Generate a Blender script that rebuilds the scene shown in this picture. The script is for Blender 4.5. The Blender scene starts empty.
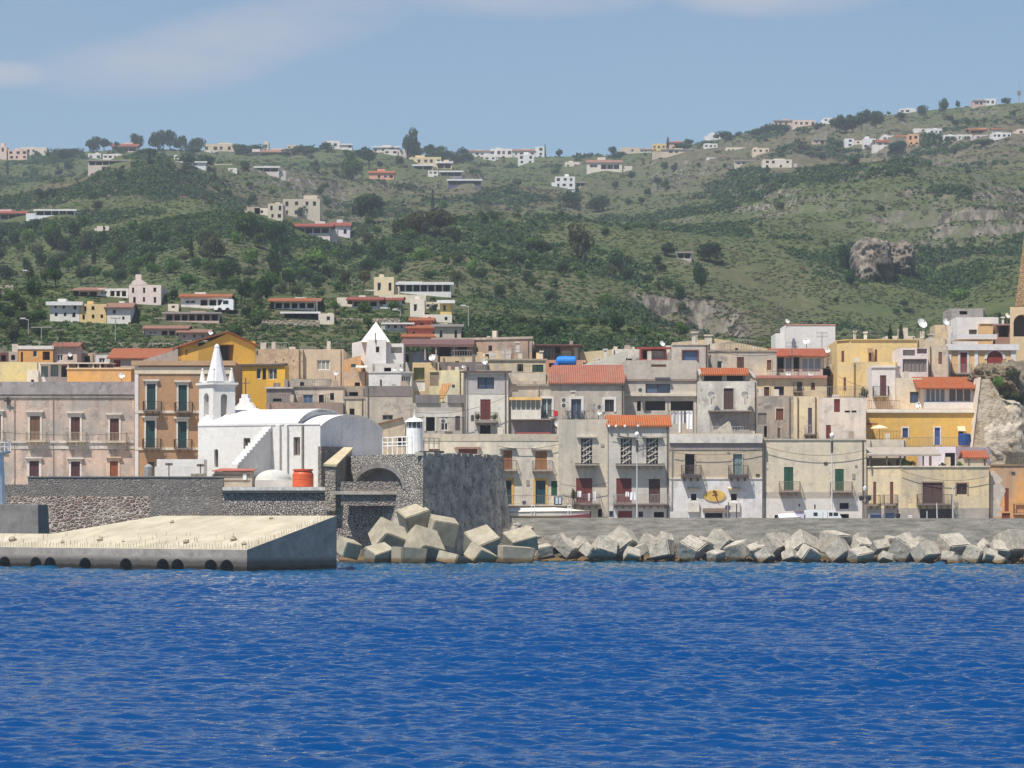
import bpy, math, random
import numpy as np
from mathutils import Vector, geometry
random.seed(7); RNG = np.random.default_rng(11)
SC = bpy.context.scene
COL = SC.collection
# lens of the photograph: 113.7 mm on a 36 mm sensor, eye 4.6 m above the sea, looking north along +Y
F = 3233.0; CH = 4.6; HY = 517.0
def X(px, D): return (px - 512.0) * D / F
def Z(py, D): return CH + (HY - py) * D / F
def C(r, g, b, k=1.0):
    def l(c):
        c /= 255.0
        return (c / 12.92 if c <= .04045 else ((c + .055) / 1.055) ** 2.4) * k
    return (l(r), l(g), l(b), 1.0)

# ------------------------------------------------------------------ objects
def tag(o, label=None, cat=None, group=None, kind=None):
    if label: o['label'] = label
    if cat: o['category'] = cat
    if group: o['group'] = group
    if kind: o['kind'] = kind
    return o
def thing(name, label, cat, loc=(0, 0, 0), group=None):
    o = bpy.data.objects.new(name, None); COL.objects.link(o)
    o.empty_display_size = .5
    o.location = loc
    return tag(o, label, cat, group)
def origin(o):
    v = Vector((0, 0, 0))
    while o is not None:
        v += Vector(o.location); o = o.parent
    return v
def copy_tree(o, parent=None):
    c = o.copy(); COL.objects.link(c)
    if parent is not None: c.parent = parent
    for ch in list(o.children): copy_tree(ch, c)
    return c

class MB:
    def __init__(self): self.v = []; self.f = []
    def add(self, pts, faces):
        b = len(self.v); self.v += [tuple(p) for p in pts]
        self.f += [tuple(i + b for i in f) for f in faces]; return self
    def poly(self, pts): return self.add(pts, [tuple(range(len(pts)))])
    def hexa(self, p):
        return self.add(p, [(0, 3, 2, 1), (4, 5, 6, 7), (0, 1, 5, 4), (1, 2, 6, 5), (2, 3, 7, 6), (3, 0, 4, 7)])
    def box(self, x0, x1, y0, y1, z0, z1):
        return self.hexa([(x0, y0, z0), (x1, y0, z0), (x1, y1, z0), (x0, y1, z0), (x0, y0, z1), (x1, y0, z1), (x1, y1, z1), (x0, y1, z1)])
    def fbox(self, fc, s0, s1, z0, z1, o0, o1):
        "box on a facade: s along it, z up, o outward"
        return self.hexa([fc.pt(s0, z0, o1), fc.pt(s1, z0, o1), fc.pt(s1, z0, o0), fc.pt(s0, z0, o0),
                          fc.pt(s0, z1, o1), fc.pt(s1, z1, o1), fc.pt(s1, z1, o0), fc.pt(s0, z1, o0)])
    def tube(self, p, q, r, n=6, r2=None):
        p = Vector(p); q = Vector(q); d = (q - p).normalized()
        a = d.orthogonal().normalized(); b = d.cross(a); r2 = r if r2 is None else r2
        pts = []
        for c, rr in ((p, r), (q, r2)):
            for i in range(n):
                t = 2 * math.pi * i / n; pts.append(c + (a * math.cos(t) + b * math.sin(t)) * rr)
        fs = [(i, (i + 1) % n, n + (i + 1) % n, n + i) for i in range(n)]
        fs += [tuple(range(n - 1, -1, -1)), tuple(range(n, 2 * n))]
        return self.add(pts, fs)
    def lathe(self, cx, cy, prof, n=16):
        pts = []; m = len(prof)
        for r, z in prof:
            for i in range(n):
                t = 2 * math.pi * i / n; pts.append((cx + r * math.cos(t), cy + r * math.sin(t), z))
        fs = [(k * n + i, k * n + (i + 1) % n, (k + 1) * n + (i + 1) % n, (k + 1) * n + i) for k in range(m - 1) for i in range(n)]
        fs += [tuple(range(n - 1, -1, -1)), tuple(range((m - 1) * n, m * n))]
        return self.add(pts, fs)
    def prism(self, poly, z0, z1):
        n = len(poly)
        pts = [(x, y, z0) for x, y in poly] + [(x, y, z1) for x, y in poly]
        fs = [(i, (i + 1) % n, n + (i + 1) % n, n + i) for i in range(n)] + [tuple(range(n - 1, -1, -1)), tuple(range(n, 2 * n))]
        return self.add(pts, fs)
    def build(self, name, mat, parent=None, smooth=False, loc=None, bevel=0):
        o0 = origin(parent) if parent is not None else Vector(loc or (0, 0, 0))
        me = bpy.data.meshes.new(name)
        me.from_pydata([(x - o0.x, y - o0.y, z - o0.z) for x, y, z in self.v], [], self.f)
        me.materials.append(mat)
        if smooth: me.polygons.foreach_set('use_smooth', [True] * len(me.polygons))
        me.update()
        o = bpy.data.objects.new(name, me); COL.objects.link(o)
        if parent is not None: o.parent = parent
        else: o.location = o0
        if bevel:
            m = o.modifiers.new('bevel', 'BEVEL'); m.width = bevel; m.segments = 2; m.limit_method = 'ANGLE'
        return o

class Face:
    def __init__(s, a, b):
        s.a = Vector((a[0], a[1])); s.b = Vector((b[0], b[1]))
        s.L = (s.b - s.a).length; s.t = (s.b - s.a) / s.L; s.n = Vector((s.t.y, -s.t.x))
    def pt(s, u, z, off=0):
        p = s.a + s.t * u + s.n * off; return (p.x, p.y, z)
    def s_at(s, px):
        k = (px - 512.0) / F
        return (k * s.a.y - s.a.x) / (s.t.x - k * s.t.y)
    def sz(s, px, py):
        u = s.s_at(px); return u, Z(py, s.a.y + u * s.t.y)
def facade(mb, fc, z0, z1, holes, rev, outer=None):
    "front wall with real openings; holes: list of (s0,s1,z0,z1) or polygons [(s,z)..]; rev: depth of each"
    polyish = outer is not None or any(len(h) != 4 or not isinstance(h[0], (int, float)) for h in holes)
    if not polyish:
        ss = sorted({0.0, fc.L, *[v for h in holes for v in (h[0], h[1])]}); zs = sorted({z0, z1, *[v for h in holes for v in (h[2], h[3])]})
        for i in range(len(ss) - 1):
            for j in range(len(zs) - 1):
                cs = (ss[i] + ss[i + 1]) / 2; cz = (zs[j] + zs[j + 1]) / 2
                if any(h[0] < cs < h[1] and h[2] < cz < h[3] for h in holes): continue
                mb.poly([fc.pt(ss[i], zs[j]), fc.pt(ss[i + 1], zs[j]), fc.pt(ss[i + 1], zs[j + 1]), fc.pt(ss[i], zs[j + 1])])
    else:
        out = outer or [(0, z0), (fc.L, z0), (fc.L, z1), (0, z1)]
        loops = [out] + [rect(h) for h in holes]
        tris = geometry.tessellate_polygon([[Vector((s, z, 0)) for s, z in lp] for lp in loops])
        flat = [p for lp in loops for p in lp]
        mb.add([fc.pt(s, z) for s, z in flat], [tuple(t) for t in tris])
    for h, r in zip(holes, rev):
        lp = rect(h); n = len(lp)
        mb.add([fc.pt(s, z) for s, z in lp] + [fc.pt(s, z, -r) for s, z in lp], [(i, (i + 1) % n, n + (i + 1) % n, n + i) for i in range(n)])
def rect(h):
    if len(h) == 4 and isinstance(h[0], (int, float)): return [(h[0], h[2]), (h[1], h[2]), (h[1], h[3]), (h[0], h[3])]
    return h
def arch(s0, s1, z0, z1, n=9, flat=1.0):
    r = (s1 - s0) / 2; c = (s0 + s1) / 2; rr = min(r * flat, z1 - z0)
    return [(s0, z0), (s1, z0)] + [(c + r * math.cos(math.pi * i / n), z1 - rr + rr * math.sin(math.pi * i / n)) for i in range(n + 1)]

# ------------------------------------------------------------------ materials
MATS = {}
def nmat(key):
    m = bpy.data.materials.new(key); m.use_nodes = True
    nt = m.node_tree; b = nt.nodes['Principled BSDF']
    b.inputs['Specular IOR Level'].default_value = .25
    return m, nt, b
def N(nt, t, **kw):
    n = nt.nodes.new(t)
    for k, v in kw.items():
        if k.startswith('i_'):
            n.inputs[int(k[2:]) if k[2:].isdigit() else k[2:].replace('_', ' ')].default_value = v
        else: setattr(n, k, v)
    return n
def mixc(nt, fac, a, b, mode='MIX'):
    m = nt.nodes.new('ShaderNodeMix'); m.data_type = 'RGBA'; m.blend_type = mode
    for sock, v in ((m.inputs[0], fac), (m.inputs[6], a), (m.inputs[7], b)):
        if hasattr(v, 'is_linked'): nt.links.new(v, sock)
        else: sock.default_value = v
    return m.outputs[2]
def ramp(nt, src, p0, p1, v0=0.0, v1=1.0):
    n = nt.nodes.new('ShaderNodeMapRange'); n.inputs[1].default_value = p0; n.inputs[2].default_value = p1
    n.inputs[3].default_value = v0; n.inputs[4].default_value = v1; nt.links.new(src, n.inputs[0]); return n.outputs[0]
def pos(nt, scale=(1, 1, 1)):
    g = nt.nodes.new('ShaderNodeNewGeometry')
    if scale == (1, 1, 1): return g.outputs['Position']
    m = N(nt, 'ShaderNodeVectorMath', operation='MULTIPLY'); m.inputs[1].default_value = scale
    nt.links.new(g.outputs['Position'], m.inputs[0]); return m.outputs[0]
def noise(nt, vec, scale, detail=4, rough=.55, dist=0):
    n = N(nt, 'ShaderNodeTexNoise'); n.inputs['Scale'].default_value = scale; n.inputs['Detail'].default_value = detail
    n.inputs['Roughness'].default_value = rough; n.inputs['Distortion'].default_value = dist
    nt.links.new(vec, n.inputs['Vector']); return n.outputs['Fac']
def bump(nt, b, h, dist, strength=1.0):
    n = N(nt, 'ShaderNodeBump'); n.inputs['Distance'].default_value = dist; n.inputs['Strength'].default_value = strength
    nt.links.new(h, n.inputs['Height']); nt.links.new(n.outputs[0], b.inputs['Normal'])
def dim(c, k): return (c[0] * k, c[1] * k, c[2] * k, 1)
def plaster(rgb, wear=.4):
    key = 'plaster_%d_%d_%d_%d' % (*rgb, int(wear * 100))
    if key in MATS: return MATS[key]
    m, nt, b = nmat(key); c = C(*rgb); k_ = min(1.22, .78 / max(c[:3])); c = (c[0] * k_, c[1] * k_, c[2] * k_ * 1.05, 1); p = pos(nt)
    off = N(nt, 'ShaderNodeVectorMath', operation='ADD'); off.inputs[1].default_value = (rgb[0] * .37, rgb[1] * .71, rgb[2] * .13)
    nt.links.new(p, off.inputs[0]); p = off.outputs[0]
    st = N(nt, 'ShaderNodeVectorMath', operation='MULTIPLY'); st.inputs[1].default_value = (1.3, 1.3, .13); nt.links.new(p, st.inputs[0])
    grey = sum(c[:3]) / 3
    stain = (c[0] * .35 + grey * .22, c[1] * .33 + grey * .2, c[2] * .32 + grey * .19, 1)
    bare = (grey * .62 + .03, grey * .59 + .025, grey * .54 + .02, 1)
    n1 = noise(nt, p, .35, 6, .6); n2 = noise(nt, st.outputs[0], 1.0, 5, .6); n3 = noise(nt, p, 2.3, 5, .65); n4 = noise(nt, p, .8, 6, .7)
    col = mixc(nt, ramp(nt, n3, .3, .7, 0, .42), c, dim(c, .66))
    col = mixc(nt, ramp(nt, n1, .38, .60, 0, 1.1 * wear), col, bare)
    col = mixc(nt, ramp(nt, n2, .49, .68, 0, 1.15 * wear), col, stain)
    col = mixc(nt, ramp(nt, n4, .56, .62, 0, 1.1 * wear), col, dim(bare, .72)); n5 = noise(nt, p, 1.5, 6, .75); col = mixc(nt, ramp(nt, n5, .57, .66, 0, .9 * wear), col, (c[0] * 1.18, c[1] * 1.17, c[2] * 1.15, 1))
    nt.links.new(col, b.inputs['Base Color']); b.inputs['Roughness'].default_value = .92
    bump(nt, b, n3, .05, .6); MATS[key] = m; return m
def paint(rgb, rough=.6, var=.15, metal=0.0):
    key = 'paint_%d_%d_%d_%d' % (*rgb, int(rough * 100))
    if key in MATS: return MATS[key]
    m, nt, b = nmat(key); c = C(*rgb); n1 = noise(nt, pos(nt), 1.7, 4)
    nt.links.new(mixc(nt, ramp(nt, n1, .35, .7, 0, 1), c, dim(c, 1 - var * 1.6)), b.inputs['Base Color'])
    b.inputs['Roughness'].default_value = rough; b.inputs['Metallic'].default_value = metal; MATS[key] = m; return m
def slats(rgb, pitch=.12):
    key = 'slats_%d_%d_%d' % rgb
    if key in MATS: return MATS[key]
    m, nt, b = nmat(key); c = C(*rgb)
    w = N(nt, 'ShaderNodeTexWave', bands_direction='Z'); w.inputs['Scale'].default_value = .314 / pitch; nt.links.new(pos(nt), w.inputs['Vector'])
    n1 = noise(nt, pos(nt), 1.1, 4)
    col = mixc(nt, ramp(nt, w.outputs['Fac'], .1, .9, 0, .45), c, dim(c, .45)); col = mixc(nt, ramp(nt, n1, .35, .7, 0, .5), col, dim(c, .65))
    nt.links.new(col, b.inputs['Base Color']); b.inputs['Roughness'].default_value = .7; bump(nt, b, w.outputs['Fac'], .02); MATS[key] = m; return m
def tiles(rgb):
    key = 'tiles_%d_%d_%d' % rgb
    if key in MATS: return MATS[key]
    m, nt, b = nmat(key); c = C(*rgb, .6)
    w = N(nt, 'ShaderNodeTexWave', bands_direction='X'); w.inputs['Scale'].default_value = 1.25; w.inputs['Distortion'].default_value = .6; nt.links.new(pos(nt), w.inputs['Vector'])
    w2 = N(nt, 'ShaderNodeTexWave', bands_direction='Y'); w2.inputs['Scale'].default_value = .9; nt.links.new(pos(nt), w2.inputs['Vector'])
    v = N(nt, 'ShaderNodeTexVoronoi'); v.inputs['Scale'].default_value = 3.2; nt.links.new(pos(nt), v.inputs['Vector'])
    n1 = noise(nt, pos(nt), .9, 5, .65)
    sep = N(nt, 'ShaderNodeSeparateColor'); nt.links.new(v.outputs['Color'], sep.inputs[0])
    col = mixc(nt, ramp(nt, sep.outputs[0], 0, 1, 0, .6), c, (c[0] * .62, c[1] * .6, c[2] * .6, 1))
    col = mixc(nt, ramp(nt, n1, .42, .66, 0, .75), col, (c[0] * .6 + .06, c[1] * .8 + .07, c[2] * .9 + .05, 1))
    col = mixc(nt, ramp(nt, w.outputs['Fac'], .0, .5, .55, 0), col, dim(c, .4))
    nt.links.new(col, b.inputs['Base Color']); b.inputs['Roughness'].default_value = .85; bump(nt, b, w.outputs['Fac'], .06); MATS[key] = m; return m
def rubble(key, stone, stone2, mortar, scale=2.2, edge=.09, squash=1.3):
    if key in MATS: return MATS[key]
    m, nt, b = nmat(key); p = pos(nt, (1, 1, squash))
    dn = N(nt, 'ShaderNodeTexNoise'); dn.inputs['Scale'].default_value = 1.5; nt.links.new(p, dn.inputs['Vector'])
    ds = N(nt, 'ShaderNodeVectorMath', operation='MULTIPLY_ADD'); ds.inputs[1].default_value = (.35, .35, .35); nt.links.new(dn.outputs['Color'], ds.inputs[0]); nt.links.new(p, ds.inputs[2])
    v = N(nt, 'ShaderNodeTexVoronoi'); v.inputs['Scale'].default_value = scale; nt.links.new(ds.outputs[0], v.inputs['Vector'])
    e = N(nt, 'ShaderNodeTexVoronoi', feature='DISTANCE_TO_EDGE'); e.inputs['Scale'].default_value = scale; nt.links.new(ds.outputs[0], e.inputs['Vector'])
    sep = N(nt, 'ShaderNodeSeparateColor'); nt.links.new(v.outputs['Color'], sep.inputs[0])
    n1 = noise(nt, p, .35, 5, .6); n2 = noise(nt, p, 6, 4)
    stone = tuple(v * 1.13 for v in stone); stone2 = tuple(v * 1.13 for v in stone2); col = mixc(nt, sep.outputs[0], C(*stone), C(*stone2)); col = mixc(nt, ramp(nt, n2, .3, .7, 0, .5), col, dim(C(*stone), .6))
    col = mixc(nt, ramp(nt, e.outputs['Distance'], edge * .4, edge, 1, 0), col, C(*mortar)); col = mixc(nt, ramp(nt, n1, .5, .75, 0, .55), col, C(*mortar))
    nt.links.new(col, b.inputs['Base Color']); b.inputs['Roughness'].default_value = .95; bump(nt, b, ramp(nt, e.outputs['Distance'], 0, .2), .12); MATS[key] = m; return m
def concrete(key, rgb, rgb2, pit=.25, scale=.8, algae=0, horiz=False, psc=7):
    if key in MATS: return MATS[key]
    m, nt, b = nmat(key); p = pos(nt, (1, 1, 6) if horiz else (1, 1, 1))
    n1 = noise(nt, p, scale, 7, .65); n2 = noise(nt, pos(nt), psc, 5, .7); n3 = noise(nt, p, scale * .3, 4)
    col = mixc(nt, ramp(nt, n1, .35, .7), C(*rgb), C(*rgb2)); col = mixc(nt, ramp(nt, n2, .55, .72, 0, pit * 2), col, dim(C(*rgb2), .45)); col = mixc(nt, ramp(nt, n3, .5, .75, 0, .4), col, dim(C(*rgb2), .8))
    if algae:
        s = N(nt, 'ShaderNodeSeparateXYZ'); nt.links.new(pos(nt), s.inputs[0])
        a = N(nt, 'ShaderNodeMath', operation='MULTIPLY_ADD'); a.inputs[1].default_value = .7; nt.links.new(n1, a.inputs[0]); nt.links.new(s.outputs[2], a.inputs[2])
        col = mixc(nt, ramp(nt, a.outputs[0], .75 * algae, 1.05 * algae, .9, 0), col, C(112, 88, 52) if algae < 1.2 else C(74, 70, 66)); col = mixc(nt, ramp(nt, a.outputs[0], .45 * algae, .62 * algae, .95, 0), col, C(38, 33, 26))
    nt.links.new(col, b.inputs['Base Color']); b.inputs['Roughness'].default_value = .93
    bump(nt, b, n2, .06, .8); MATS[key] = m; return m
def glass(rgb=(26, 32, 42)):
    key = 'glass_%d_%d_%d' % rgb
    if key in MATS: return MATS[key]
    m, nt, b = nmat(key); b.inputs['Base Color'].default_value = C(*rgb); b.inputs['Roughness'].default_value = .12; b.inputs['Specular IOR Level'].default_value = .5; MATS[key] = m; return m
WHITE = (232, 230, 224)
# ------------------------------------------------------------------ houses
def town_z(D):
    return 3.35 + max(0, min(D, 430) - 384) * .49
XR = random.Random(17)
class House: pass
def building(label, pts, top, rgb, wins=(), depth=9.0, wear=.4, base=None, cap=None, bands=(), pil=(), roof=None, name='house', cat='house', group=None, mat=None, peak=None, ztop=None, skew=0.0):
    P = [(X(px, D), D) for px, D in pts]
    faces = [Face(P[i], P[i + 1]) for i in range(len(P) - 1)]
    z1 = Z(top, pts[0][1]) if ztop is None else ztop
    z0 = base if base is not None else town_z(min(D for _, D in pts)) - 1.5
    cx = (P[0][0] + P[-1][0]) / 2; cy = min(p[1] for p in P) + depth / 2
    root = thing(name, label, cat, (cx, cy, z0), group)
    h = House(); h.root = root; h.faces = faces; h.z1 = z1; h.z0 = z0; h.pts = pts; h.P = P; h.depth = depth; h.rgb = rgb
    wm = mat or plaster(rgb, wear); h.wm = wm
    if wear >= .34 and name == 'house' and min(D for _, D in pts) > 364 and peak is None:
        wins = list(wins); fc = max(faces, key=lambda f: f.L); s = XR.uniform(.9, 1.8)
        while s < fc.L - .9:
            for r in (0, 1):
                zc = z1 - 1.7 - 2.9 * r + XR.uniform(-.25, .25); p = fc.pt(s, zc); px = 512 + p[0] / p[1] * F; py = HY - (zc - CH) * F / p[1]; hw, hh = XR.choice(((2.6, 4.5), (3.2, 5.5), (3.8, 9), (3, 3.4)))
                if XR.random() < .42 and all(px + hw + 4 < w[0] or px - hw - 4 > w[2] or py + hh + 4 < w[1] or py - hh - 5 > w[3] for w in wins) and not any(b[1] + 2 > py - hh and b[0] - 2 < py + hh for b in bands):
                    st = XR.choice('ssgdx'); wins.append((px - hw, py - hh, px + hw, py + hh, st, XR.choice(((104, 62, 50), (70, 84, 72), (120, 92, 72))) if st == 's' else None, dict(b=1, bd=.6, rail=(96, 90, 84)) if hh > 8 else dict(sur=tuple(min(240, v + 14) for v in rgb), st=.1) if XR.random() < .5 else dict()))
            s += XR.uniform(2.3, 4.0)
    holes = [[] for _ in faces]; revs = [[] for _ in faces]; todo = []
    for w in wins:
        o = w[6] if len(w) > 6 else {}
        xc = (w[0] + w[2]) / 2
        k = 0
        for i in range(len(faces)):
            if pts[i][0] <= xc <= pts[i + 1][0]: k = i
        fc = faces[k]
        s0, _ = fc.sz(w[0], 0); s1, _ = fc.sz(w[2], 0); sc, zt = fc.sz(xc, w[1]); _, zb = fc.sz(xc, w[3])
        s0 = max(s0, .04); s1 = min(s1, fc.L - .04); zt = min(zt, z1 - .05) if peak is None else zt
        st = w[4]
        if s1 - s0 < .1 or zt - zb < .1: continue
        d = o.get('depth', {'g': .22, 's': .1, 'o': .18, 'd': 1.6, 'x': .2, 'l': 2.2}.get(st, .2))
        hl = arch(s0, s1, zb, zt, flat=o.get('flat', 1.0)) if o.get('arch') else (s0, s1, zb, zt)
        holes[k].append(hl); revs[k].append(d); todo.append((fc, s0, s1, zb, zt, st, w[5] if len(w) > 5 else None, o, hl, d))
    mb = MB()
    for i, fc in enumerate(faces):
        outer = None
        if peak and peak[0] == i:
            sp, zp = fc.sz(peak[1], peak[2])
            zl = Z(peak[3], pts[i][1]) if len(peak) > 3 else z1
            zr = Z(peak[4], pts[i + 1][1]) if len(peak) > 4 else z1
            outer = [(0, z0), (fc.L, z0), (fc.L, zr), (sp, zp), (0, zl)]
        facade(mb, fc, z0, z1, holes[i], revs[i], outer)
    # sides, back and flat top
    back = [(P[-1][0] + skew * depth, P[-1][1] + depth), (P[0][0] + skew * depth, P[0][1] + depth)]
    loop = P + back; n = len(loop)
    for i in range(len(faces), n):
        a = loop[i]; b = loop[(i + 1) % n]
        mb.poly([(a[0], a[1], z0), (b[0], b[1], z0), (b[0], b[1], z1), (a[0], a[1], z1)])
    tz = z1 - (.35 if roof is None else .02)
    mb.poly([(x, y, tz) for x, y in loop])
    h.wall = mb.build('wall', wm, root)
    for t in todo: window(h, *t)
    if cap:
        d, ov, crgb = cap[0], cap[1], cap[2]; mc = MB()
        for i, fc in enumerate(faces):
            hh = d * fc.a.y / F
            mc.fbox(fc, -ov if i == 0 else 0, fc.L + (ov if i == len(faces) - 1 else 0), z1 - hh, z1 + .03, -.25, ov)
        mc.build('cornice', plaster(crgb, wear), root)
    for y0, y1, brgb, pr in bands:
        mc = MB()
        for fc in faces:
            za, zb_ = Z(y1, fc.a.y), Z(y0, fc.a.y); hs = [q[3] for q in [(0, 0, 0, (t[1], t[2], t[3], t[4])) for t in todo if t[0] is fc and t[3] < zb_ and t[4] > za]]
            ss = sorted({.012, fc.L - .012, *[v for q in hs for v in q[:2]]}); zz = sorted({za, zb_, *[v for q in hs for v in q[2:] if za < v < zb_]})
            for i in range(len(ss) - 1):
                for j in range(len(zz) - 1):
                    cs, cz = (ss[i] + ss[i + 1]) / 2, (zz[j] + zz[j + 1]) / 2
                    if not any(q[0] < cs < q[1] and q[2] < cz < q[3] for q in hs): mc.fbox(fc, ss[i], ss[i + 1], zz[j], zz[j + 1], -.05, pr)
        mc.build('moulding_or_shade', plaster(brgb, wear), root)
    for x0, x1, prgb in pil:
        fc = next((f for i, f in enumerate(faces) if pts[i][0] - 1 <= (x0 + x1) / 2 <= pts[i + 1][0] + 1), faces[0])
        mc = MB(); mc.fbox(fc, fc.s_at(x0), fc.s_at(x1), z0, z1 - .02, -.05, .09); mc.build('pilaster', plaster(prgb, wear * .7), root)
    if roof: tile_roof(h, **roof)
    if wear >= .28 and name in ('house', 'roof_room') and peak is None:
        fc = max(faces, key=lambda f: f.L)
        for s in (XR.uniform(.15, .5), fc.L - XR.uniform(.15, .5)):
            if XR.random() < .6 and fc.L > 2 and not any(t[0] is fc and t[1] - .3 < s < t[2] + .3 for t in todo):
                mc = MB(); mc.fbox(fc, s - .05, s + .05, z0, z1 - .1, -.01, .13); mc.build('drainpipe', paint(XR.choice(((110, 98, 88), (150, 142, 132), (88, 70, 60)))), root)
        for k in range(int(fc.L / 3.5)):
            s = XR.uniform(.4, fc.L - .4); z = XR.uniform(max(z0 + 2, z1 - 7), z1 - .6)
            if any(t[0] is fc and t[1] - .5 < s < t[2] + .5 and t[3] - .5 < z < t[4] + .6 for t in todo): continue
            mc = MB(); a, b_ = XR.choice(((.12, .12), (.2, .14), (.16, .3))); mc.fbox(fc, s - a, s + a, z - b_, z + b_, -.02, .06); mc.build('vent_grille', paint(XR.choice(((84, 76, 70), (160, 150, 138), (60, 54, 52)))), root)
        if roof is None and XR.random() < .32 and fc.L > 4:
            a = XR.uniform(.1, fc.L * .3); b_ = XR.uniform(fc.L * .6, fc.L - .1); railing_mb(fc, a, b_, z1, XR.uniform(.7, 1.0), -.2, -.15, .3, .018, sides=False).build('roof_railing', paint(XR.choice(((120, 112, 106), (90, 84, 80), (190, 186, 178)))), root)
        if roof is None:
            for k in range(XR.choice((0, 1, 1, 2, 3))):
                s = XR.uniform(.5, max(.6, fc.L - .6)); e = XR.uniform(.2, .4); o_ = XR.uniform(-3, -.6); hh = XR.uniform(.35, 1.15); mc = MB(); mc.fbox(fc, s - e, s + e, z1 - .4, z1 + hh, o_ - e, o_ + e); mc.build('chimney', plaster(XR.choice((rgb, (206, 192, 168), (168, 148, 128))), .5), root)
    return h
def tile_roof(h, ridge, rgb=(222, 120, 70), run=4.0, over=.35, face=0, eave=None, x0=None, x1=None, gable=None, name='roof'):
    fc = h.faces[face]; z = h.z1 if eave is None else Z(eave, fc.a.y)
    s0 = -over if x0 is None else fc.s_at(x0); s1 = fc.L + over if x1 is None else fc.s_at(x1)
    zr = z + (gable if gable is not None else max(.3, (Z(ridge, fc.a.y + run) - z)))
    m = MB(); th = .16
    sl = (zr - z) / run
    a = [fc.pt(s0, z - over * sl, over), fc.pt(s1, z - over * sl, over), fc.pt(s1, zr, -run), fc.pt(s0, zr, -run)]
    b = [(p[0], p[1], p[2] + th) for p in a]; m.hexa(a + b)
    a = [fc.pt(s0, zr, -run), fc.pt(s1, zr, -run), fc.pt(s1, z - over * sl, -2 * run - over), fc.pt(s0, z - over * sl, -2 * run - over)]
    b = [(p[0], p[1], p[2] + th) for p in a]; m.hexa(a + b)
    r = m.build(name, tiles(rgb), h.root)
    g = MB()
    for s in (max(s0, 0) + .05, min(s1, fc.L) - .05):
        g.add([fc.pt(s, z - .1, 0), fc.pt(s, z - .1, -2 * run), fc.pt(s, zr - .02, -run), fc.pt(s + .04, z - .1, 0), fc.pt(s + .04, z - .1, -2 * run), fc.pt(s + .04, zr - .02, -run)], [(0, 1, 2), (3, 5, 4), (0, 2, 5, 3), (1, 4, 5, 2)])
    g.build('gable', h.wm, h.root)
    return r
def railing_mb(fc, s0, s1, z, hgt, off0, off1, step=.14, bar=.018, sides=True):
    m = MB()
    def run(p, q):
        p = Vector(p); q = Vector(q); L = (q - p).length; n = max(2, int(L / step))
        for k in (0, 1):
            zz = z + (hgt if k else .08); m.tube((p.x, p.y, zz), (q.x, q.y, zz), .03, 4)
        for i in range(n + 1):
            c = p.lerp(q, i / n); m.tube((c.x, c.y, z), (c.x, c.y, z + hgt), bar, 3)
    a0 = fc.pt(s0, z, off1); a1 = fc.pt(s1, z, off1); run(a0, a1)
    if sides: run(fc.pt(s0, z, off0), a0); run(a1, fc.pt(s1, z, off0))
    return m
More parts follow.
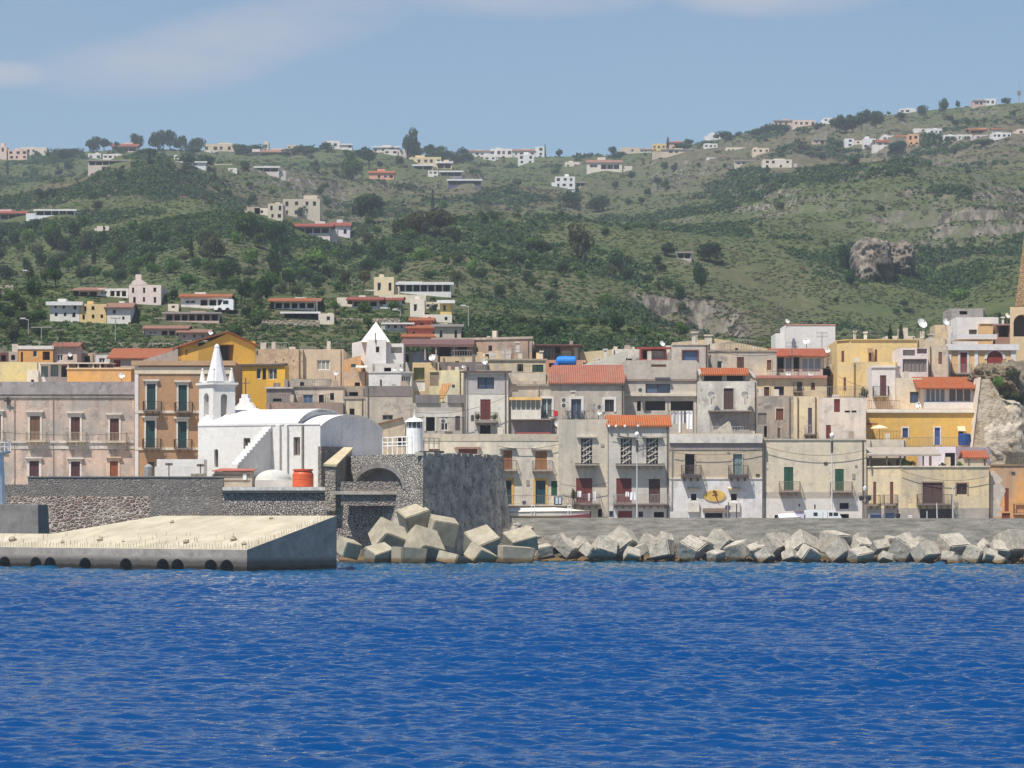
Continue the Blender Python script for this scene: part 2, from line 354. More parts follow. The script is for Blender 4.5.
def window(h, fc, s0, s1, zb, zt, st, rgb, o, hl, d):
    R = h.root; part = None; W = s1 - s0; H = zt - zb; polyhole = isinstance(hl[0], tuple)
    def panel(off, ins=0.0):
        m = MB()
        if polyhole: m.poly([fc.pt(s, z, off) for s, z in hl])
        else: m.fbox(fc, s0 + ins, s1 - ins, zb + ins, zt - ins, off - .04, off)
        return m
    if st == 'g':
        part = panel(-d + .05).build('window', glass(o.get('glass', (26, 32, 42))), R)
        f = MB(); t = min(.09, W * .12); n = o.get('n', 2 if W > .7 else 1); off0, off1 = -d + .05, -d + .12
        f.fbox(fc, s0, s0 + t, zb, zt, off0, off1); f.fbox(fc, s1 - t, s1, zb, zt, off0, off1)
        f.fbox(fc, s0 + t, s1 - t, zb, zb + t, off0, off1); f.fbox(fc, s0 + t, s1 - t, zt - t, zt, off0, off1)
        for i in range(1, n): c = s0 + W * i / n; f.fbox(fc, c - t / 2, c + t / 2, zb + t, zt - t, off0, off1 - .01)
        if o.get('mid'): f.fbox(fc, s0 + t, s1 - t, zb + H * .6, zb + H * .6 + t, off0, off1 - .02)
        f.build('frame', paint(rgb or WHITE), part)
    elif st in 'so':
        m = MB(); g = .015; n = 2 if W > .6 else 1
        if polyhole: m = panel(-d + .05)
        else:
            for i in range(n):
                a = s0 + W * i / n + g; b = s0 + W * (i + 1) / n - g
                m.fbox(fc, a, b, zb + g, zt - g, -d, -d + .05)
        part = m.build('shutter' if st == 's' else 'door', slats(rgb or (60, 80, 60)) if st == 's' else paint(rgb or (90, 50, 40), .55), R)
        bk = MB(); bk.fbox(fc, s0, s1, zb, zt, -d - .06, -d - .01); bk.build('recess', paint((30, 28, 26)), part)
    elif st == 'x':
        part = panel(-d + .02).build('window', paint((58, 52, 48)), R)
        f = MB(); t = .05
        for i in range(5):
            a = s0 + W * i / 4; f.fbox(fc, max(s0, a - t / 2), min(s1, a + t / 2), zb, zt, -d + .02, -d + .09)
        for i in range(7):
            c = zb + H * i / 6; f.fbox(fc, s0, s1, max(zb, c - t / 2), min(zt, c + t / 2), -d + .03, -d + .1)
        for i in range(4):
            q = zb + H * (i + .15) / 4.2; p0 = Vector(fc.pt(s0 + W * .12, q, -d + .1)); p1 = Vector(fc.pt(s1 - W * .12, q + H * .22, -d + .1))
            f.tube(p0, p1, .09, 4)
        f.build('lattice', paint((206, 198, 186)), part)
    elif st in 'dl':
        m = panel(-d); part = m.build('opening' if st == 'l' else 'window', paint(rgb or (28, 25, 24)) if not o.get('matwall') else h.wm, R)  # default dark panel paints the unlit inside of the opening
        for px in o.get('posts', ()):
            s = fc.s_at(px); q = MB(); q.fbox(fc, s - .13, s + .13, zb, zt, -.3, -.04); q.build('pillar', paint(o.get('prgb', (205, 195, 180))), part)
        if o.get('panes'):
            q = MB(); n = o['panes']
            for i in range(n):
                a = s0 + W * i / n; b = s0 + W * (i + 1) / n
                for aa, bb, c0, c1 in ((a, a + .06, zb, zt), (b - .06, b, zb, zt), (a + .06, b - .06, zb, zb + .07), (a + .06, b - .06, zt - .07, zt)):
                    q.fbox(fc, aa, bb, c0, c1, -.22, -.14)
            q.build('frame', paint(o.get('prgb', WHITE)), part)
            q = MB(); q.fbox(fc, s0, s1, zb, zt, -.26, -.23); q.build('pane', glass(o.get('glass', (70, 78, 84))), part)
    if o.get('sur'):
        t = o.get('st', .22); m = MB(); pr = .07
        m.fbox(fc, s0 - t, s0, zb - .02, zt, -.02, pr); m.fbox(fc, s1, s1 + t, zb - .02, zt, -.02, pr); m.fbox(fc, s0 - t, s1 + t, zt, zt + t, -.02, pr)
        if o.get('sill'): m.fbox(fc, s0 - t, s1 + t, zb - .16, zb - .02, -.02, .16)
        m.build('surround', plaster(o['sur'], .2), part)
    if o.get('hood'):
        t = .3; m = MB(); k = o.get('hz', .45)
        m.fbox(fc, s0 - .45, s1 + .45, zt + k, zt + k + .16, -.02, .32); m.fbox(fc, s0 - .28, s1 + .28, zt + .225, zt + k, -.02, .1)
        m.build('hood', plaster(o['hood'], .25), part)
    if o.get('awn'):
        ar = o['awn']; m = MB(); a = [fc.pt(s0 - .15, zt + .1, 0), fc.pt(s1 + .15, zt + .1, 0), fc.pt(s1 + .15, zt - .45, .9), fc.pt(s0 - .15, zt - .45, .9)]
        m.hexa(a + [(p[0], p[1], p[2] + .05) for p in a]); m.build('awning', paint(ar, .8), part)
    if o.get('b'):
        b = o['b']; dp = o.get('bd', .9)
        if b == 1: t0, t1 = s0 - .45, s1 + .45
        else: t0, t1 = fc.s_at(b[0]), fc.s_at(b[1])
        zs = zb - .02; th = o.get('bt', .16)
        m = MB(); m.fbox(fc, t0, t1, zs - th, zs, -.02, dp)
        nb = max(2, int((t1 - t0) / .7))
        for i in range(nb):
            c = t0 + (t1 - t0) * (i + .5) / nb
            m.add([fc.pt(c - .08, zs - th, 0), fc.pt(c + .08, zs - th, 0), fc.pt(c + .08, zs - th, dp * .8), fc.pt(c - .08, zs - th, dp * .8), fc.pt(c - .08, zs - th - .4, 0), fc.pt(c + .08, zs - th - .4, 0)],
                  [(0, 1, 2, 3), (4, 5, 2, 3), (0, 3, 4), (1, 5, 2), (0, 4, 5, 1)])
        bo = m.build('balcony', plaster(o.get('brgb', (150, 140, 125)), .4), R)
        if o.get('bsolid'):
            q = MB(); q.fbox(fc, t0, t1, zs, zs + o.get('bh', .9), dp - .1, dp + .003); q.fbox(fc, t0, t0 + .1, zs, zs + o.get('bh', .9), 0, dp - .1); q.fbox(fc, t1 - .1, t1, zs, zs + o.get('bh', .9), 0, dp - .1)
            q.build('parapet', plaster(o['bsolid'], .3), bo)
        else:
            railing_mb(fc, t0 + .04, t1 - .04, zs, o.get('bh', 1.0), .02, dp - .05, step=o.get('bstep', .15), bar=o.get('bbar', .02)).build('railing', paint(o.get('rail', (60, 56, 54)), .5), bo)
def canopy(h, x0, x1, y0, D0, run, rgb, drop=.3, posts=(), ybase=None, name='canopy', tile=False, prgb=(120, 80, 60), th=.12):
    "lean-to roof on posts in front of D0+run, as a part of house h"
    fc = Face((X(x0, D0), D0), (X(x1, D0), D0)); z = Z(y0, D0)
    a = [fc.pt(0, z - drop, 0), fc.pt(fc.L, z - drop, 0), fc.pt(fc.L, z, -run), fc.pt(0, z, -run)]
    m = MB(); m.hexa(a + [(p[0], p[1], p[2] + th) for p in a]); c = m.build(name, tiles(rgb) if tile else paint(rgb, .8), h.root)
    zb = Z(ybase, D0) if ybase else z - 2.5
    for px in posts:
        m = MB(); s = fc.s_at(px); m.fbox(fc, s - .08, s + .08, zb, z - drop, -.3, -.14); m.build('post', paint(prgb), c)
    return c
def stub(h, x0, x1, y0, y1, D, d, rgb, name='chimney', wear=.4):
    m = MB(); m.box(X(x0, D), X(x1, D), D, D + d, Z(y1, D), Z(y0, D)); return m.build(name, plaster(rgb, wear), h.root)

# ------------------------------------------------------------------ small rooftop things
def dish(px, py, r_px, D, label, az=.5, rgb=(225, 225, 222)):
    r = r_px * D / F; loc = (X(px, D), D, Z(py, D) - r * 1.1)
    t = thing('satellite_dish', label, 'satellite dish', loc, 'satellite dishes on the roofs')
    m = MB(); m.tube((loc[0], loc[1], loc[2] - .5), (loc[0], loc[1], loc[2] + r * 1.1), .04, 6); m.build('mast', paint((140, 138, 134)), t)
    ax = Vector((math.sin(az), -math.cos(az), .55)).normalized(); a = ax.orthogonal().normalized(); b = ax.cross(a)
    c = Vector((loc[0], loc[1], loc[2] + r * 1.1)) - Vector((0, .1, 0)); pts = []; n = 14
    for k, rr in enumerate((0.0, .4, .75, 1.0)):
        for i in range(n):
            q = 2 * math.pi * i / n; pts.append(c + (a * math.cos(q) + b * math.sin(q)) * rr * r + ax * (rr * rr * r * .28))
    m = MB(); m.add(pts, [(k * n + i, k * n + (i + 1) % n, (k + 1) * n + (i + 1) % n, (k + 1) * n + i) for k in range(3) for i in range(n)])
    m.build('reflector', paint(rgb, .5, .08), t, smooth=True)
    m = MB(); m.tube(c - a * r * .9 + ax * .1, c + ax * r * 1.0, .025, 4); m.box(*(v for q in ((c + ax * r)[i] + e for i in range(3) for e in (-.07, .07)) for v in (q,))); m.build('feed_arm', paint((120, 118, 115)), t)
    return t
def aerial(px, py_top, py_base, D, label):
    x = X(px, D); zt = Z(py_top, D); zb = Z(py_base, D)
    t = thing('aerial', label, 'aerial', (x, D, zb), 'television aerials on the roofs')
    m = MB(); m.tube((x, D, zb), (x, D, zt), .04, 5); m.build('mast', paint((110, 108, 106)), t)
    m = MB(); L = .7
    for dz in (-.1, -.55):
        m.tube((x - L, D - .1, zt + dz), (x + L, D + .1, zt + dz), .025, 4)
        for i in range(7):
            c = x - L + 2 * L * i / 6; m.tube((c, D - .35, zt + dz), (c, D + .35, zt + dz + .02), .015, 3); m.tube((c, D, zt + dz - .2), (c, D, zt + dz + .2), .015, 3)
    m.build('rods', paint((130, 128, 126)), t); return t
# ------------------------------------------------------------------ camera, light, sky
cam = bpy.data.cameras.new('camera'); cam.sensor_width = 36; cam.lens = F / 1024 * 36; cam.shift_y = (HY - 384) / 1024
cam.clip_end = 20000; cam.clip_start = .5
co = bpy.data.objects.new('camera', cam); COL.objects.link(co); co.location = (0, 0, CH); co.rotation_euler = (math.pi / 2, 0, 0); SC.camera = co
SUN = Vector((-.30, -.37, .88)).normalized()
sl = bpy.data.lights.new('sun', 'SUN'); sl.energy = 5.0; sl.angle = math.radians(.5); sl.color = (1, .95, .87)
so = bpy.data.objects.new('sun', sl); COL.objects.link(so); so.rotation_euler = (-SUN).to_track_quat('-Z', 'Y').to_euler(); so.location = (0, 0, 400)
w = bpy.data.worlds.new('World'); SC.world = w; w.use_nodes = True; nt = w.node_tree
bg = nt.nodes['Background']; bg.inputs[1].default_value = .09
sky = N(nt, 'ShaderNodeTexSky', sky_type='NISHITA', sun_disc=False); sky.sun_elevation = math.asin(SUN.z); sky.sun_rotation = math.atan2(SUN.x, SUN.y)
sky.altitude = 0; sky.air_density = 1.0; sky.dust_density = .6; sky.ozone_density = 2.5
tc = N(nt, 'ShaderNodeTexCoord'); dv = tc.outputs['Generated']
st = N(nt, 'ShaderNodeVectorMath', operation='MULTIPLY'); st.inputs[1].default_value = (1, 1, 2.6); nt.links.new(dv, st.inputs[0])
cn = noise(nt, st.outputs[0], 16, 7, .55); cn2 = noise(nt, st.outputs[0], 5.5, 3, .5)
sep = N(nt, 'ShaderNodeSeparateXYZ'); nt.links.new(dv, sep.inputs[0])
def blob(px, py, sx, sy, tilt=0.0):
    "soft cloud patch round a compass bearing and height"
    bx = (px - 512) / F; bz = (HY - py) / F
    a = N(nt, 'ShaderNodeMath', operation='SUBTRACT'); nt.links.new(sep.outputs[0], a.inputs[0]); a.inputs[1].default_value = bx
    c = N(nt, 'ShaderNodeMath', operation='SUBTRACT'); nt.links.new(sep.outputs[2], c.inputs[0]); c.inputs[1].default_value = bz
    c2 = N(nt, 'ShaderNodeMath', operation='MULTIPLY_ADD'); nt.links.new(a.outputs[0], c2.inputs[0]); c2.inputs[1].default_value = -tilt; nt.links.new(c.outputs[0], c2.inputs[2])
    a2 = N(nt, 'ShaderNodeMath', operation='MULTIPLY'); nt.links.new(a.outputs[0], a2.inputs[0]); a2.inputs[1].default_value = F / sx
    c3 = N(nt, 'ShaderNodeMath', operation='MULTIPLY'); nt.links.new(c2.outputs[0], c3.inputs[0]); c3.inputs[1].default_value = F / sy
    p1 = N(nt, 'ShaderNodeMath', operation='POWER'); p1.inputs[1].default_value = 2; ab = N(nt, 'ShaderNodeMath', operation='ABSOLUTE'); nt.links.new(a2.outputs[0], ab.inputs[0]); nt.links.new(ab.outputs[0], p1.inputs[0])
    p2 = N(nt, 'ShaderNodeMath', operation='POWER'); p2.inputs[1].default_value = 2; ab2 = N(nt, 'ShaderNodeMath', operation='ABSOLUTE'); nt.links.new(c3.outputs[0], ab2.inputs[0]); nt.links.new(ab2.outputs[0], p2.inputs[0])
    s = N(nt, 'ShaderNodeMath', operation='ADD'); nt.links.new(p1.outputs[0], s.inputs[0]); nt.links.new(p2.outputs[0], s.inputs[1])
    return ramp(nt, s.outputs[0], 0, 1.6, 1, 0)
tot = None
for args in ((262, 40, 140, 30, .2), (165, 72, 110, 28, .1), (775, 0, 100, 22, 0), (520, 4, 120, 18, 0), (15, 84, 50, 12, 0)):
    bl = blob(*args)
    if tot is None: tot = bl
    else:
        mx = N(nt, 'ShaderNodeMath', operation='MAXIMUM'); nt.links.new(tot, mx.inputs[0]); nt.links.new(bl, mx.inputs[1]); tot = mx.outputs[0]
ml = N(nt, 'ShaderNodeMath', operation='MULTIPLY'); nt.links.new(tot, ml.inputs[0]); nt.links.new(ramp(nt, cn, .22, .74), ml.inputs[1])
ml2 = N(nt, 'ShaderNodeMath', operation='MULTIPLY'); nt.links.new(ml.outputs[0], ml2.inputs[0]); ml2.inputs[1].default_value = 1.0
ad = N(nt, 'ShaderNodeMath', operation='MULTIPLY_ADD'); nt.links.new(ramp(nt, cn2, .4, .75), ad.inputs[0]); ad.inputs[1].default_value = .07; nt.links.new(ml2.outputs[0], ad.inputs[2])
tint = mixc(nt, 1.0, sky.outputs[0], (.71, .81, .90, 1), 'MULTIPLY')
nt.links.new(mixc(nt, ad.outputs[0], tint, (4.9, 5.0, 5.5, 1)), bg.inputs[0])
SC.view_settings.view_transform = 'Standard'; SC.view_settings.look = 'None'; SC.view_settings.exposure = .36; SC.view_settings.gamma = 1.0
SC.render.engine = 'CYCLES'
SC.cycles.volume_bounces = 0; SC.cycles.max_bounces = 6; SC.cycles.diffuse_bounces = 3; SC.cycles.glossy_bounces = 3; SC.cycles.transmission_bounces = 2

# ------------------------------------------------------------------ terrain
def vnoise(x, y, seed=0):
    xi = np.floor(x).astype(np.int64); yi = np.floor(y).astype(np.int64); fx = x - xi; fy = y - yi
    def h(a, b):
        n = (a * 374761393 + b * 668265263 + seed * 1442695041) & 0x7fffffff
        n = ((n ^ (n >> 13)) * 1274126177) & 0x7fffffff
        return ((n ^ (n >> 16)) & 0xffff) / 65535.0
    u = fx * fx * (3 - 2 * fx); v = fy * fy * (3 - 2 * fy)
    return (h(xi, yi) * (1 - u) + h(xi + 1, yi) * u) * (1 - v) + (h(xi, yi + 1) * (1 - u) + h(xi + 1, yi + 1) * u) * v
def fbm(x, y, oct=5, seed=0, gain=.5):
    t = 0; a = 1.0; s = 0
    for i in range(oct):
        t = t + a * vnoise(x * 2 ** i, y * 2 ** i, seed + i); s += a; a *= gain
    return t / s - .5
def curve(pts):
    xs = [p[0] for p in pts]; ys = [p[1] for p in pts]
    return lambda u: np.interp(u, xs, ys)
RIDGE = curve([(-900, 165), (-100, 158), (0, 156), (60, 153), (130, 149), (200, 150), (260, 151), (330, 148), (400, 154), (450, 156), (540, 157), (600, 156), (650, 152), (710, 141), (760, 131), (800, 126), (860, 119), (920, 111), (1000, 104), (1060, 100), (1900, 90)])
FRONT = curve([(-900, 240), (-100, 228), (0, 224), (100, 216), (220, 205), (300, 208), (400, 214), (460, 230), (540, 262), (600, 275), (660, 292), (720, 322), (760, 350), (900, 420), (1900, 420)])
SPUR = curve([(-900, 420), (640, 330), (720, 262), (775, 232), (815, 222), (840, 205), (870, 190), (930, 186), (1000, 190), (1060, 196), (1900, 200)])
NEAR = curve([(-900, 420), (800, 372), (850, 352), (885, 335), (930, 308), (970, 284), (1024, 262), (1100, 240), (1900, 225)])
MIDL = curve([(-900, 330), (0, 300), (120, 262), (200, 236), (260, 238), (330, 262), (400, 290), (470, 330), (540, 372), (1900, 420)])
CLIFFS = []; CORR = np.zeros(1); us = np.zeros(1)
def layer(u, D, crest, D0, py0, D1, fall=.22, pw=1.0):
    cr = crest(u); z0 = CH + (HY - py0) * D0 / F; z1 = CH + (HY - cr) * D1 / F
    t = np.clip((D - D0) / (D1 - D0), -1, 1)
    z = z0 + (z1 - z0) * np.sign(t) * np.abs(t) ** pw
    return np.where(D > D1, z1 - (D - D1) * fall, z)
def smax(a, b, k):
    h = np.clip(.5 + .5 * (a - b) / k, 0, 1); return b + (a - b) * h + k * h * (1 - h)
def ground_z(x, y):
    x = np.asarray(x, float); y = np.asarray(y, float); u = x / np.maximum(y, 50) * F + 512
    st0 = np.where(u < 440, 386.0, 356.0); town = 3.35 + np.clip((y - st0) / (430 - st0), 0, 1) * 22.6
    a = layer(u, y, FRONT, 430, 352, 900, .10); b = layer(u, y, RIDGE, 560, 350, 1700, .06)
    c = layer(u, y, SPUR, 700, 330, 1200, .25); d = layer(u, y, NEAR, 440, 350, 640, .3); e = layer(u, y, MIDL, 440, 348, 690, .12)
    z = smax(smax(smax(smax(a, b, 6), c, 6), d, 4), e, 6)
    amp = np.clip((y - 430) / 260, 0, 1)
    r = fbm(x / 140, y / 170, 5, 3); g = fbm(x / 38, y / 60, 4, 21)
    z = z + amp * (r * 15 + g * 5 * np.clip(y / 900, .4, 1))
    z = z + np.clip((y - 470) / 200, 0, 1) * (np.abs(fbm(x / 120 + 5, y / 520, 4, 61)) * 46 - 7)
    q = fbm(x / 60, y / 60, 3, 44) * 5 + z           # old farming terraces
    stp = 5.5; fr = np.mod(q / stp, 1.0); tz = (np.where(fr < .75, fr * .45, .3375 + (fr - .75) * 2.65) - fr) * stp
    z = z + 1.5 * tz * amp * np.clip((y - 760) / 150, 0, 1) * np.clip(.6 + fbm(x / 220, y / 220, 2, 71) * 3 + x / 900, 0, 1)
    for cx, cy, cw, chh, sd in CLIFFS:                  # undercut rock faces
        yy = cy + fbm(x / 9, y * 0 + sd, 4, sd) * 14; k = np.exp(-np.abs((x - cx) / cw) ** 4); f = np.clip((yy - y) / 7, 0, 1) * np.exp(-np.clip(yy - y, 0, None) / (chh * 5))
        z = z - chh * k * f * (.75 + fbm(x / 6, y / 6, 3, sd + 3) * .9)
    bl = np.clip((y - 425) / 25, 0, 1)
    return town * (1 - bl) + z * bl + np.interp(u, us, CORR) * np.clip((y - 1000) / 600, 0, 1)
rowsD = [345.0]
while rowsD[-1] < 2250: rowsD.append(rowsD[-1] * 1.0047)
rowsD = np.array(rowsD)
us = np.concatenate([np.linspace(-1500, -250, 60)[:-1], np.linspace(-250, 1274, 400), np.linspace(1274, 2500, 60)[1:]])
UU, DD = np.meshgrid(us, rowsD); XX = (UU - 512) * DD / F
def survey():
    global ZZ, PYG, CUM, CORR
    ZZ = ground_z(XX, DD); PYG = HY - (ZZ - CH) * F / DD; CUM = np.minimum.accumulate(np.where(DD < 398, 1e6, PYG), axis=0)
CORR = us * 0; survey()
for _ in range(3):                                     # bring the skyline to its surveyed height
    k_ = np.argmin(PYG, axis=0); CORR = CORR + (CUM[-1] - RIDGE(us)) * rowsD[k_] / F; survey()
for px, py, wp, hp, sd in ((668, 292, 60, 34, 4), (712, 300, 44, 34, 8), (935, 196, 150, 11, 21), (700, 258, 80, 8, 23), (800, 228, 90, 10, 24), (905, 214, 70, 12, 28), (225, 185, 90, 8, 29), (60, 196, 90, 7, 31), (985, 298, 60, 12, 33), (800, 305, 50, 16, 38), (262, 232, 40, 9, 41), (770, 205, 110, 6, 45), (420, 212, 100, 7, 47), (300, 186, 70, 7, 51), (830, 262, 60, 12, 53), (960, 235, 80, 8, 57), (620, 268, 50, 9, 61)):
    c_ = int(np.argmin(np.abs(us - px))); D = float(rowsD[min(int(np.searchsorted(-CUM[:, c_], -py)), len(rowsD) - 1)]); CLIFFS.append((X(px, D), D, wp * D / F / 2, hp * 1.25 * D / F, sd))
survey()
def zone(x, y): return fbm(x / 150, y / 210, 4, 130) * 2.2 + fbm(x / 40, y / 55, 3, 140) * .7 - .12 - .16 * np.clip((x / np.maximum(y, 60)) / .12, 0, 1) - .22 * np.clip((y - 1350) / 250, 0, 1) - .45 * np.clip((820 - y) / 150, 0, 1) * np.clip((700 - (x / np.maximum(y, 60) * F + 512)) / 90, 0, 1)
def grid_mesh(name, XX, YY, ZZ, mat, kind='structure', smooth=True):
    r, c = XX.shape; v = np.stack([XX, YY, ZZ], -1).reshape(-1, 3)
    i = np.arange(r * c).reshape(r, c); q = np.stack([i[:-1, :-1], i[:-1, 1:], i[1:, 1:], i[1:, :-1]], -1).reshape(-1, 4)
    return np_mesh(name, v, q, mat, kind, smooth)
def np_mesh(name, v, q, mat, kind=None, smooth=False, parent=None, tint=None):
    me = bpy.data.meshes.new(name); k = q.shape[1]
    me.vertices.add(len(v)); me.vertices.foreach_set('co', np.ascontiguousarray(v, np.float32).ravel())
    me.loops.add(q.size); me.loops.foreach_set('vertex_index', np.ascontiguousarray(q, np.int32).ravel())
    me.polygons.add(len(q)); me.polygons.foreach_set('loop_start', np.arange(0, q.size, k, dtype=np.int32)); me.polygons.foreach_set('loop_total', np.full(len(q), k, np.int32))
    if smooth: me.polygons.foreach_set('use_smooth', np.ones(len(q), bool))
    me.update(calc_edges=True); me.materials.append(mat)
    if tint is not None:
        at = me.attributes.new('tint', 'FLOAT_COLOR', 'POINT'); at.data.foreach_set('color', np.ascontiguousarray(tint, np.float32).ravel())
    o = bpy.data.objects.new(name, me); COL.objects.link(o)
    if kind: o['kind'] = kind
    if parent is not None: o.parent = parent
    return o
def hill_mat():
    m, nt, b = nmat('hill_ground'); p = pos(nt, (1, .6, 1))
    n1 = noise(nt, p, .011, 6, .6); n2 = noise(nt, p, .05, 6, .65); n3 = noise(nt, p, .25, 5, .7)
    grass = mixc(nt, ramp(nt, n2, .35, .65), (.060, .086, .037, 1), (.102, .120, .053, 1)); dry = mixc(nt, ramp(nt, n3, .35, .65), (.165, .13, .092, 1), (.10, .082, .062, 1))
    col = mixc(nt, ramp(nt, N(nt, 'ShaderNodeAttribute', attribute_name='zone').outputs['Fac'], -.25, .3), grass, dry)
    n5 = noise(nt, p, .13, 6, .75); col = mixc(nt, ramp(nt, n5, .40, .60, 0, .8), col, (.075, .085, .042, 1)); col = mixc(nt, ramp(nt, noise(nt, p, .6, 4, .7), .45, .65, 0, .5), col, (.055, .06, .032, 1))
    g = N(nt, 'ShaderNodeNewGeometry'); s = N(nt, 'ShaderNodeSeparateXYZ'); nt.links.new(g.outputs['True Normal'], s.inputs[0])
    col = mixc(nt, ramp(nt, s.outputs[2], .66, .86, .95, 0), col, mixc(nt, ramp(nt, n3, .4, .6), (.20, .175, .145, 1), (.085, .075, .065, 1)))
    vs = noise(nt, pos(nt, (1, .5, .22)), .3, 6, .7); col = mixc(nt, ramp(nt, s.outputs[2], .62, .8, 1, 0), col, mixc(nt, ramp(nt, vs, .45, .56), (.05, .045, .04, 1), (.21, .185, .15, 1)))
    sp = N(nt, 'ShaderNodeSeparateXYZ'); nt.links.new(pos(nt), sp.inputs[0])
    col = mixc(nt, ramp(nt, sp.outputs[1], 378, 390, 1, 0), col, (.28, .25, .2, 1))
    nt.links.new(col, b.inputs['Base Color']); b.inputs['Roughness'].default_value = 1; b.inputs['Specular IOR Level'].default_value = 0; bump(nt, b, n3, .8); return m
hill = grid_mesh('terrain', XX, DD, ZZ, hill_mat())
za = hill.data.attributes.new('zone', 'FLOAT', 'POINT'); za.data.foreach_set('value', np.ascontiguousarray(zone(XX, DD), np.float32).ravel())
# what the terrain looks like from the quay side, column by column, to stand things on its slopes
def on_hill(px, py):
    "the nearest slope point seen along this bearing and height"
    c = int(np.argmin(np.abs(us - px))); col = CUM[:, c]
    i = int(np.searchsorted(-col, -py)); i = min(max(i, 1), len(rowsD) - 1)
    if col[-1] > py: i = int(np.argmin(PYG[:, c]))
    D = float(rowsD[i]); x = X(px, D); return x, D, float(ground_z(x, D))

# ------------------------------------------------------------------ sea
def sea_mat():
    m, nt, b = nmat('sea_water'); p = pos(nt)
    s = N(nt, 'ShaderNodeSeparateXYZ'); nt.links.new(p, s.inputs[0]); n1 = noise(nt, pos(nt, (1, .35, 1)), .06, 5)
    a = N(nt, 'ShaderNodeMath', operation='MULTIPLY_ADD'); a.inputs[1].default_value = 90; nt.links.new(n1, a.inputs[0]); nt.links.new(s.outputs[1], a.inputs[2])
    col = mixc(nt, ramp(nt, a.outputs[0], 250, 375), (.0005, .039, .145, 1), (.0015, .072, .14, 1))
    nt.links.new(col, b.inputs['Base Color']); b.inputs['Roughness'].default_value = .05; b.inputs['IOR'].default_value = 1.33; b.inputs['Specular IOR Level'].default_value = .24
    h1 = noise(nt, pos(nt, (.7, 1, 1)), 4.0, 3, .55); bump(nt, b, h1, .045, 1.0); return m
sy = [2.0]
while sy[-1] < 36: sy.append(sy[-1] + .8)
while sy[-1] < 360: sy.append(sy[-1] + max(.11, (sy[-1] / 380) ** 2 * 1.1))
sy = np.array(sy); ang = np.concatenate([np.linspace(-4, -.25, 60)[:-1], np.linspace(-.25, .25, 980), np.linspace(.25, 4, 60)[1:]])
AA, SY = np.meshgrid(ang, sy); SX = AA * (SY + 6); H = np.zeros_like(SX); DX = np.zeros_like(SX); DY = np.zeros_like(SX)
wr = np.random.default_rng(5)
for i in range(64):
    lam = .32 * (4.8 / .32) ** (i / 63); k = 2 * math.pi / lam; th = math.radians(262) + wr.normal(0, .47); ph = wr.uniform(0, 6.28)
    a = .0122 * lam ** .92 * wr.uniform(.5, 1.5)
    a *= 1.0
    dx, dy = math.cos(th), math.sin(th); q = k * (SX * dx + SY * dy) + ph
    a = a / (1 + (lam / (SY * .02 + .12)) ** 2)
    H += a * np.cos(q); DX += .22 * a * dx * np.sin(q); DY += .22 * a * dy * np.sin(q)
gust = .7 + .9 * (fbm(SX / 14, SY / 30, 3, 91) + .25); H *= gust; fade = np.clip((SY - 20) / 20, 0, 1); DX *= fade; DY *= fade
sea = grid_mesh('sea', SX + DX, SY + DY, H - .02, sea_mat())
wide = MB(); wide.box(-1390, 1390, -40, 1.0, -.35, -.15); wide.build('open_sea', sea.data.materials[0])['kind'] = 'structure'
wide = MB(); wide.box(-1390, -60, 330, 420, -6, -.15); wide.box(150, 1390, 345.5, 420, -6, -.15); wide.build('sea_bed', paint((60, 60, 50)))['kind'] = 'structure'

# ------------------------------------------------------------------ haze: the summer air over the whole place
hb = MB(); hb.box(-1450, 1450, -45, 2300, -8, 330)
hm = bpy.data.materials.new('haze_air'); hm.use_nodes = True; nt = hm.node_tree; nt.nodes.clear()
out = nt.nodes.new('ShaderNodeOutputMaterial'); pv = nt.nodes.new('ShaderNodeVolumePrincipled'); pv.inputs['Color'].default_value = (.80, .89, 1, 1); pv.inputs['Density'].default_value = .00017; pv.inputs['Anisotropy'].default_value = .1
nt.links.new(pv.outputs[0], out.inputs['Volume'])
HAZE = hb.build('haze', hm); HAZE['kind'] = 'stuff'
# ------------------------------------------------------------------ waterfront: quays, walls, bastion
GREYC = concrete('old_concrete', (150, 145, 135), (112, 108, 100), .3)
prom = MB(); prom.box(X(470, 340), 420, 338.6, 354, 2.0, 3.36)
prom.build('promenade', concrete('paving', (150, 145, 138), (128, 122, 114), .1))['kind'] = 'structure'
# sea wall behind the breakwater
t = thing('sea_wall', 'long grey weathered concrete sea wall behind the breakwater blocks', 'wall', (60, 338, 0))
m = MB(); xa, xb = X(512, 338), 260
m.add([(xa, 337.2, -1.5), (xb, 334.0, -1.5), (xb, 335.0, 4.12), (xa, 338.2, 4.5), (xa, 338.9, -1.5), (xb, 335.7, -1.5), (xb, 335.7, 4.12), (xa, 338.9, 4.5)], [(0, 1, 2, 3), (3, 2, 6, 7), (4, 7, 6, 5), (0, 3, 7, 4), (1, 5, 6, 2)])
m.build('wall', concrete('wall_concrete', (166, 160, 148), (104, 100, 92), .45, .55, horiz=True), t)
m = MB(); m.hexa([(xa + 4.5, 338.14, 4.3), (xb, 334.94, 3.94), (xb, 335.9, 3.94), (xa + 4.5, 339.1, 4.3), (xa + 4.5, 338.14, 4.53), (xb, 334.94, 4.17), (xb, 335.9, 4.17), (xa + 4.5, 339.1, 4.53)])
m.build('coping', concrete('coping', (172, 166, 154), (140, 134, 122), .2), t)

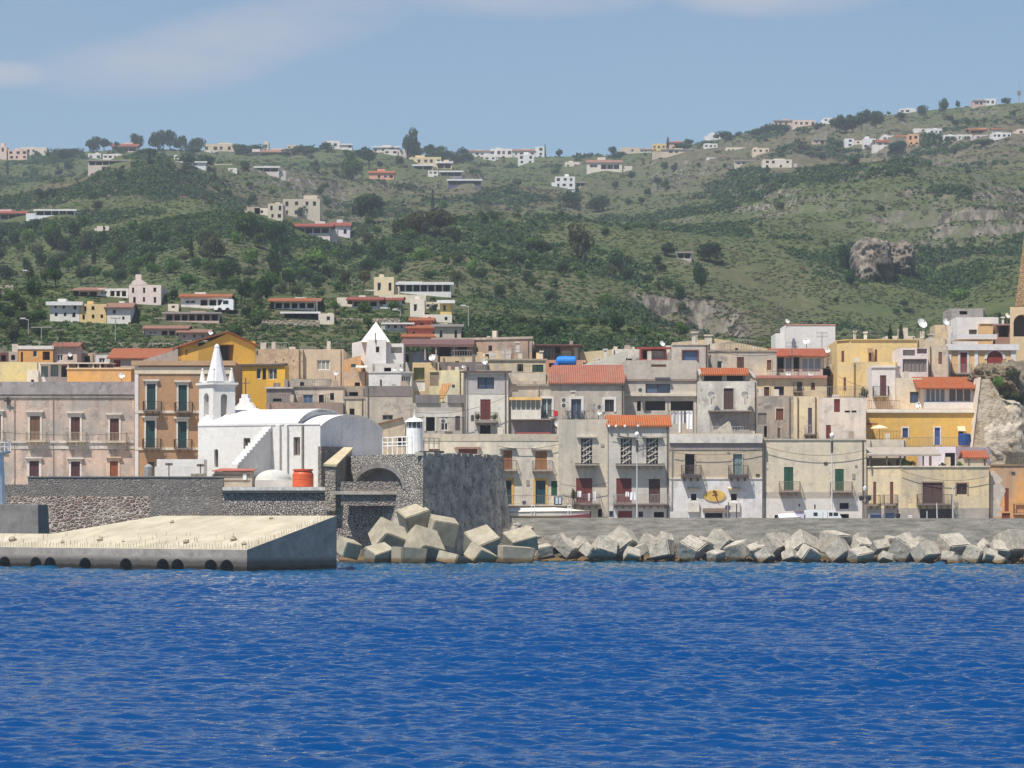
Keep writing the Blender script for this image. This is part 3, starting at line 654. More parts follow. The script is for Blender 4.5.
# sloping caisson pier on the left
PA = Vector((X(247, 270), 270)); fd = Vector((-.70, .714)).normalized(); bd = Vector((.64, .77)).normalized()
W_ = 11.0
pr = thing('breakwater_pier', 'sloping pale concrete pier with round holes along its dark waterline', 'pier', (PA.x - 20, PA.y + 25, 0))
Lp = 75.0; z0p, z1p = 1.86, 4.72
P2 = lambda a, b_: PA + fd * a + bd * b_
fpier = Face(P2(Lp, 0), P2(0, 0))
holes = []
for px in (5, 36, 50.4, 85.4, 126, 163, 177.7, 211, 227):
    s = fpier.s_at(px)
    holes.append([(s + .80 * math.cos(2 * math.pi * i / 16), .32 + .62 * math.sin(2 * math.pi * i / 16)) for i in range(16)])
m = MB(); facade(m, fpier, -1.5, z0p, holes, [1.6] * len(holes))
backcut = [(0, W_), (24.5, W_), (33, W_ * .42), (Lp, W_ * .42)]
zt = lambda b_: z0p + (z1p - z0p) * b_ / W_
ring = [(Lp, 0.0), (0, 0.0)] + backcut
for i in range(1, len(ring)):
    a = ring[i]; b_ = ring[(i + 1) % len(ring)]; p = P2(*a); q = P2(*b_)
    m.poly([(p.x, p.y, -1.5), (q.x, q.y, -1.5), (q.x, q.y, zt(b_[1])), (p.x, p.y, zt(a[1]))])
m.build('side_wall', concrete('pier_side', (172, 164, 154), (134, 128, 120), .3, .9, algae=1.5), pr)
m = MB(); m.poly([(P2(*r_).x, P2(*r_).y, zt(r_[1])) for r_ in ring])
m.build('ramp', concrete('pier_top', (194, 184, 162), (164, 154, 132), .3, .5), pr)
for s_ in holes:
    c = sum(p[0] for p in s_) / 16; m = MB()
    m.poly([fpier.pt(s, z, -1.55) for s, z in s_])
    q = [(c + .88 * math.cos(2 * math.pi * i / 16), .32 + .70 * math.sin(2 * math.pi * i / 16)) for i in range(16)]
    m.add([fpier.pt(s, z, .03) for s, z in s_] + [fpier.pt(s, z, .03) for s, z in q] , [(i, (i + 1) % 16, 16 + (i + 1) % 16, 16 + i) for i in range(16)])
    m.build('drain_hole', paint((20, 18, 17)), pr)
m = MB()
def rods(p, q, za, zb, n):
    for i in range(n):
        f_ = (i + random.random() * .5) / n; c = p.lerp(q, f_); z = za + (zb - za) * f_; h = random.uniform(.28, .55)
        m.tube((c.x, c.y, z - .05), (c.x + random.uniform(-.05, .05), c.y, z + h), .017, 3)
rods(P2(0, .2), P2(58, .2), z0p + .05, z0p + .05, 150); rods(P2(.2, 0), P2(.2, W_), z0p, z1p, 34); rods(P2(0, W_ - .1), P2(24, W_ - .1), z1p, z1p, 70)
for i in range(70):
    a, b_ = random.uniform(0, 40), random.uniform(.5, W_ * .4); c = P2(a, b_); m.tube((c.x, c.y, zt(b_) - .05), (c.x, c.y, zt(b_) + .35), .015, 3)
rb = m.build('reinforcing_rods', paint((112, 92, 70)), pr); rb['kind'] = 'stuff'
def rock_mb(c, r, seed, flat=.7, n=7):
    R = random.Random(seed); m = MB(); pts = []
    for j in range(n // 2 + 2):
        a = math.pi * j / (n // 2 + 1)
        for i in range(n):
            t_ = 2 * math.pi * i / n + R.uniform(-.2, .2); k = r * R.uniform(.75, 1.15)
            pts.append((c[0] + k * math.sin(a) * math.cos(t_), c[1] + k * math.sin(a) * math.sin(t_), c[2] + k * flat * math.cos(a)))
    rr = n // 2 + 2
    m.add(pts, [(j * n + i, j * n + (i + 1) % n, (j + 1) * n + (i + 1) % n, (j + 1) * n + i) for j in range(rr - 1) for i in range(n)]); return m
for k, (px, py, r, lab) in enumerate(((12, 541, .55, 'flat grey stone near the left end of the pale pier ramp'), (62, 543, .3, 'small dark stone low on the pier ramp beside a rod row'), (100, 541, .45, 'pointed pale stone standing on the middle of the pier ramp'), (123, 542, .22, 'narrow upright brown stone right of the pointed pale stone on ramp'), (186, 543, .42, 'grey stone lying low on the ramp above the paired holes'), (172, 523, .3, 'dark stone fragment high on the ramp near its back edge'), (244, 545, .33, 'rusty brown stone at the corner where ramp meets shaded end wall'), (233, 541, .5, 'broad flat stone by the right front corner of the ramp'), (271, 519, .28, 'dark stone high on the ramp towards its right end'))):
    k_ = (px - 512) / F; best = None
    for b_ in np.linspace(.3, W_ - .4, 60):
        s = fpier.s_at(px); p0 = P2(0, b_); fc2 = Face(P2(Lp, b_), P2(0, b_)); s = fc2.s_at(px); c = fc2.pt(s, zt(b_)); yy = HY - (c[2] - CH) * F / c[1]
        if best is None or abs(yy - py) < best[0]: best = (abs(yy - py), c)
    c = best[1]; o = rock_mb((c[0], c[1], c[2] + r * .3), r * .75, k).build('stone', concrete('stone_grey', (186, 174, 150), (140, 130, 112), .4), loc=c); tag(o, lab, 'stone', 'loose stones on the pier ramp')
# concrete block, its shade put into the colour, and light tower at the left edge
m = MB(); D = 312; m.add([(X(-60, D), D, -1), (X(39, D), D, -1), (X(34.5, D), D + 2.5, 5.85), (X(-60, D), D + 2.5, 5.85), (X(-60, D), D + 9, -1), (X(39, D), D + 9, -1), (X(34.5, D), D + 9, 5.85), (X(-60, D), D + 9, 5.85)], [(0, 1, 2, 3), (3, 2, 6, 7), (1, 5, 6, 2), (4, 7, 6, 5), (0, 3, 7, 4)])
tag(m.build('concrete_block', concrete('shade_dark_concrete', (124, 121, 118), (90, 88, 86), .3), loc=(X(10, D), D, 0), bevel=.1), 'shade-darkened concrete block behind the left end of the pier', 'block')
t = thing('harbour_light', 'white harbour light tower with railed gallery at the left edge', 'light tower', (X(-4, 316), 316, 5.8)); cx = X(-6, 316)
m = MB(); m.lathe(cx, 316, [(1.15, 5.8), (.95, Z(453, 316)), (.95, Z(452, 316))], 20); m.build('tower', paint((224, 228, 232), .6, .08), t, smooth=False)
m = MB(); m.lathe(cx, 316, [(1.0, Z(455, 316)), (1.65, Z(452.5, 316)), (1.65, Z(451, 316))], 20); g = m.build('gallery', paint((228, 230, 232), .6, .08), t)
m = MB()
for i in range(18):
    a = 2 * math.pi * i / 18; p = (cx + 1.6 * math.cos(a), 316 + 1.6 * math.sin(a)); b_ = 2 * math.pi * (i + 1) / 18; q = (cx + 1.6 * math.cos(b_), 316 + 1.6 * math.sin(b_))
    m.tube((*p, Z(451.5, 316)), (*p, Z(442, 316)), .04, 4); m.tube((*p, Z(442, 316)), (*q, Z(442, 316)), .045, 4); m.tube((*p, Z(446.5, 316)), (*q, Z(446.5, 316)), .03, 4)
m.build('railing', paint((236, 236, 236)), g)
m = MB(); m.lathe(cx, 316, [(.6, Z(451, 316)), (.6, Z(438, 316)), (.75, Z(437, 316)), (.1, Z(430, 316))], 12); m.build('lantern', glass((120, 130, 130)), t)

# rubble terrace wall in front of the church
DARK = rubble('rubble_dark', (104, 98, 94), (136, 126, 118), (172, 164, 154), 4.2, .10)
BROWN = rubble('rubble_brown', (110, 84, 74), (84, 70, 66), (196, 184, 168), 2.6, .13)
PALE = rubble('rubble_pale', (150, 140, 132), (190, 180, 168), (84, 76, 72), 4.0, .10)
SPECK = rubble('rubble_speckled', (184, 176, 162), (128, 122, 116), (104, 100, 98), 3.4, .10, 1.0)
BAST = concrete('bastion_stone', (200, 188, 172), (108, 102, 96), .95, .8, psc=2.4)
t = thing('terrace_wall', 'long two-tone rubble stone wall below the pink palazzo and white church', 'wall', (X(130, 334), 334, 0))
D = 334
m = MB(); m.box(X(28, D), X(223, D), D, D + 1.2, Z(496.5, D) + .0, Z(477.5, D)); m.box(X(-90, D), X(28, D), D + .15, D + 1.2, Z(496.5, D), Z(484.5, D)); m.build('upper_courses', DARK, t)
m = MB(); m.add([(X(-90, D), D - .9, -1), (X(150, D), D - .9, -1), (X(150, D), D - .05, Z(496.4, D)), (X(-90, D), D - .05, Z(496.4, D)), (X(-90, D), D + 1.2, -1), (X(150, D), D + 1.2, -1), (X(150, D), D + 1.2, Z(496.4, D)), (X(-90, D), D + 1.2, Z(496.4, D))], [(0, 1, 2, 3), (3, 2, 6, 7), (1, 5, 6, 2), (0, 3, 7, 4)]); m.build('lower_courses', BROWN, t)
m = MB(); m.add([(X(150, D), D - .9, -1), (X(223, D), D - .9, -1), (X(223, D), D - .05, Z(496.4, D)), (X(150, D), D - .05, Z(496.4, D)), (X(223, D), D + 1.2, -1), (X(223, D), D + 1.2, Z(496.4, D))], [(0, 1, 2, 3), (1, 4, 5, 2)]); m.build('repaired_courses', rubble('rubble_grey', (132, 124, 116), (96, 92, 90), (168, 160, 150), 4.2, .10), t)
m = MB(); m.box(X(27, D), X(224, D), D - .08, D + 1.3, Z(477.4, D), Z(476.3, D)); m.build('coping', concrete('coping_grey', (150, 146, 140), (116, 112, 106), .3), t)
m = MB(); m.box(X(31, D), X(33, D), D + .3, D + .8, Z(484, D), Z(476, D)); m.box(X(27, D), X(28.5, D), D + .3, D + .6, Z(484.4, D), Z(478, D)); m.build('gate_post', paint((228, 224, 214)), t)
terr = MB(); terr.prism([(X(-120, 335), 335.1), (X(223, 335), 335.1), (X(342, 336), 336.2), (X(352, 339), 339), (X(423, 327), 327.6), (X(500, 341), 341), (X(505, 362), 362), (X(420, 380), 380), (X(-120, 380), 380)], 0, Z(487.5, 336))
terr.build('church_terrace', concrete('terrace_paving', (178, 168, 152), (140, 130, 116), .2))['kind'] = 'structure'
t = thing('rubble_quay_wall', 'pale rubble quay wall with white ledge below the orange tank', 'wall', (X(280, 332), 332, 0))
D = 332.6; m = MB(); m.add([(X(222, D), D - .8, -1), (X(424, D), D - .8, -1), (X(424, D), D, Z(493, D)), (X(222, D), D, Z(491, D)), (X(222, D), D + 3, -1), (X(424, D), D + 3, -1), (X(424, D), D + 3, Z(493, D)), (X(222, D), D + 3, Z(491, D))], [(0, 1, 2, 3), (3, 2, 6, 7), (1, 5, 6, 2), (0, 3, 7, 4)]); m.build('wall', PALE, t)
m = MB(); m.box(X(222, D), X(349, D), D - .45, D + 3.4, Z(492.6, D), Z(490.6, D)); m.build('ledge', concrete('ledge_dark', (110, 104, 100), (84, 80, 78), .3), t)
m = MB(); m.box(X(223, D), X(349, D), D - .5, D + 3.4, Z(490.5, D), Z(487.0, D)); m.build('white_coping', concrete('ledge_white', (232, 228, 216), (180, 172, 160), .3, 2), t)
t = thing('parapet_wall', 'low rubble parapet with pale ledge in front of the bastion arch', 'wall', (X(378, 330), 330, 4))
D = 330.2; m = MB(); m.box(X(341, D), X(413, D), D, D + 1.4, Z(494, D) - 1.2, Z(481.5, D)); m.build('wall', rubble('rubble_parapet', (104, 98, 96), (132, 122, 114), (160, 150, 138), 2.6, .1), t)
m = MB(); m.box(X(330, D), X(413, D), D - .3, D - .01, Z(494.5, D), Z(491, D)); m.build('ledge', concrete('ledge_pale', (190, 180, 164), (150, 140, 128), .3), t)
# slanting buttress beside the church apse
t = thing('buttress', 'stone buttress with sloping pale top between church apse and bastion', 'buttress', (X(336, 331), 333, 5)); D = 331.5
a0, a1 = X(325, D), X(335.5, D); b0, b1 = X(345, 342), X(352, 342); zb_ = 5.2
m = MB(); m.add([(a0, D, zb_), (a1, D, zb_), (a1, D, Z(467, D)), (a0, D, Z(466, D)), (b0, 342, zb_), (b1, 342, zb_), (b1, 342, Z(449.5, 342)), (b0, 342, Z(449, 342))], [(0, 1, 2, 3), (1, 5, 6, 2), (4, 7, 6, 5), (0, 3, 7, 4)]); m.build('wall', rubble('rubble_buttress', (120, 112, 104), (150, 138, 124), (176, 164, 146), 2.4, .1), t)
m = MB(); u = .22; m.add([(a0 - .15, D - .15, Z(466, D)), (a1 + .12, D - .15, Z(467, D)), (b1 + .12, 342, Z(449.5, 342)), (b0 - .1, 342, Z(449, 342)), (a0 - .15, D - .15, Z(466, D) + u), (a1 + .12, D - .15, Z(467, D) + u), (b1 + .12, 342, Z(449.5, 342) + u), (b0 - .1, 342, Z(449, 342) + u)], [(0, 1, 2, 3), (4, 5, 6, 7), (0, 1, 5, 4), (1, 2, 6, 5), (0, 4, 7, 3)]); m.build('coping', concrete('buttress_top', (206, 190, 156), (176, 160, 130), .2), t)
# bastion
t = thing('bastion', 'massive dark rubble stone bastion with blind arch beside the harbour boulders', 'bastion', (X(430, 330), 332, 0))
ztb = Z(453.5, 325); c0 = (X(351, 338), 338); c1 = (X(423, 325.5), 325.5); c2 = (X(503, 341), 341)
fl = Face(c0, c1); s0, _ = fl.sz(355, 0); s1, _ = fl.sz(403, 0)
zs = Z(481.5, 331); zk = Z(468.0, 333); hole = arch(s0, s1, zs - .8, zk, 12, .62)
m = MB(); facade(m, fl, 5.0, ztb, [hole], [.9]); m.build('arch_wall', SPECK, t)
m = MB(); m.poly([fl.pt(s, z, -.9) for s, z in hole]); m.build('niche', concrete('niche', (128, 124, 122), (100, 96, 96), .3), t)
m = MB(); cs = (s0 + s1) / 2; rO = (s1 - s0) / 2
op = arch(s0 - .02, s1 + .02, zs - .8, zk + .02, 12, .62)[2:]; oq = arch(s0 - .5, s1 + .5, zs - .8, zk + .55, 12, .62)[2:]
m.add([fl.pt(s, z, .08) for s, z in op] + [fl.pt(s, z, .08) for s, z in oq] + [fl.pt(s, z, -.05) for s, z in oq], [(i, i + 1, 13 + i + 1, 13 + i) for i in range(12)] + [(13 + i, 14 + i, 27 + i, 26 + i) for i in range(12)]); m.build('arch_ring', concrete('arch_ring', (150, 146, 140), (110, 106, 102), .4), t)
bt = .55
d1 = (Vector(c1) - Vector((X(450, 335), 335))).normalized()
lo1 = (c1[0] + .1, c1[1] - .35); lo2 = (X(515.5, 339.5), 339.5); lo0 = (c0[0] - .3, c0[1] - .5)
m = MB(); n_ = 10
for i in range(n_):
    f0, f1 = i / n_, (i + 1) / n_
    L_ = lambda a, b_, f_: (a[0] + (b_[0] - a[0]) * f_, a[1] + (b_[1] - a[1]) * f_)
    jz = lambda i: ztb - .05 + .16 * math.sin(i * 2.3) + .1 * math.sin(i * 5.1)
    m.poly([(*L_(lo1, lo2, f0), -1), (*L_(lo1, lo2, f1), -1), (*L_(c1, c2, f1), jz(i + 1)), (*L_(c1, c2, f0), jz(i))])
m.poly([(*lo0, -1), (*lo1, -1), (c1[0], c1[1], 5.02), (c0[0], c0[1], 5.02)])
m.poly([(*lo2, -1), (lo2[0] - 4, lo2[1] + 20, -1), (c2[0] - 3, c2[1] + 20, ztb), (*c2, ztb)])
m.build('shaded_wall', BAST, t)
m = MB(); m.poly([(*c0, ztb - .03), (*c1, ztb - .03), (*c2, ztb - .1), (c2[0] - 3, 361, ztb - .03), (c0[0], 361, ztb - .03)]); m.build('platform', concrete('bastion_top', (196, 186, 168), (150, 142, 128), .3), t)
fr_ = Face(c1, c2); m = MB()
for i in range(26):
    s = fr_.L * (i + .5) / 26 + random.uniform(-.2, .2); k = random.uniform(.2, .42); m.fbox(fr_, max(0, s - k), min(fr_.L, s + k), ztb - .2, ztb + random.uniform(.02, .22), -.9, .06)
m.build('coping', concrete('bastion_coping', (190, 182, 166), (132, 126, 116), .5), t)
# small white lighthouse on the bastion
t = thing('lighthouse', 'small white lighthouse with grey glazed lantern standing on the bastion', 'lighthouse', (X(414.5, 340), 340, ztb)); cx = X(414.5, 340); D = 340
m = MB(); m.lathe(cx, D, [(.93, ztb), (.86, Z(429, D)), (.86, Z(428.3, D))], 16); m.build('tower', paint((232, 234, 234), .6, .08), t)
m = MB(); m.lathe(cx, D, [(.78, Z(428.3, D)), (.78, Z(422, D))], 10); l_ = m.build('lantern', glass((70, 80, 84)), t)
m = MB()
for i in range(10):
    a = 2 * math.pi * i / 10; m.tube((cx + .8 * math.cos(a), D + .8 * math.sin(a), Z(428.4, D)), (cx + .8 * math.cos(a), D + .8 * math.sin(a), Z(421.8, D)), .05, 4)
m.build('glazing_cage', paint((214, 216, 216)), l_)
m = MB(); m.lathe(cx, D, [(1.02, Z(422, D)), (.98, Z(421, D)), (.6, Z(418.6, D)), (.12, Z(417.3, D)), (.1, Z(415.5, D))], 16); m.tube((cx, D, Z(416, D)), (cx, D, Z(409, D)), .035, 4); m.build('dome', paint((234, 234, 230), .6, .08), t)
t = thing('railing', 'white tubular railing on the bastion left of the lighthouse', 'railing', (X(396, 339), 339, ztb))
rl = Face((X(383, 341), 341), (X(412, 336.5), 336.5)); m = MB()
for i in range(7): s = rl.L * i / 6; m.tube(rl.pt(s, ztb), rl.pt(s, Z(437, 340)), .07, 5)
for z in (Z(437.5, 340), Z(442.5, 340), Z(446, 340)): m.tube(rl.pt(0, z), rl.pt(rl.L, z), .06, 5)
m.build('rails', paint((232, 230, 226)), t)
t = thing('railing', 'thin dark railing on the bastion right of the lighthouse', 'railing', (X(430, 336), 336, ztb))
rl = Face((X(424, 334), 334), (X(439, 336.5), 336.5)); m = MB()
for i in range(4): s = rl.L * i / 3; m.tube(rl.pt(s, ztb), rl.pt(s, Z(438, 335)), .045, 5)
for z in (Z(438, 335), Z(443, 335)): m.tube(rl.pt(0, z), rl.pt(rl.L, z), .03, 5)
m.build('rails', paint((150, 142, 134)), t)
m = MB(); m.box(X(419, 333), X(444, 333), 332.6, 333.6, ztb - .02, ztb + .42); tag(m.build('bench', paint((48, 44, 46)), loc=(X(431, 333), 333, ztb), bevel=.05), 'long dark slab bench at the bastion edge right of the lighthouse', 'bench')

# ------------------------------------------------------------------ breakwater blocks
LIMEW = concrete('block_beige', (180, 171, 150), (146, 136, 116), .25, 1.0, algae=1)
GRITW = concrete('block_grey', (192, 184, 168), (146, 138, 126), .6, 1.6, algae=1, psc=3.6)
bm_proto = {}
def cube_mesh(kind, seed):
    R = random.Random(seed); m = MB(); j = lambda: R.uniform(-.035, .035)
    m.hexa([(-.5 + j(), -.5 + j(), -.5 + j()), (.5 + j(), -.5 + j(), -.5 + j()), (.5 + j(), .5 + j(), -.5 + j()), (-.5 + j(), .5 + j(), -.5 + j()), (-.5 + j(), -.5 + j(), .5 + j()), (.5 + j(), -.5 + j(), .5 + j()), (.5 + j(), .5 + j(), .5 + j()), (-.5 + j(), .5 + j(), .5 + j())])
    o = m.build('concrete_cube', LIMEW if kind == 0 else GRITW); COL.objects.unlink(o)
    import bmesh
    b = bmesh.new(); b.from_mesh(o.data); bmesh.ops.bevel(b, geom=b.edges[:], offset=.035 if kind == 0 else .06, segments=2, affect='EDGES')
    if kind == 1:
        bmesh.ops.subdivide_edges(b, edges=[e for e in b.edges if e.calc_length() > .4], cuts=3, use_grid_fill=True)
        for v in b.verts: v.co += Vector((R.uniform(-1, 1), R.uniform(-1, 1), R.uniform(-1, 1))) * .009
    b.to_mesh(o.data); b.free(); return o.data
CM = [[cube_mesh(0, s) for s in range(4)], [cube_mesh(1, 20 + s) for s in range(6)]]
def cube(kind, px, py, size, rot, D, label, flat=(1, 1, 1), k=0):
    o = bpy.data.objects.new('concrete_cube', CM[kind][k % len(CM[kind])]); COL.objects.link(o)
    s = size * D / F / (1.54 if kind == 0 else 1.78)
    o.location = (X(px, D), D, Z(py, D)); o.rotation_euler = [math.radians(a) for a in rot]; o.scale = (s * flat[0], s * flat[1], s * flat[2])
    return tag(o, label, 'concrete block', 'concrete blocks of the breakwater')
LB = [ # px, py, size px, rotation, depth, flatness, label
 (348, 548, 30, (20, 12, 38), 322, (1, 1, .8), 'beige concrete cube half hidden by the right end of the pier'),
 (389, 538, 42, (38, 20, 30), 322, (1.05, 1, .9), 'large beige cube standing on its edge in front of the dark rubble wall'),
 (415, 521, 40, (22, -18, 18), 326, (1, 1, 1), 'topmost beige cube leaning back against the bastion foot'),
 (442, 531, 42, (14, 10, 15), 325, (1, 1, .9), 'upright beige cube at the bastion foot right of the topmost cube'),
 (423, 547, 46, (48, 12, 42), 321, (1, 1, .9), 'pointed pitted cube in the middle of the beige pile'),
 (379, 555, 32, (26, -14, 34), 318, (1.1, .9, .8), 'small tilted beige cube low at the waterline left of the flat-faced one'),
 (409, 557, 35, (2, 3, 28), 317, (1.25, 1, .85), 'flat-faced beige cube with shaded right side at the waterline'),
 (456, 561, 38, (10, 14, 52), 317, (1.2, 1, .45), 'low beige slab awash at the waterline'),
 (482, 545, 42, (34, -18, 28), 322, (1, 1, .9), 'broad beige cube with ridge uppermost below the bastion corner'),
 (481, 556, 34, (24, 20, 40), 318, (1.1, .9, .7), 'beige block with dark right face in front of the broad cube'),
 (516, 555, 38, (4, 4, 12), 318, (1.3, 1, .7), 'long flat beige block right of the bastion foot at the waterline'),
 (521, 541, 36, (28, -14, 20), 327, (1.2, 1, .7), 'beige block wedged behind the long flat one'),
 (498, 548, 20, (10, 14, 30), 324, (1, 1, .8), 'small beige block between the broad cube and the long flat one')]
for k, (px, py, s, r_, D, fl_, lab) in enumerate(LB): cube(0, px, py, s, r_, D, lab, fl_, k)
RB = [(549, 541, 34), (543, 551, 24), (568, 548, 30), (581, 541, 22), (589, 551, 24), (607, 541, 22), (604, 549, 38), (623, 539, 42), (650, 541, 28), (665, 537, 22), (662, 550, 38), (692, 549, 40), (706, 541, 24), (720, 538, 38), (738, 550, 36), (757, 550, 25), (770, 544, 38), (765, 556, 26), (802, 544, 44), (809, 555, 30), (835, 540, 42), (838, 551, 38), (862, 546, 28), (861, 556, 32), (880, 547, 24), (892, 540, 22), (905, 537, 25), (904, 549, 40), (921, 542, 26), (926, 553, 34), (953, 543, 40), (949, 556, 24), (975, 555, 30), (990, 556, 20), (1000, 549, 28), (1014, 541, 46), (1003, 563, 24), (955, 562, 22), (632, 555, 22), (716, 556, 24), (790, 556, 24), (886, 558, 20), (534, 546, 24), (560, 538, 20), (640, 550, 20), (782, 538, 24), (986, 544, 24), (860, 536, 20), (1040, 552, 40), (1052, 540, 40)]
rr = random.Random(3)
def cube_label(px, py, s):
    size = 'large' if s >= 38 else 'small' if s <= 24 else 'medium'
    row = 'at waterline' if py >= 553 else 'uppermost' if py <= 541 else 'mid-height'
    under = [(560, 'beside the bastion foot'), (600, 'below the cream motorboat'), (668, 'below the orange-roofed grey house'), (765, 'below the house with oval sign'), (800, 'below the white vehicles'), (868, 'below the green-shuttered house'), (905, 'below the two blue cars'), (985, 'below the wide balcony house'), (2000, 'at the right end')]
    return '%s pitted grey cube %s %s' % (size, row, next(n for x, n in under if px < x))
AUTO = []
for k, (px, py, s) in enumerate(RB):
    if py < 546: py += 3
    Dw = 330 - 18 * max(0, (px - 540)) / 480; D = Dw + (562 - py) * .3 - 3
    o = cube(1, px, py, s, (rr.uniform(8, 48) * rr.choice((-1, 1)), rr.uniform(-25, 25), rr.uniform(10, 70)), D, '', (rr.uniform(.95, 1.25), 1, rr.uniform(.7, 1)), k)
    AUTO.append((o, cube_label(px, py, s), px))
bed = MB(); R = random.Random(9)
for i in range(420):
    px = R.uniform(338, 1060); f_ = R.random(); Dw = 330 - 18 * max(0, (px - 540)) / 480
    D = Dw - 1 + f_ * 10; zz = -.4 + f_ * (1.9 if px > 515 else 2.4); r = R.uniform(.35, .8)
    q = rock_mb((X(px, D), D, zz), r, i, .8, 6); bed.add(q.v, q.f)
o = bed.build('rubble_bed', concrete('bed_rock', (128, 116, 96), (84, 76, 64), .5, 2, algae=1)); o['kind'] = 'stuff'
bm2 = MB(); bm2.add([(X(335, 322), 324, -1.5), (X(1075, 310), 311, -1.5), (X(1075, 322), 333.5, 1.6), (X(335, 322), 334, 1.6), (X(335, 322), 340, -1.5), (X(1075, 310), 340, -1.5)], [(0, 1, 2, 3)]); o = bm2.build('shore', concrete('shore', (96, 88, 74), (62, 56, 48), .5, 2, algae=1)); o['kind'] = 'structure'
R = random.Random(12)
for k in range(26):
    px = R.uniform(513, 546); D = R.uniform(333, 337.2); zc = 4.25 - (337.3 - D) * .85 - abs(px - 517) * .06 + R.uniform(-.15, .15); r = R.uniform(.28, .55)
    o = rock_mb((X(px, D), D, zc), r, 70 + k, .85, 8).build('boulder', concrete('boulder', (196, 188, 174), (120, 112, 102), .5, 2), loc=(X(px, D), D, zc)); AUTO.append((tag(o, None, 'boulder', 'boulders heaped beside the bastion'), '%s pale boulder %s between bastion and sea wall' % ('small' if r < .42 else 'larger', 'high' if zc > 1.9 else 'low'), px))
m = MB(); m.add([(X(509, 331), 331, -.5), (X(551, 331), 331, -.8), (X(549, 337.6), 337.6, 2.2), (X(511, 338), 338, 4.0), (X(530, 334.5), 334.5, 1.4)], [(0, 1, 4), (1, 2, 4), (2, 3, 4), (3, 0, 4)]); m.build('rubble_bank', concrete('bed_rock', (128, 116, 96), (84, 76, 64), .5, 2, algae=1))['kind'] = 'structure'
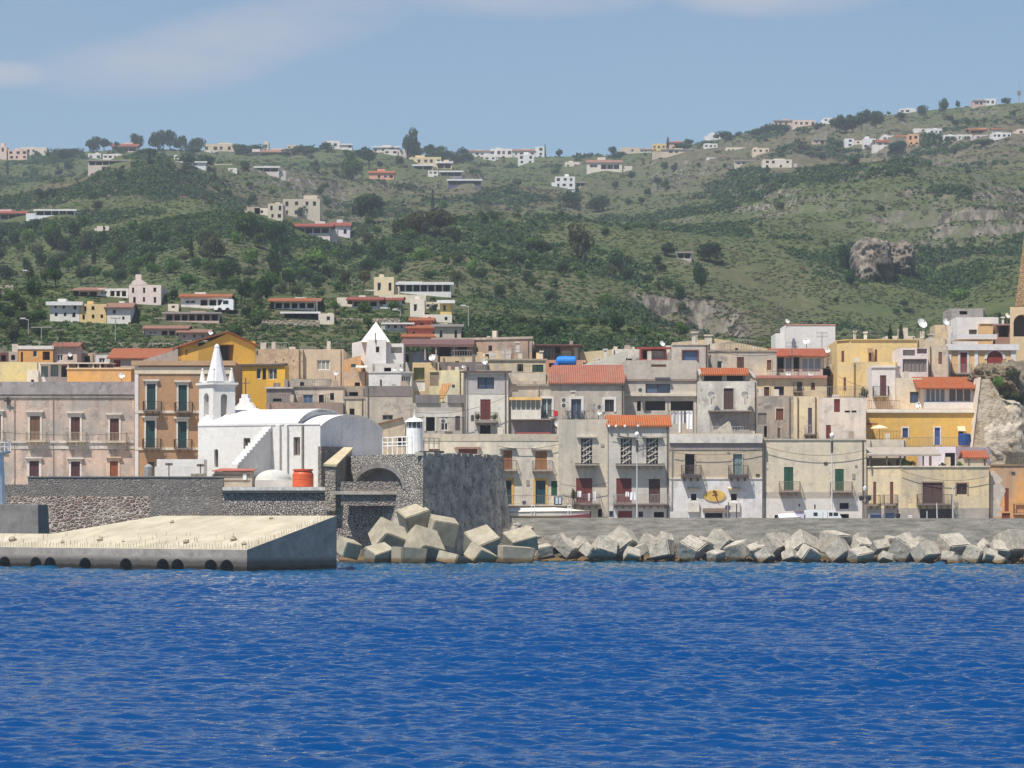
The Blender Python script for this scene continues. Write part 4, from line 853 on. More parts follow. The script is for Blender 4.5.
# ------------------------------------------------------------------ church
WH = plaster((230, 227, 217), .16)
def church():
    A = (X(198, 350.5), 350.5); B = (X(298, 345.7), 345.7); Cc = (X(320.3, 344.6), 344.6); E = (X(382.5, 355.6), 355.6)
    root = thing('church', 'white vaulted church with spired belfry and outside stair on the terrace', 'church', (X(260, 350), 352, Z(487, 345)))
    zb = 7.4; f1 = Face(A, Cc); f2 = Face(Cc, E); back = Vector((E[0] - Cc[0], E[1] - Cc[1])); bl = back.length; bdv = back / bl
    zs = Z(424, 347.5)
    sB = f1.s_at(300)
    wins = [(243.5, 438, 250.3, 452), (293.5, 437, 300, 455.5)]
    holes = []
    for w_ in wins:
        a, _ = f1.sz(w_[0], 0); b_, zt = f1.sz(w_[2], w_[1]); _, zz = f1.sz(w_[2], w_[3]); holes.append((a, b_, zz, zt))
    a, _ = f1.sz(214.3, 0); b_, zt = f1.sz(218.2, 449); _, zz = f1.sz(216, 467); slit = arch(a, b_, zz, zt, 8)
    m = MB(); facade(m, f1, zb, zs, holes + [slit], [.35, .35, .5])
    z2 = Z(428, 346)
    # end wall of the apse block with its vault outline
    n = 20; arcp = []; rise = Z(415.8, 351) - z2
    for i in range(n + 1):
        q = math.pi * (.5 - .5 * (i / n) * 2) ; s = f2.L * i / n; c = (i / n - .5) * 2
        arcp.append((s, z2 + rise * (math.sqrt(max(0, 1.35 - c * c)) - math.sqrt(.35)) / (math.sqrt(1.35) - math.sqrt(.35))))
    m2 = MB(); outl = [(0, zb), (f2.L, zb)] + arcp[::-1]; m2.poly([f2.pt(s, z) for s, z in outl]); m2.build('apse_wall', plaster((205, 206, 206), .3), root)  # greyer plaster than the white walls paints this end's shade
    # nave end wall above the apse roof, back and left walls
    vec = lambda p, k: (p[0] + bdv.x * k, p[1] + bdv.y * k)
    W = 10.4; fN = Face(B, vec(B, W)); riseN = Z(410.2, 351.5) - zs
    arcn = [(W * i / n, zs + riseN * (math.sqrt(max(0, 1.35 - ((i / n - .5) * 2) ** 2)) - math.sqrt(.35)) / (math.sqrt(1.35) - math.sqrt(.35))) for i in range(n + 1)]
    m.poly([fN.pt(s, z) for s, z in [(0, zb), (W, zb)] + arcn[::-1]])
    fL = Face(vec(A, W), A); m.poly([fL.pt(s, z) for s, z in [(0, zb), (W, zb)] + [(W - s, z) for s, z in arcn]][:2] + [fL.pt(W - s, z) for s, z in arcn])
    m.poly([(*vec(A, W), zb), (*vec(B, W), zb), (*vec(B, W), zs), (*vec(A, W), zs)])
    m.poly([(*vec(B, f2.L), zb), (*E, zb), (*E, z2), (*vec(B, f2.L), z2)])
    m.build('wall', WH, root)
    m = MB()
    fA = Face(vec(A, 0), vec(A, W)); off = .12
    for i in range(n):
        (s0, za), (s1, zc) = arcn[i], arcn[i + 1]
        m.poly([(*vec(A, s0), za + off), (*vec(A, s1), zc + off), (*vec(B, s1), zc + off), (*vec(B, s0), za + off)])
        m.poly([(*vec(B, s0), za + off), (*vec(B, s1), zc + off), (*vec(B, s1), zc - .25), (*vec(B, s0), za - .25)])
    m.poly([(*A, zs), (*B, zs), (*B, zs + off), (*A, zs + off)])
    m.build('nave_vault', plaster((226, 223, 214), .1), root)
    m = MB(); Bs = (f1.pt(sB + .02, 0)[0], f1.pt(sB + .02, 0)[1])
    for i in range(n):
        (s0, za), (s1, zc) = arcp[i], arcp[i + 1]
        m.poly([(*vec(Bs, s0), za + .1), (*vec(Bs, s1), zc + .1), (*vec(Cc, s1), zc + .1), (*vec(Cc, s0), za + .1)])
        m.poly([(*vec((Cc[0] + f1.t.x * .1, Cc[1] + f1.t.y * .1), s0), za + .1), (*vec((Cc[0] + f1.t.x * .1, Cc[1] + f1.t.y * .1), s1), zc + .1), (*vec((Cc[0] + f1.t.x * .1, Cc[1] + f1.t.y * .1), s1), zc - .18), (*vec((Cc[0] + f1.t.x * .1, Cc[1] + f1.t.y * .1), s0), za - .18)])
    m.build('apse_vault', plaster((226, 223, 214), .12), root)
    m = MB(); m.fbox(f1, 0, f1.L, zs - .16, zs - .02, 0, .07); m.build('cornice', plaster((214, 211, 203), .3), root)
    for x0, x1 in ((277, 281), (285.5, 288.5)):
        m = MB(); m.fbox(f1, f1.s_at(x0), f1.s_at(x1), zb, zs - .17, -.02, .35); m.build('pilaster', WH, root)
    m = MB(); s = f1.s_at(303); m.fbox(f1, s - .1, s + .1, zb, zs - .2, -.01, .16); m.build('drainpipe', paint((128, 118, 108)), root)
    for hl, sp in zip(holes, wins):
        p = MB(); p.fbox(f1, hl[0], hl[1], hl[2], hl[3], -.34, -.3); wn = p.build('window', glass((70, 50, 46)), root)
        fr = MB(); t_ = .12
        fr.fbox(f1, hl[0], hl[0] + t_, hl[2], hl[3], -.3, -.2); fr.fbox(f1, hl[1] - t_, hl[1], hl[2], hl[3], -.3, -.2); fr.fbox(f1, hl[0] + t_, hl[1] - t_, hl[3] - t_, hl[3], -.3, -.2); fr.fbox(f1, hl[0] + t_, hl[1] - t_, hl[2], hl[2] + t_, -.3, -.2)
        c = (hl[0] + hl[1]) / 2; fr.fbox(f1, c - .03, c + .03, hl[2] + t_, hl[3] - t_, -.3, -.24); fr.build('frame', paint((150, 132, 120)), wn)
    p = MB(); p.poly([f1.pt(s_, z, -.48) for s_, z in slit]); p.build('slit_window', paint((110, 102, 96)), root)
    # stair climbing to the roof in front of the wall
    p0 = Vector((X(237.5, 341.6), 341.6)); p1 = Vector((X(272.5, 347.2), 347.2)); sf = Face(p0, p1); nst = 13; m = MB()
    zlo = Z(467.5, 344); zhi = Z(427.5, 346.5)
    for i in range(nst):
        s0 = sf.L * i / nst; s1 = sf.L * (i + 1) / nst; zz = zlo + (zhi - zlo) * (i + 1) / nst
        m.fbox(sf, s0, s1, zb, zz, -1.1, 0)
    m.build('stair', WH, root)
    m = MB()
    for i in range(nst): s0 = sf.L * i / nst; s1 = sf.L * (i + 1) / nst; zz = zlo + (zhi - zlo) * (i + 1) / nst; m.fbox(sf, s0, s1 + .15, zz - .1, zz + .18, .0, .16)
    m.build('stair_edge', plaster((246, 244, 238), .05), root)
    # bell gable with cross
    g = Face((X(234, 357), 357), (X(259, 356), 356)); zz = lambda y: Z(y, 356.5); L = g.L
    prof = [(0, zz(413)), (L, zz(413)), (L, zz(409.5)), (L * .86, zz(408)), (L * .74, zz(403.5)), (L * .66, zz(402)), (L * .66, zz(398.5)), (L * .60, zz(398)), (L * .60, zz(394.3)), (L * .34, zz(394.3)), (L * .34, zz(398)), (L * .26, zz(398.5)), (L * .26, zz(402)), (L * .2, zz(404)), (0, zz(408.5))]
    m = MB(); m.add([g.pt(s, z, .3) for s, z in prof] + [g.pt(s, z, -.3) for s, z in prof], [tuple(range(15)), tuple(range(29, 14, -1))] + [(i, (i + 1) % 15, 15 + (i + 1) % 15, 15 + i) for i in range(15)])
    bg_ = m.build('bell_gable', WH, root)
    m = MB(); cxs = L * .47; m.tube(g.pt(cxs, zz(394.3)), g.pt(cxs, zz(378)), .06, 5); m.tube(g.pt(cxs - .55, zz(383)), g.pt(cxs + .5, zz(383)), .05, 5); m.build('cross', paint((84, 74, 66)), bg_)
    # belfry
    bc = (X(213, 350.2), 350.2); bL = (X(199, 352.5), 352.5); bR = (X(235.2, 350.9), 350.9); bK = (bL[0] + bR[0] - bc[0], bL[1] + bR[1] - bc[1])
    z0 = zs - .6; z1 = Z(386, 350); fa = Face(bL, bc); fb = Face(bc, bR); m = MB()
    la = arch(fa.L * .34, fa.L * .70, Z(417, 350), Z(392.5, 350), 8); lb = arch(fb.s_at(220.8), fb.s_at(227.4), Z(416.5, 349.5), Z(393.5, 349.5), 8)
    facade(m, fa, z0, z1, [la], [.45]); facade(m, fb, z0, z1, [lb], [.45]); m.poly([(*bR, z0), (*bK, z0), (*bK, z1), (*bR, z1)]); m.poly([(*bK, z0), (*bL, z0), (*bL, z1), (*bK, z1)])
    bt_ = m.build('belfry', WH, root)
    m = MB(); m.poly([fa.pt(s, z, -.44) for s, z in la]); m.poly([fb.pt(s, z, -.44) for s, z in lb]); m.build('bell_opening', paint((170, 162, 154)), bt_)
    cen = Vector(((bL[0] + bR[0]) / 2, (bL[1] + bR[1]) / 2))
    def sq(k): return [tuple(cen + (Vector(p) - cen) * k) for p in (bL, bc, bR, bK)]
    m = MB(); m.prism(sq(1.06), z1 - .05, z1 + .18); m.prism(sq(1.18), z1 + .181, z1 + .4); m.prism(sq(.96), z1 + .401, Z(380.6, 349.5)); m.build('belfry_cornice', WH, bt_)
    zt = Z(380.6, 349.5); m = MB(); n8 = 8; sp = X(217, 351.3)
    ce = (sp, 351.3); m.lathe(ce[0], ce[1], [(1.18, zt - .05), (.78, zt + 1.5), (.30, zt + 3.6), (.26, zt + 3.62), (.30, zt + 3.75), (.2, zt + 3.95), (.03, zt + 4.08)], n8); m.build('spire', plaster((242, 240, 234), .12), bt_)
    for p in sq(.80):
        m = MB(); m.lathe(p[0], p[1], [(.36, zt - .02), (.30, zt + .28), (.20, zt + .85), (.09, zt + 1.22), (.14, zt + 1.3), (.08, zt + 1.45)], 8); m.build('pinnacle', WH, bt_)
    m = MB(); fS = Face((X(321, 343.5), 343.9), (X(350, 349), 349.6)); m.fbox(fS, 0, fS.L, 5, Z(446.5, 345), -.4, 0); m.build('base_wall', rubble('rubble_base', (104, 100, 98), (130, 122, 116), (160, 152, 142), 3, .1), root)
    # low walls and annexes on the terrace
    D = 339.5
    m = MB(); m.box(X(152, D), X(200, D), D + 4.5, D + 8, 7.4, Z(459.2, D + 4.5)); m.build('annex', WH, root)
    m = MB(); m.box(X(155, D), X(203, D), D, D + .4, 7.4, Z(466.5, D)); m.build('terrace_parapet', WH, root)
    m = MB(); c = (X(273, 343.2), 344.0); pr = [(2.0 * math.cos(a), 2.0 * math.sin(a) * .78) for a in [math.pi / 2 * i / 7 for i in range(8)]]
    m.lathe(c[0], c[1], [(2.02, 7.4), (2.02, Z(481, 342))] + [(r_, Z(481, 342) + z_ * .8) for r_, z_ in pr], 22); m.build('chapel_dome', plaster((186, 186, 176), .3), root, smooth=True)
    m = MB(); m.box(X(255, 341.6), X(294, 341.6), 341.3, 341.9, 7.4, Z(480, 341.5)); m.build('dome_wall', plaster((206, 202, 192), .35), root)
church()
# terrace clutter
t = thing('kiosk', 'low beige hut with reddish roof on the terrace before the church', 'hut', (X(228, 338), 338, 8.1))
D = 337; fk = Face((X(206, D), D), (X(252, D), D)); m = MB(); m.add([fk.pt(0, 7.5), fk.pt(fk.L, 7.5), fk.pt(fk.L, Z(472, D)), fk.pt(.9, Z(472, D)), (X(206, D), D + 3, 7.5), (X(252, D), D + 3, 7.5), (X(252, D), D + 3, Z(470, D)), (X(214, D), D + 3, Z(470, D))], [(0, 1, 2, 3), (1, 5, 6, 2), (0, 3, 7, 4), (4, 7, 6, 5)]); m.build('wall', plaster((188, 172, 148), .4), t)
m = MB(); m.hexa([(X(212, D), D - .3, Z(471.5, D)), (X(254.5, D), D - .3, Z(471.2, D)), (X(254.5, D), D + 3.2, Z(469.3, D)), (X(219, D), D + 3.2, Z(468.6, D)), (X(212, D), D - .3, Z(470.6, D)), (X(254.5, D), D - .3, Z(470.3, D)), (X(254.5, D), D + 3.2, Z(468.3, D)), (X(219, D), D + 3.2, Z(467.6, D))]); m.build('roof', paint((176, 104, 88), .8), t)
m = MB(); m.fbox(fk, .6, fk.L - .2, Z(476, D), Z(474.5, D), 0, .06); m.fbox(fk, .3, fk.L - .2, Z(481, D), Z(480, D), 0, .05); m.build('band', paint((150, 128, 110)), t)
m = MB(); m.fbox(fk, fk.s_at(243), fk.s_at(246.5), Z(480, D), Z(473.5, D), .01, .12); m.build('notice', paint((236, 234, 230)), t)
t = thing('water_tank', 'orange plastic water tank standing on the white ledge by the church', 'water tank', (X(303, 336.5), 336.5, Z(487.2, 335)))
m = MB(); zb = Z(487.2, 335); c = X(303, 336); m.lathe(c, 336, [(1.02, zb), (1.1, zb + .1), (1.1, zb + .7), (1.06, zb + .74), (1.1, zb + .8), (1.1, zb + 1.35), (1.02, zb + 1.5), (.9, zb + 1.68)], 26); m.build('body', paint((206, 92, 52), .45, .12), t, smooth=False)
m = MB(); m.lathe(c, 336, [(.95, zb + 1.68), (1.05, zb + 1.72), (1.05, zb + 1.86), (.95, zb + 1.9)], 26); m.build('lid', paint((186, 78, 46), .5, .1), t)
for k, (px, y0, y1, lab) in enumerate(((169, 463, 478, 'short dark lamp post with two heads on the white terrace wall'), (200.5, 464, 478, 'dark lamp post standing by the white church corner'))):
    D = 338.8; m = MB(); m.tube((X(px, D), D, Z(478.5, D) - .4), (X(px, D), D, Z(y0, D)), .06, 5); t = thing('terrace_lamp', lab, 'lamp', (X(px, D), D, Z(479, D))); m.build('post', paint((90, 78, 68)), t)
    for e in (-.22, .22):
        m = MB(); m.box(X(px, D) + e - .16, X(px, D) + e + .16, D - .12, D + .12, Z(y0 + 2.5, D), Z(y0, D)); m.build('lamp_head', paint((120, 106, 94)), t)
m = MB(); m.box(X(191, 337.5), X(206, 337.5), 337.3, 337.8, 7.8, Z(473.6, 337.5)); tag(m.build('garden_wall', rubble('rubble_pier2', (150, 138, 124), (120, 112, 104), (190, 180, 164), 3, .1), loc=(X(198, 337.5), 337.5, 7.8)), 'low stone wall between white terrace parapet and beige hut', 'wall')
m = MB(); m.tube((X(148.5, 338), 338, 8), (X(148.5, 338), 338, Z(467, 338)), .5, 8, .5); m.tube((X(148.5, 338), 338, Z(467, 338)), (X(148.5, 338), 338, Z(464, 338)), .5, 8, .15)
tag(m.build('statue', paint((150, 146, 140)), loc=(X(148.5, 338), 338, 8)), 'grey draped statue shape standing left of the white terrace wall', 'statue')

# ------------------------------------------------------------------ town houses
RB_ = (92, 52, 44); TEAL = (24, 66, 62); GRN = (40, 88, 66); DK = (44, 40, 40)
# pink palazzo at the left
b_ = dict(hood=(214, 206, 190), sur=(214, 204, 188), brgb=(196, 180, 150), rail=(196, 184, 164), bd=.75)
def bl(x0, x1): d = dict(b_); d['b'] = (x0, x1); return d
building('faded pink palazzo with stained grey parapet at the far left', [(-60, 377), (134.3, 377)], 382, (192, 168, 148), [
    (30, 416, 40, 440.5, 's', (120, 88, 66), bl(26.5, 47)), (71, 417, 80, 440.8, 's', RB_, bl(67, 87)), (110, 418.5, 119, 441.2, 's', RB_, bl(106, 127)), (-9, 415, 1, 440, 's', RB_, bl(-13, 4)),
    (29.5, 461, 39, 478, 's', (84, 48, 54), dict(sur=(206, 196, 182), st=.3, hood=(208, 200, 188), hz=.3)), (71, 461.5, 80, 478, 's', (84, 48, 54), dict(sur=(214, 208, 196), st=.2, hood=(214, 208, 196), hz=.3)), (110, 461, 118, 478, 's', (150, 84, 50), dict(sur=(206, 180, 150), hood=(196, 170, 146), hz=.35))],
    depth=14, wear=.8, base=7, cap=(12.5, .18, (158, 148, 146)), bands=[(440.8, 443, (206, 194, 178), .2), (443.1, 449, (206, 194, 180), .06), (396, 398, (150, 140, 128), .12)], name='palazzo', cat='palazzo', pil=[(14.2, 15, (140, 126, 114)), (53, 53.8, (140, 126, 114))])
m = MB(); f_ = Face((X(4, 376.8), 376.8), (X(12, 376.8), 376.8)); m.fbox(f_, .35, .55, Z(405.5, 376.8), Z(397, 376.8), 0, .1); m.fbox(f_, .05, .85, Z(401.8, 376.8), Z(400.2, 376.8), .1, .16)
tag(m.build('wall_anchor', paint((60, 54, 52)), loc=(X(8, 376.7), 376.8, Z(405.5, 376.8))), 'black iron cross anchor on the pink palazzo wall', 'wall anchor')
g_ = lambda x0, x1: dict(b=(x0, x1), sur=(206, 198, 184), hood=(214, 206, 188), hz=.35, brgb=(120, 106, 94), rail=(58, 52, 52), st=.2)
building('ochre brown palazzo with green shutters and white corner strip', [(134.6, 374), (233, 374)], 361, (168, 128, 88), [
    (147, 384, 155.6, 410, 's', TEAL, g_(143.5, 162)), (178.5, 385, 187, 411, 's', TEAL, g_(175, 193)), (146, 420.5, 155, 447.5, 's', TEAL, g_(143, 161.5)), (178, 421.5, 186.7, 448, 's', TEAL, g_(174.5, 192.5)),
    (210, 386, 218, 411, 's', TEAL, g_(206, 222)), (148, 462, 154, 479, 'o', (70, 60, 54))],
    depth=13, wear=.22, base=7, cap=(4.5, .35, (176, 142, 104)), bands=[(367.2, 373.8, (206, 190, 160), .12), (410.6, 413.2, (204, 190, 166), .13), (447.5, 450, (204, 190, 166), .13)], pil=[(134.8, 138.5, (206, 198, 190))], name='palazzo', cat='palazzo')
# behind the palazzi
building('pale yellow blank-walled house behind the pink palazzo', [(-30, 392), (37, 392)], 362, (226, 206, 140), [], wear=.25, depth=8)
h = building('white glazed veranda house behind the pink palazzo', [(38.5, 390), (68, 390)], 363, (232, 226, 214), [(41, 366, 48, 377, 'g', (120, 140, 130), dict(n=3, glass=(90, 110, 104))), (50.5, 365, 58.5, 376.5, 'g', (120, 140, 130), dict(n=3, glass=(90, 110, 104))), (61, 365, 67, 377, 'd', (80, 66, 56))], wear=.2, depth=10)
canopy(h, 38, 109, 361.5, 388.5, 7, (226, 220, 208), posts=(68, 78, 93, 100), ybase=372, drop=.25, prgb=(212, 204, 190))
building('small cream gabled house squeezed beside the white veranda house', [(27, 389.5), (38.4, 389.5)], 370, (226, 214, 192), [(31, 379.5, 34, 383, 'd')], wear=.25, depth=6)
building('apricot flat-walled house between pink and brown palazzi', [(67, 386), (131, 386)], 368, (222, 168, 92), [], wear=.2, depth=10, cap=(1.2, .1, (232, 200, 150)))
building('dark brown recessed terrace house behind the apricot wall', [(60, 396), (107, 396)], 362.6, (96, 78, 68), [(64, 364, 72, 371, 'd'), (76, 364, 88, 371, 'd'), (91, 363.5, 97, 370, 'g'), (99, 363.5, 104.5, 370, 'g')], wear=.4, depth=6)
building('orange house with dark red upper strip and white parapet', [(18.5, 405), (53, 405)], 346, (226, 164, 88), [(20.8, 352, 23, 362, 'o', RB_), (33, 350.5, 37, 357, 'g'), (42.5, 351.5, 49.8, 360, 'd', (130, 70, 50))], wear=.2, cap=(3.2, .1, (214, 206, 196)), depth=9)
building('pinkish low house with red roof strip right of the orange one', [(53.4, 405.5), (77, 405.5)], 347, (224, 196, 172), [(57, 354.5, 63, 361, 'g', (236, 232, 226)), (67.5, 353, 73, 360, 'd')], wear=.25, roof=dict(ridge=343.5, rgb=(196, 120, 100), run=3), depth=8)
building('low dark red house at the far left edge', [(-30, 408), (8.3, 408)], 352.5, (110, 70, 62), [(1, 355, 6, 361, 'd')], wear=.3, depth=8)
building('grey weathered low house next to the dark red one', [(8.6, 407), (18, 407)], 352, (176, 164, 148), [(11, 355, 15, 360, 'd')], wear=.4, depth=8)
building('brick patched house behind the apricot wall with grey parapet', [(77.4, 410), (95, 410)], 353, (186, 160, 128), [(84, 356, 90, 362, 'd')], wear=.5, depth=8)
building('white flat house with striped parapet behind the veranda', [(95.4, 409), (110, 409)], 355, (222, 216, 206), [(99, 358, 105, 363, 'g')], wear=.2, depth=8)
h = building('long low house with orange tile roof and one red shutter', [(109.8, 402), (166, 402)], 358.5, (204, 172, 150), [(114, 360, 120.5, 367, 's', (150, 58, 44))], wear=.3, roof=dict(ridge=349.5, run=6, rgb=(214, 118, 76)), depth=12)
building('grey sloping-walled house below the yellow gable', [(143, 399), (178, 399)], 359, (172, 156, 144), [], wear=.4, peak=(0, 178, 349, 360, 349.2), depth=6)
# yellow gabled house
h = building('tall yellow gabled house with big dark opening under the peak', [(177, 409), (198.3, 393), (255.3, 396)], 346.8, (218, 168, 58), [(219.5, 344.5, 234, 363.5, 'l', (60, 54, 58)), (185, 349, 187.5, 355, 'd')], wear=.14, peak=(1, 228, 333, 347, 345.5), depth=.1, base=8)
P = h.P; fc = h.faces[1]; f0 = h.faces[0]; bk = Vector(P[0]) - Vector(P[1]); pk, zp = fc.sz(228, 333); zl = h.z1; zr = Z(345.5, 396); pv = fc.pt(pk, zp + .05, .25)
def sh(p, k=1.0): return (p[0] + bk.x * k, p[1] + bk.y * k, p[2])
le = fc.pt(-.5, zl - .25, .25); re = fc.pt(fc.L + .3, zr - .12, .25); m = MB()
for a in (le, re):
    q = [a, pv, sh(pv, 1.02), sh(a, 1.02)]; m.hexa(q + [(p[0], p[1], p[2] + .18) for p in q])
m.build('roof', tiles((222, 122, 66)), h.root)
q = [sh(P[1] + (0,)), (P[2][0] + bk.x, P[2][1] + bk.y, 0)]; m = MB(); m.poly([(P[2][0], P[2][1], 8), (q[1][0], q[1][1], 8), (q[1][0], q[1][1], zr), (P[2][0], P[2][1], zr)]); m.build('side_wall', h.wm, h.root)
h = building('yellow terrace house with glazed loggia right of the belfry', [(233, 389), (266.5, 389), (285, 387)], 364.5, (220, 172, 52), [(256.5, 368, 261, 379, 'g', (226, 220, 200)), (262.5, 368, 266, 379.5, 'd', (150, 140, 120)), (268, 368, 276.8, 379.5, 'd', (84, 66, 60), dict(panes=2, prgb=(214, 206, 190)))], wear=.12, depth=7, cap=(1.6, .25, (84, 76, 72)))
building('white parapet block stepping down behind the belfry', [(231.5, 392), (256, 392)], 364.8, (206, 202, 196), [], wear=.4, depth=5, peak=(0, 256, 364.8, 364.8, 364.8))
h = building('rough grey block house with white roof slab and dark slot window', [(266.5, 383), (291.5, 383)], 387.2, (142, 132, 124), [(273, 398.5, 281.5, 401.5, 'd', (34, 30, 30))], wear=.7, depth=8, cap=(1.4, .2, (236, 232, 224)))
building('brown rendered long wall house behind the church vault', [(266, 379), (343, 379)], 402.6, (152, 128, 112), [], wear=.5, depth=6)
building('bare masonry house with pitted tan wall above the grey block', [(255.5, 404), (303, 404)], 349, (178, 156, 130), [(256.5, 350.5, 257.8, 355, 'd'), (275, 361, 276, 362.5, 'd'), (283, 359, 284, 360.5, 'd'), (293, 360, 294, 361.5, 'd')], wear=.75, depth=10, mat=concrete('masonry_tan', (206, 180, 148), (160, 138, 114), .6, 1.4, psc=3))
building('tan house with white double window left of the pyramid tower', [(303.3, 404.5), (343.4, 404.5)], 349.3, (202, 178, 144), [(317, 360, 330, 370, 'g', (234, 230, 222), dict(n=3, glass=(150, 150, 140)))], wear=.35, depth=10)
building('patchy low house with cornice behind the blue-windowed one', [(262, 396), (330, 396)], 379, (190, 174, 150), [(300, 382, 304, 386, 'd'), (284, 372.5, 288, 378, 'g')], wear=.7, depth=7)
building('tan house with bright blue window behind the church', [(291.5, 386), (343.5, 386)], 386.5, (196, 180, 156), [(303, 394.5, 313, 403.5, 'g', (150, 160, 170), dict(glass=(80, 105, 140))), (330, 393, 334, 400, 'd')], wear=.6, depth=9, cap=(.9, .15, (150, 138, 124)))
building('cream patched wall house with small dark window by the apse', [(343.4, 381), (365, 381)], 396.8, (222, 208, 172), [(349.5, 408.5, 354.5, 416, 'd', (90, 70, 58))], wear=.5, depth=8, cap=(2.2, .1, (168, 152, 132)))
building('brownish roof-shed house between tan and grey houses', [(329, 391), (366, 391)], 386, (170, 148, 124), [(336, 389, 342, 394, 'd'), (349, 392, 358, 396, 'd')], wear=.6, depth=8)
building('orange sloping-roofed small house with teal window', [(343.6, 401), (361, 401)], 359.5, (214, 160, 98), [(351, 364, 355.8, 371, 'g', (70, 120, 120), dict(glass=(90, 130, 130)))], wear=.35, peak=(0, 360, 355.5, 360, 355.6), depth=7)
h = building('tan masonry lower house with red and white awning', [(343.8, 398), (367.5, 398)], 371.5, (198, 162, 122), [], wear=.5, depth=6)
canopy(h, 355.5, 367, 366, 396.5, 1.5, (226, 216, 200), drop=.25)
# pyramid tower
h = building('white tower house with tall pyramid roof', [(352, 412), (368.3, 404), (386, 404)], 343, (224, 220, 210), [(375.8, 346.5, 379.3, 352.3, 'd', (70, 58, 52), dict(depth=.4))], wear=.15, depth=5.5)
m = MB(); D = 407; m.add([(X(361.5, D), 404.6, Z(343, D)), (X(391, D), 404.6, Z(343, D)), (X(391, D), 410.5, Z(343, D)), (X(361.5, D), 410.5, Z(343, D)), (X(375.7, D), 407.6, Z(321.5, D))], [(0, 1, 4), (1, 2, 4), (2, 3, 4), (3, 0, 4), (0, 3, 2, 1)]); m.build('pyramid_roof', plaster((226, 222, 206), .2), h.root)
m = MB(); m.tube((X(375.5, 404), 403.9, Z(343, 404)), (X(375.5, 404), 403.9, Z(333, 404)), .07, 5); m.build('vent_pipe', paint((110, 100, 92)), h.root)
building('white flat-roofed house right of the pyramid tower', [(386, 405.5), (403.5, 405.5)], 343.5, (222, 216, 204), [(391, 347, 402, 353, 'd', (176, 172, 164), dict(depth=.5))], wear=.25, depth=8)
h = building('grey roof terrace house with dark recess under the pyramid tower', [(372, 398), (403, 398)], 363.5, (186, 180, 170), [(384, 367.5, 391, 371.5, 'd')], wear=.35, depth=8)
h = building('white house with barred glass door above the lighthouse', [(368.7, 392), (401, 391.7), (412, 392.3)], 371.8, (226, 222, 212), [(380, 379.5, 381.8, 386, 'd', (90, 60, 50)), (401.6, 376, 410.8, 386.5, 'd', (130, 120, 110), dict(panes=4, prgb=(226, 220, 210), depth=.5))], wear=.3, depth=8, cap=(1, .1, (210, 204, 192)))
building('large grey rendered house with dark parapet band behind the lighthouse', [(365.3, 378), (412.6, 378)], 386.2, (180, 168, 148), [(382.5, 415, 393, 420, 'g', (130, 124, 114))], wear=.55, depth=10, cap=(10, .05, (128, 118, 112)))
h = building('low ochre shed with slanting orange tile verge by the white railing', [(374, 362), (405, 362)], 423.5, (196, 176, 142), [(380, 437, 384, 447, 'd', (80, 50, 44)), (396, 437, 405, 447, 'd', (90, 60, 52))], wear=.5, peak=(0, 404, 417.5, 425.5, 417.6), depth=6, base=5)
m = MB(); f_ = h.faces[0]; m.hexa([f_.pt(-.2, Z(425.8, 362), .3), f_.pt(f_.L * .93, Z(417.8, 362), .3), f_.pt(f_.L * .93, Z(417.8, 362), -3), f_.pt(-.2, Z(425.8, 362), -3)] + [f_.pt(-.2, Z(425.0, 362), .3), f_.pt(f_.L * .93, Z(417.0, 362), .3), f_.pt(f_.L * .93, Z(417.0, 362), -3), f_.pt(-.2, Z(425.0, 362), -3)]); m.build('tile_verge', tiles((214, 134, 78)), h.root)
# centre, upper tier
h = building('long reddish-brown house with dark loggia under a slanting roof', [(432, 420), (473, 420), (532, 417)], 338, (172, 140, 112), [(439, 345.5, 450, 356, 'l'), (458, 344.5, 467, 355.5, 'l'), (488.3, 345.5, 492, 351, 'd', (80, 54, 50)), (476, 348, 478, 352, 'd')], wear=.55, depth=9, cap=(2, .15, (176, 158, 138)))
canopy(h, 400, 474, 337.5, 412, 9, (112, 82, 78), drop=1.2, posts=(405, 425, 436), ybase=360, prgb=(190, 178, 160), th=.35)
h = building('washing-hung terrace house under the slanting dark roof', [(403.6, 416), (431.8, 416)], 352, (206, 196, 178), [(405, 354, 409, 362, 'd'), (420, 353, 428, 360, 'd')], wear=.4, depth=5)
building('ochre terrace wall house with drape-like stains below the loggia', [(440, 408), (488, 408)], 356.5, (206, 178, 132), [(455, 361, 459, 365, 'd')], wear=.5, depth=6)
building('tan garden-court house with grassy opening and white base', [(412.5, 396), (439, 396)], 362.5, (204, 174, 124), [(413.5, 367.5, 424.5, 380, 'd', (130, 140, 84), dict(depth=.6)), (413, 380.6, 425, 391, 'd', (232, 228, 218), dict(depth=.1))], wear=.4, depth=6)
building('cream streaked wall house with brown roof band', [(429.5, 388), (439.5, 388), (463.5, 386)], 370.5, (232, 216, 162), [(429.8, 372, 438.8, 386, 'd', (150, 128, 108), dict(depth=.08)), (446, 370.8, 446.6, 374, 'd')], wear=.55, depth=7)  # first entry is no window: a brown panel painting the shaded wall part
building('brown slate-banded house above the cream streaked wall', [(429, 397), (488, 397)], 362, (126, 112, 104), [], wear=.4, depth=6)
m = MB(); f_ = Face((X(430, 384), 384), (X(446, 382), 382)); m.hexa([f_.pt(0, Z(384, 384), -2), f_.pt(f_.L * .55, Z(384, 384), -2), f_.pt(f_.L, Z(399.5, 383), .4), f_.pt(f_.L * .6, Z(399.5, 383), .4), f_.pt(0, Z(383, 384), -2), f_.pt(f_.L * .55, Z(383, 384), -2), f_.pt(f_.L, Z(398.5, 383), .4), f_.pt(f_.L * .6, Z(398.5, 383), .4)])
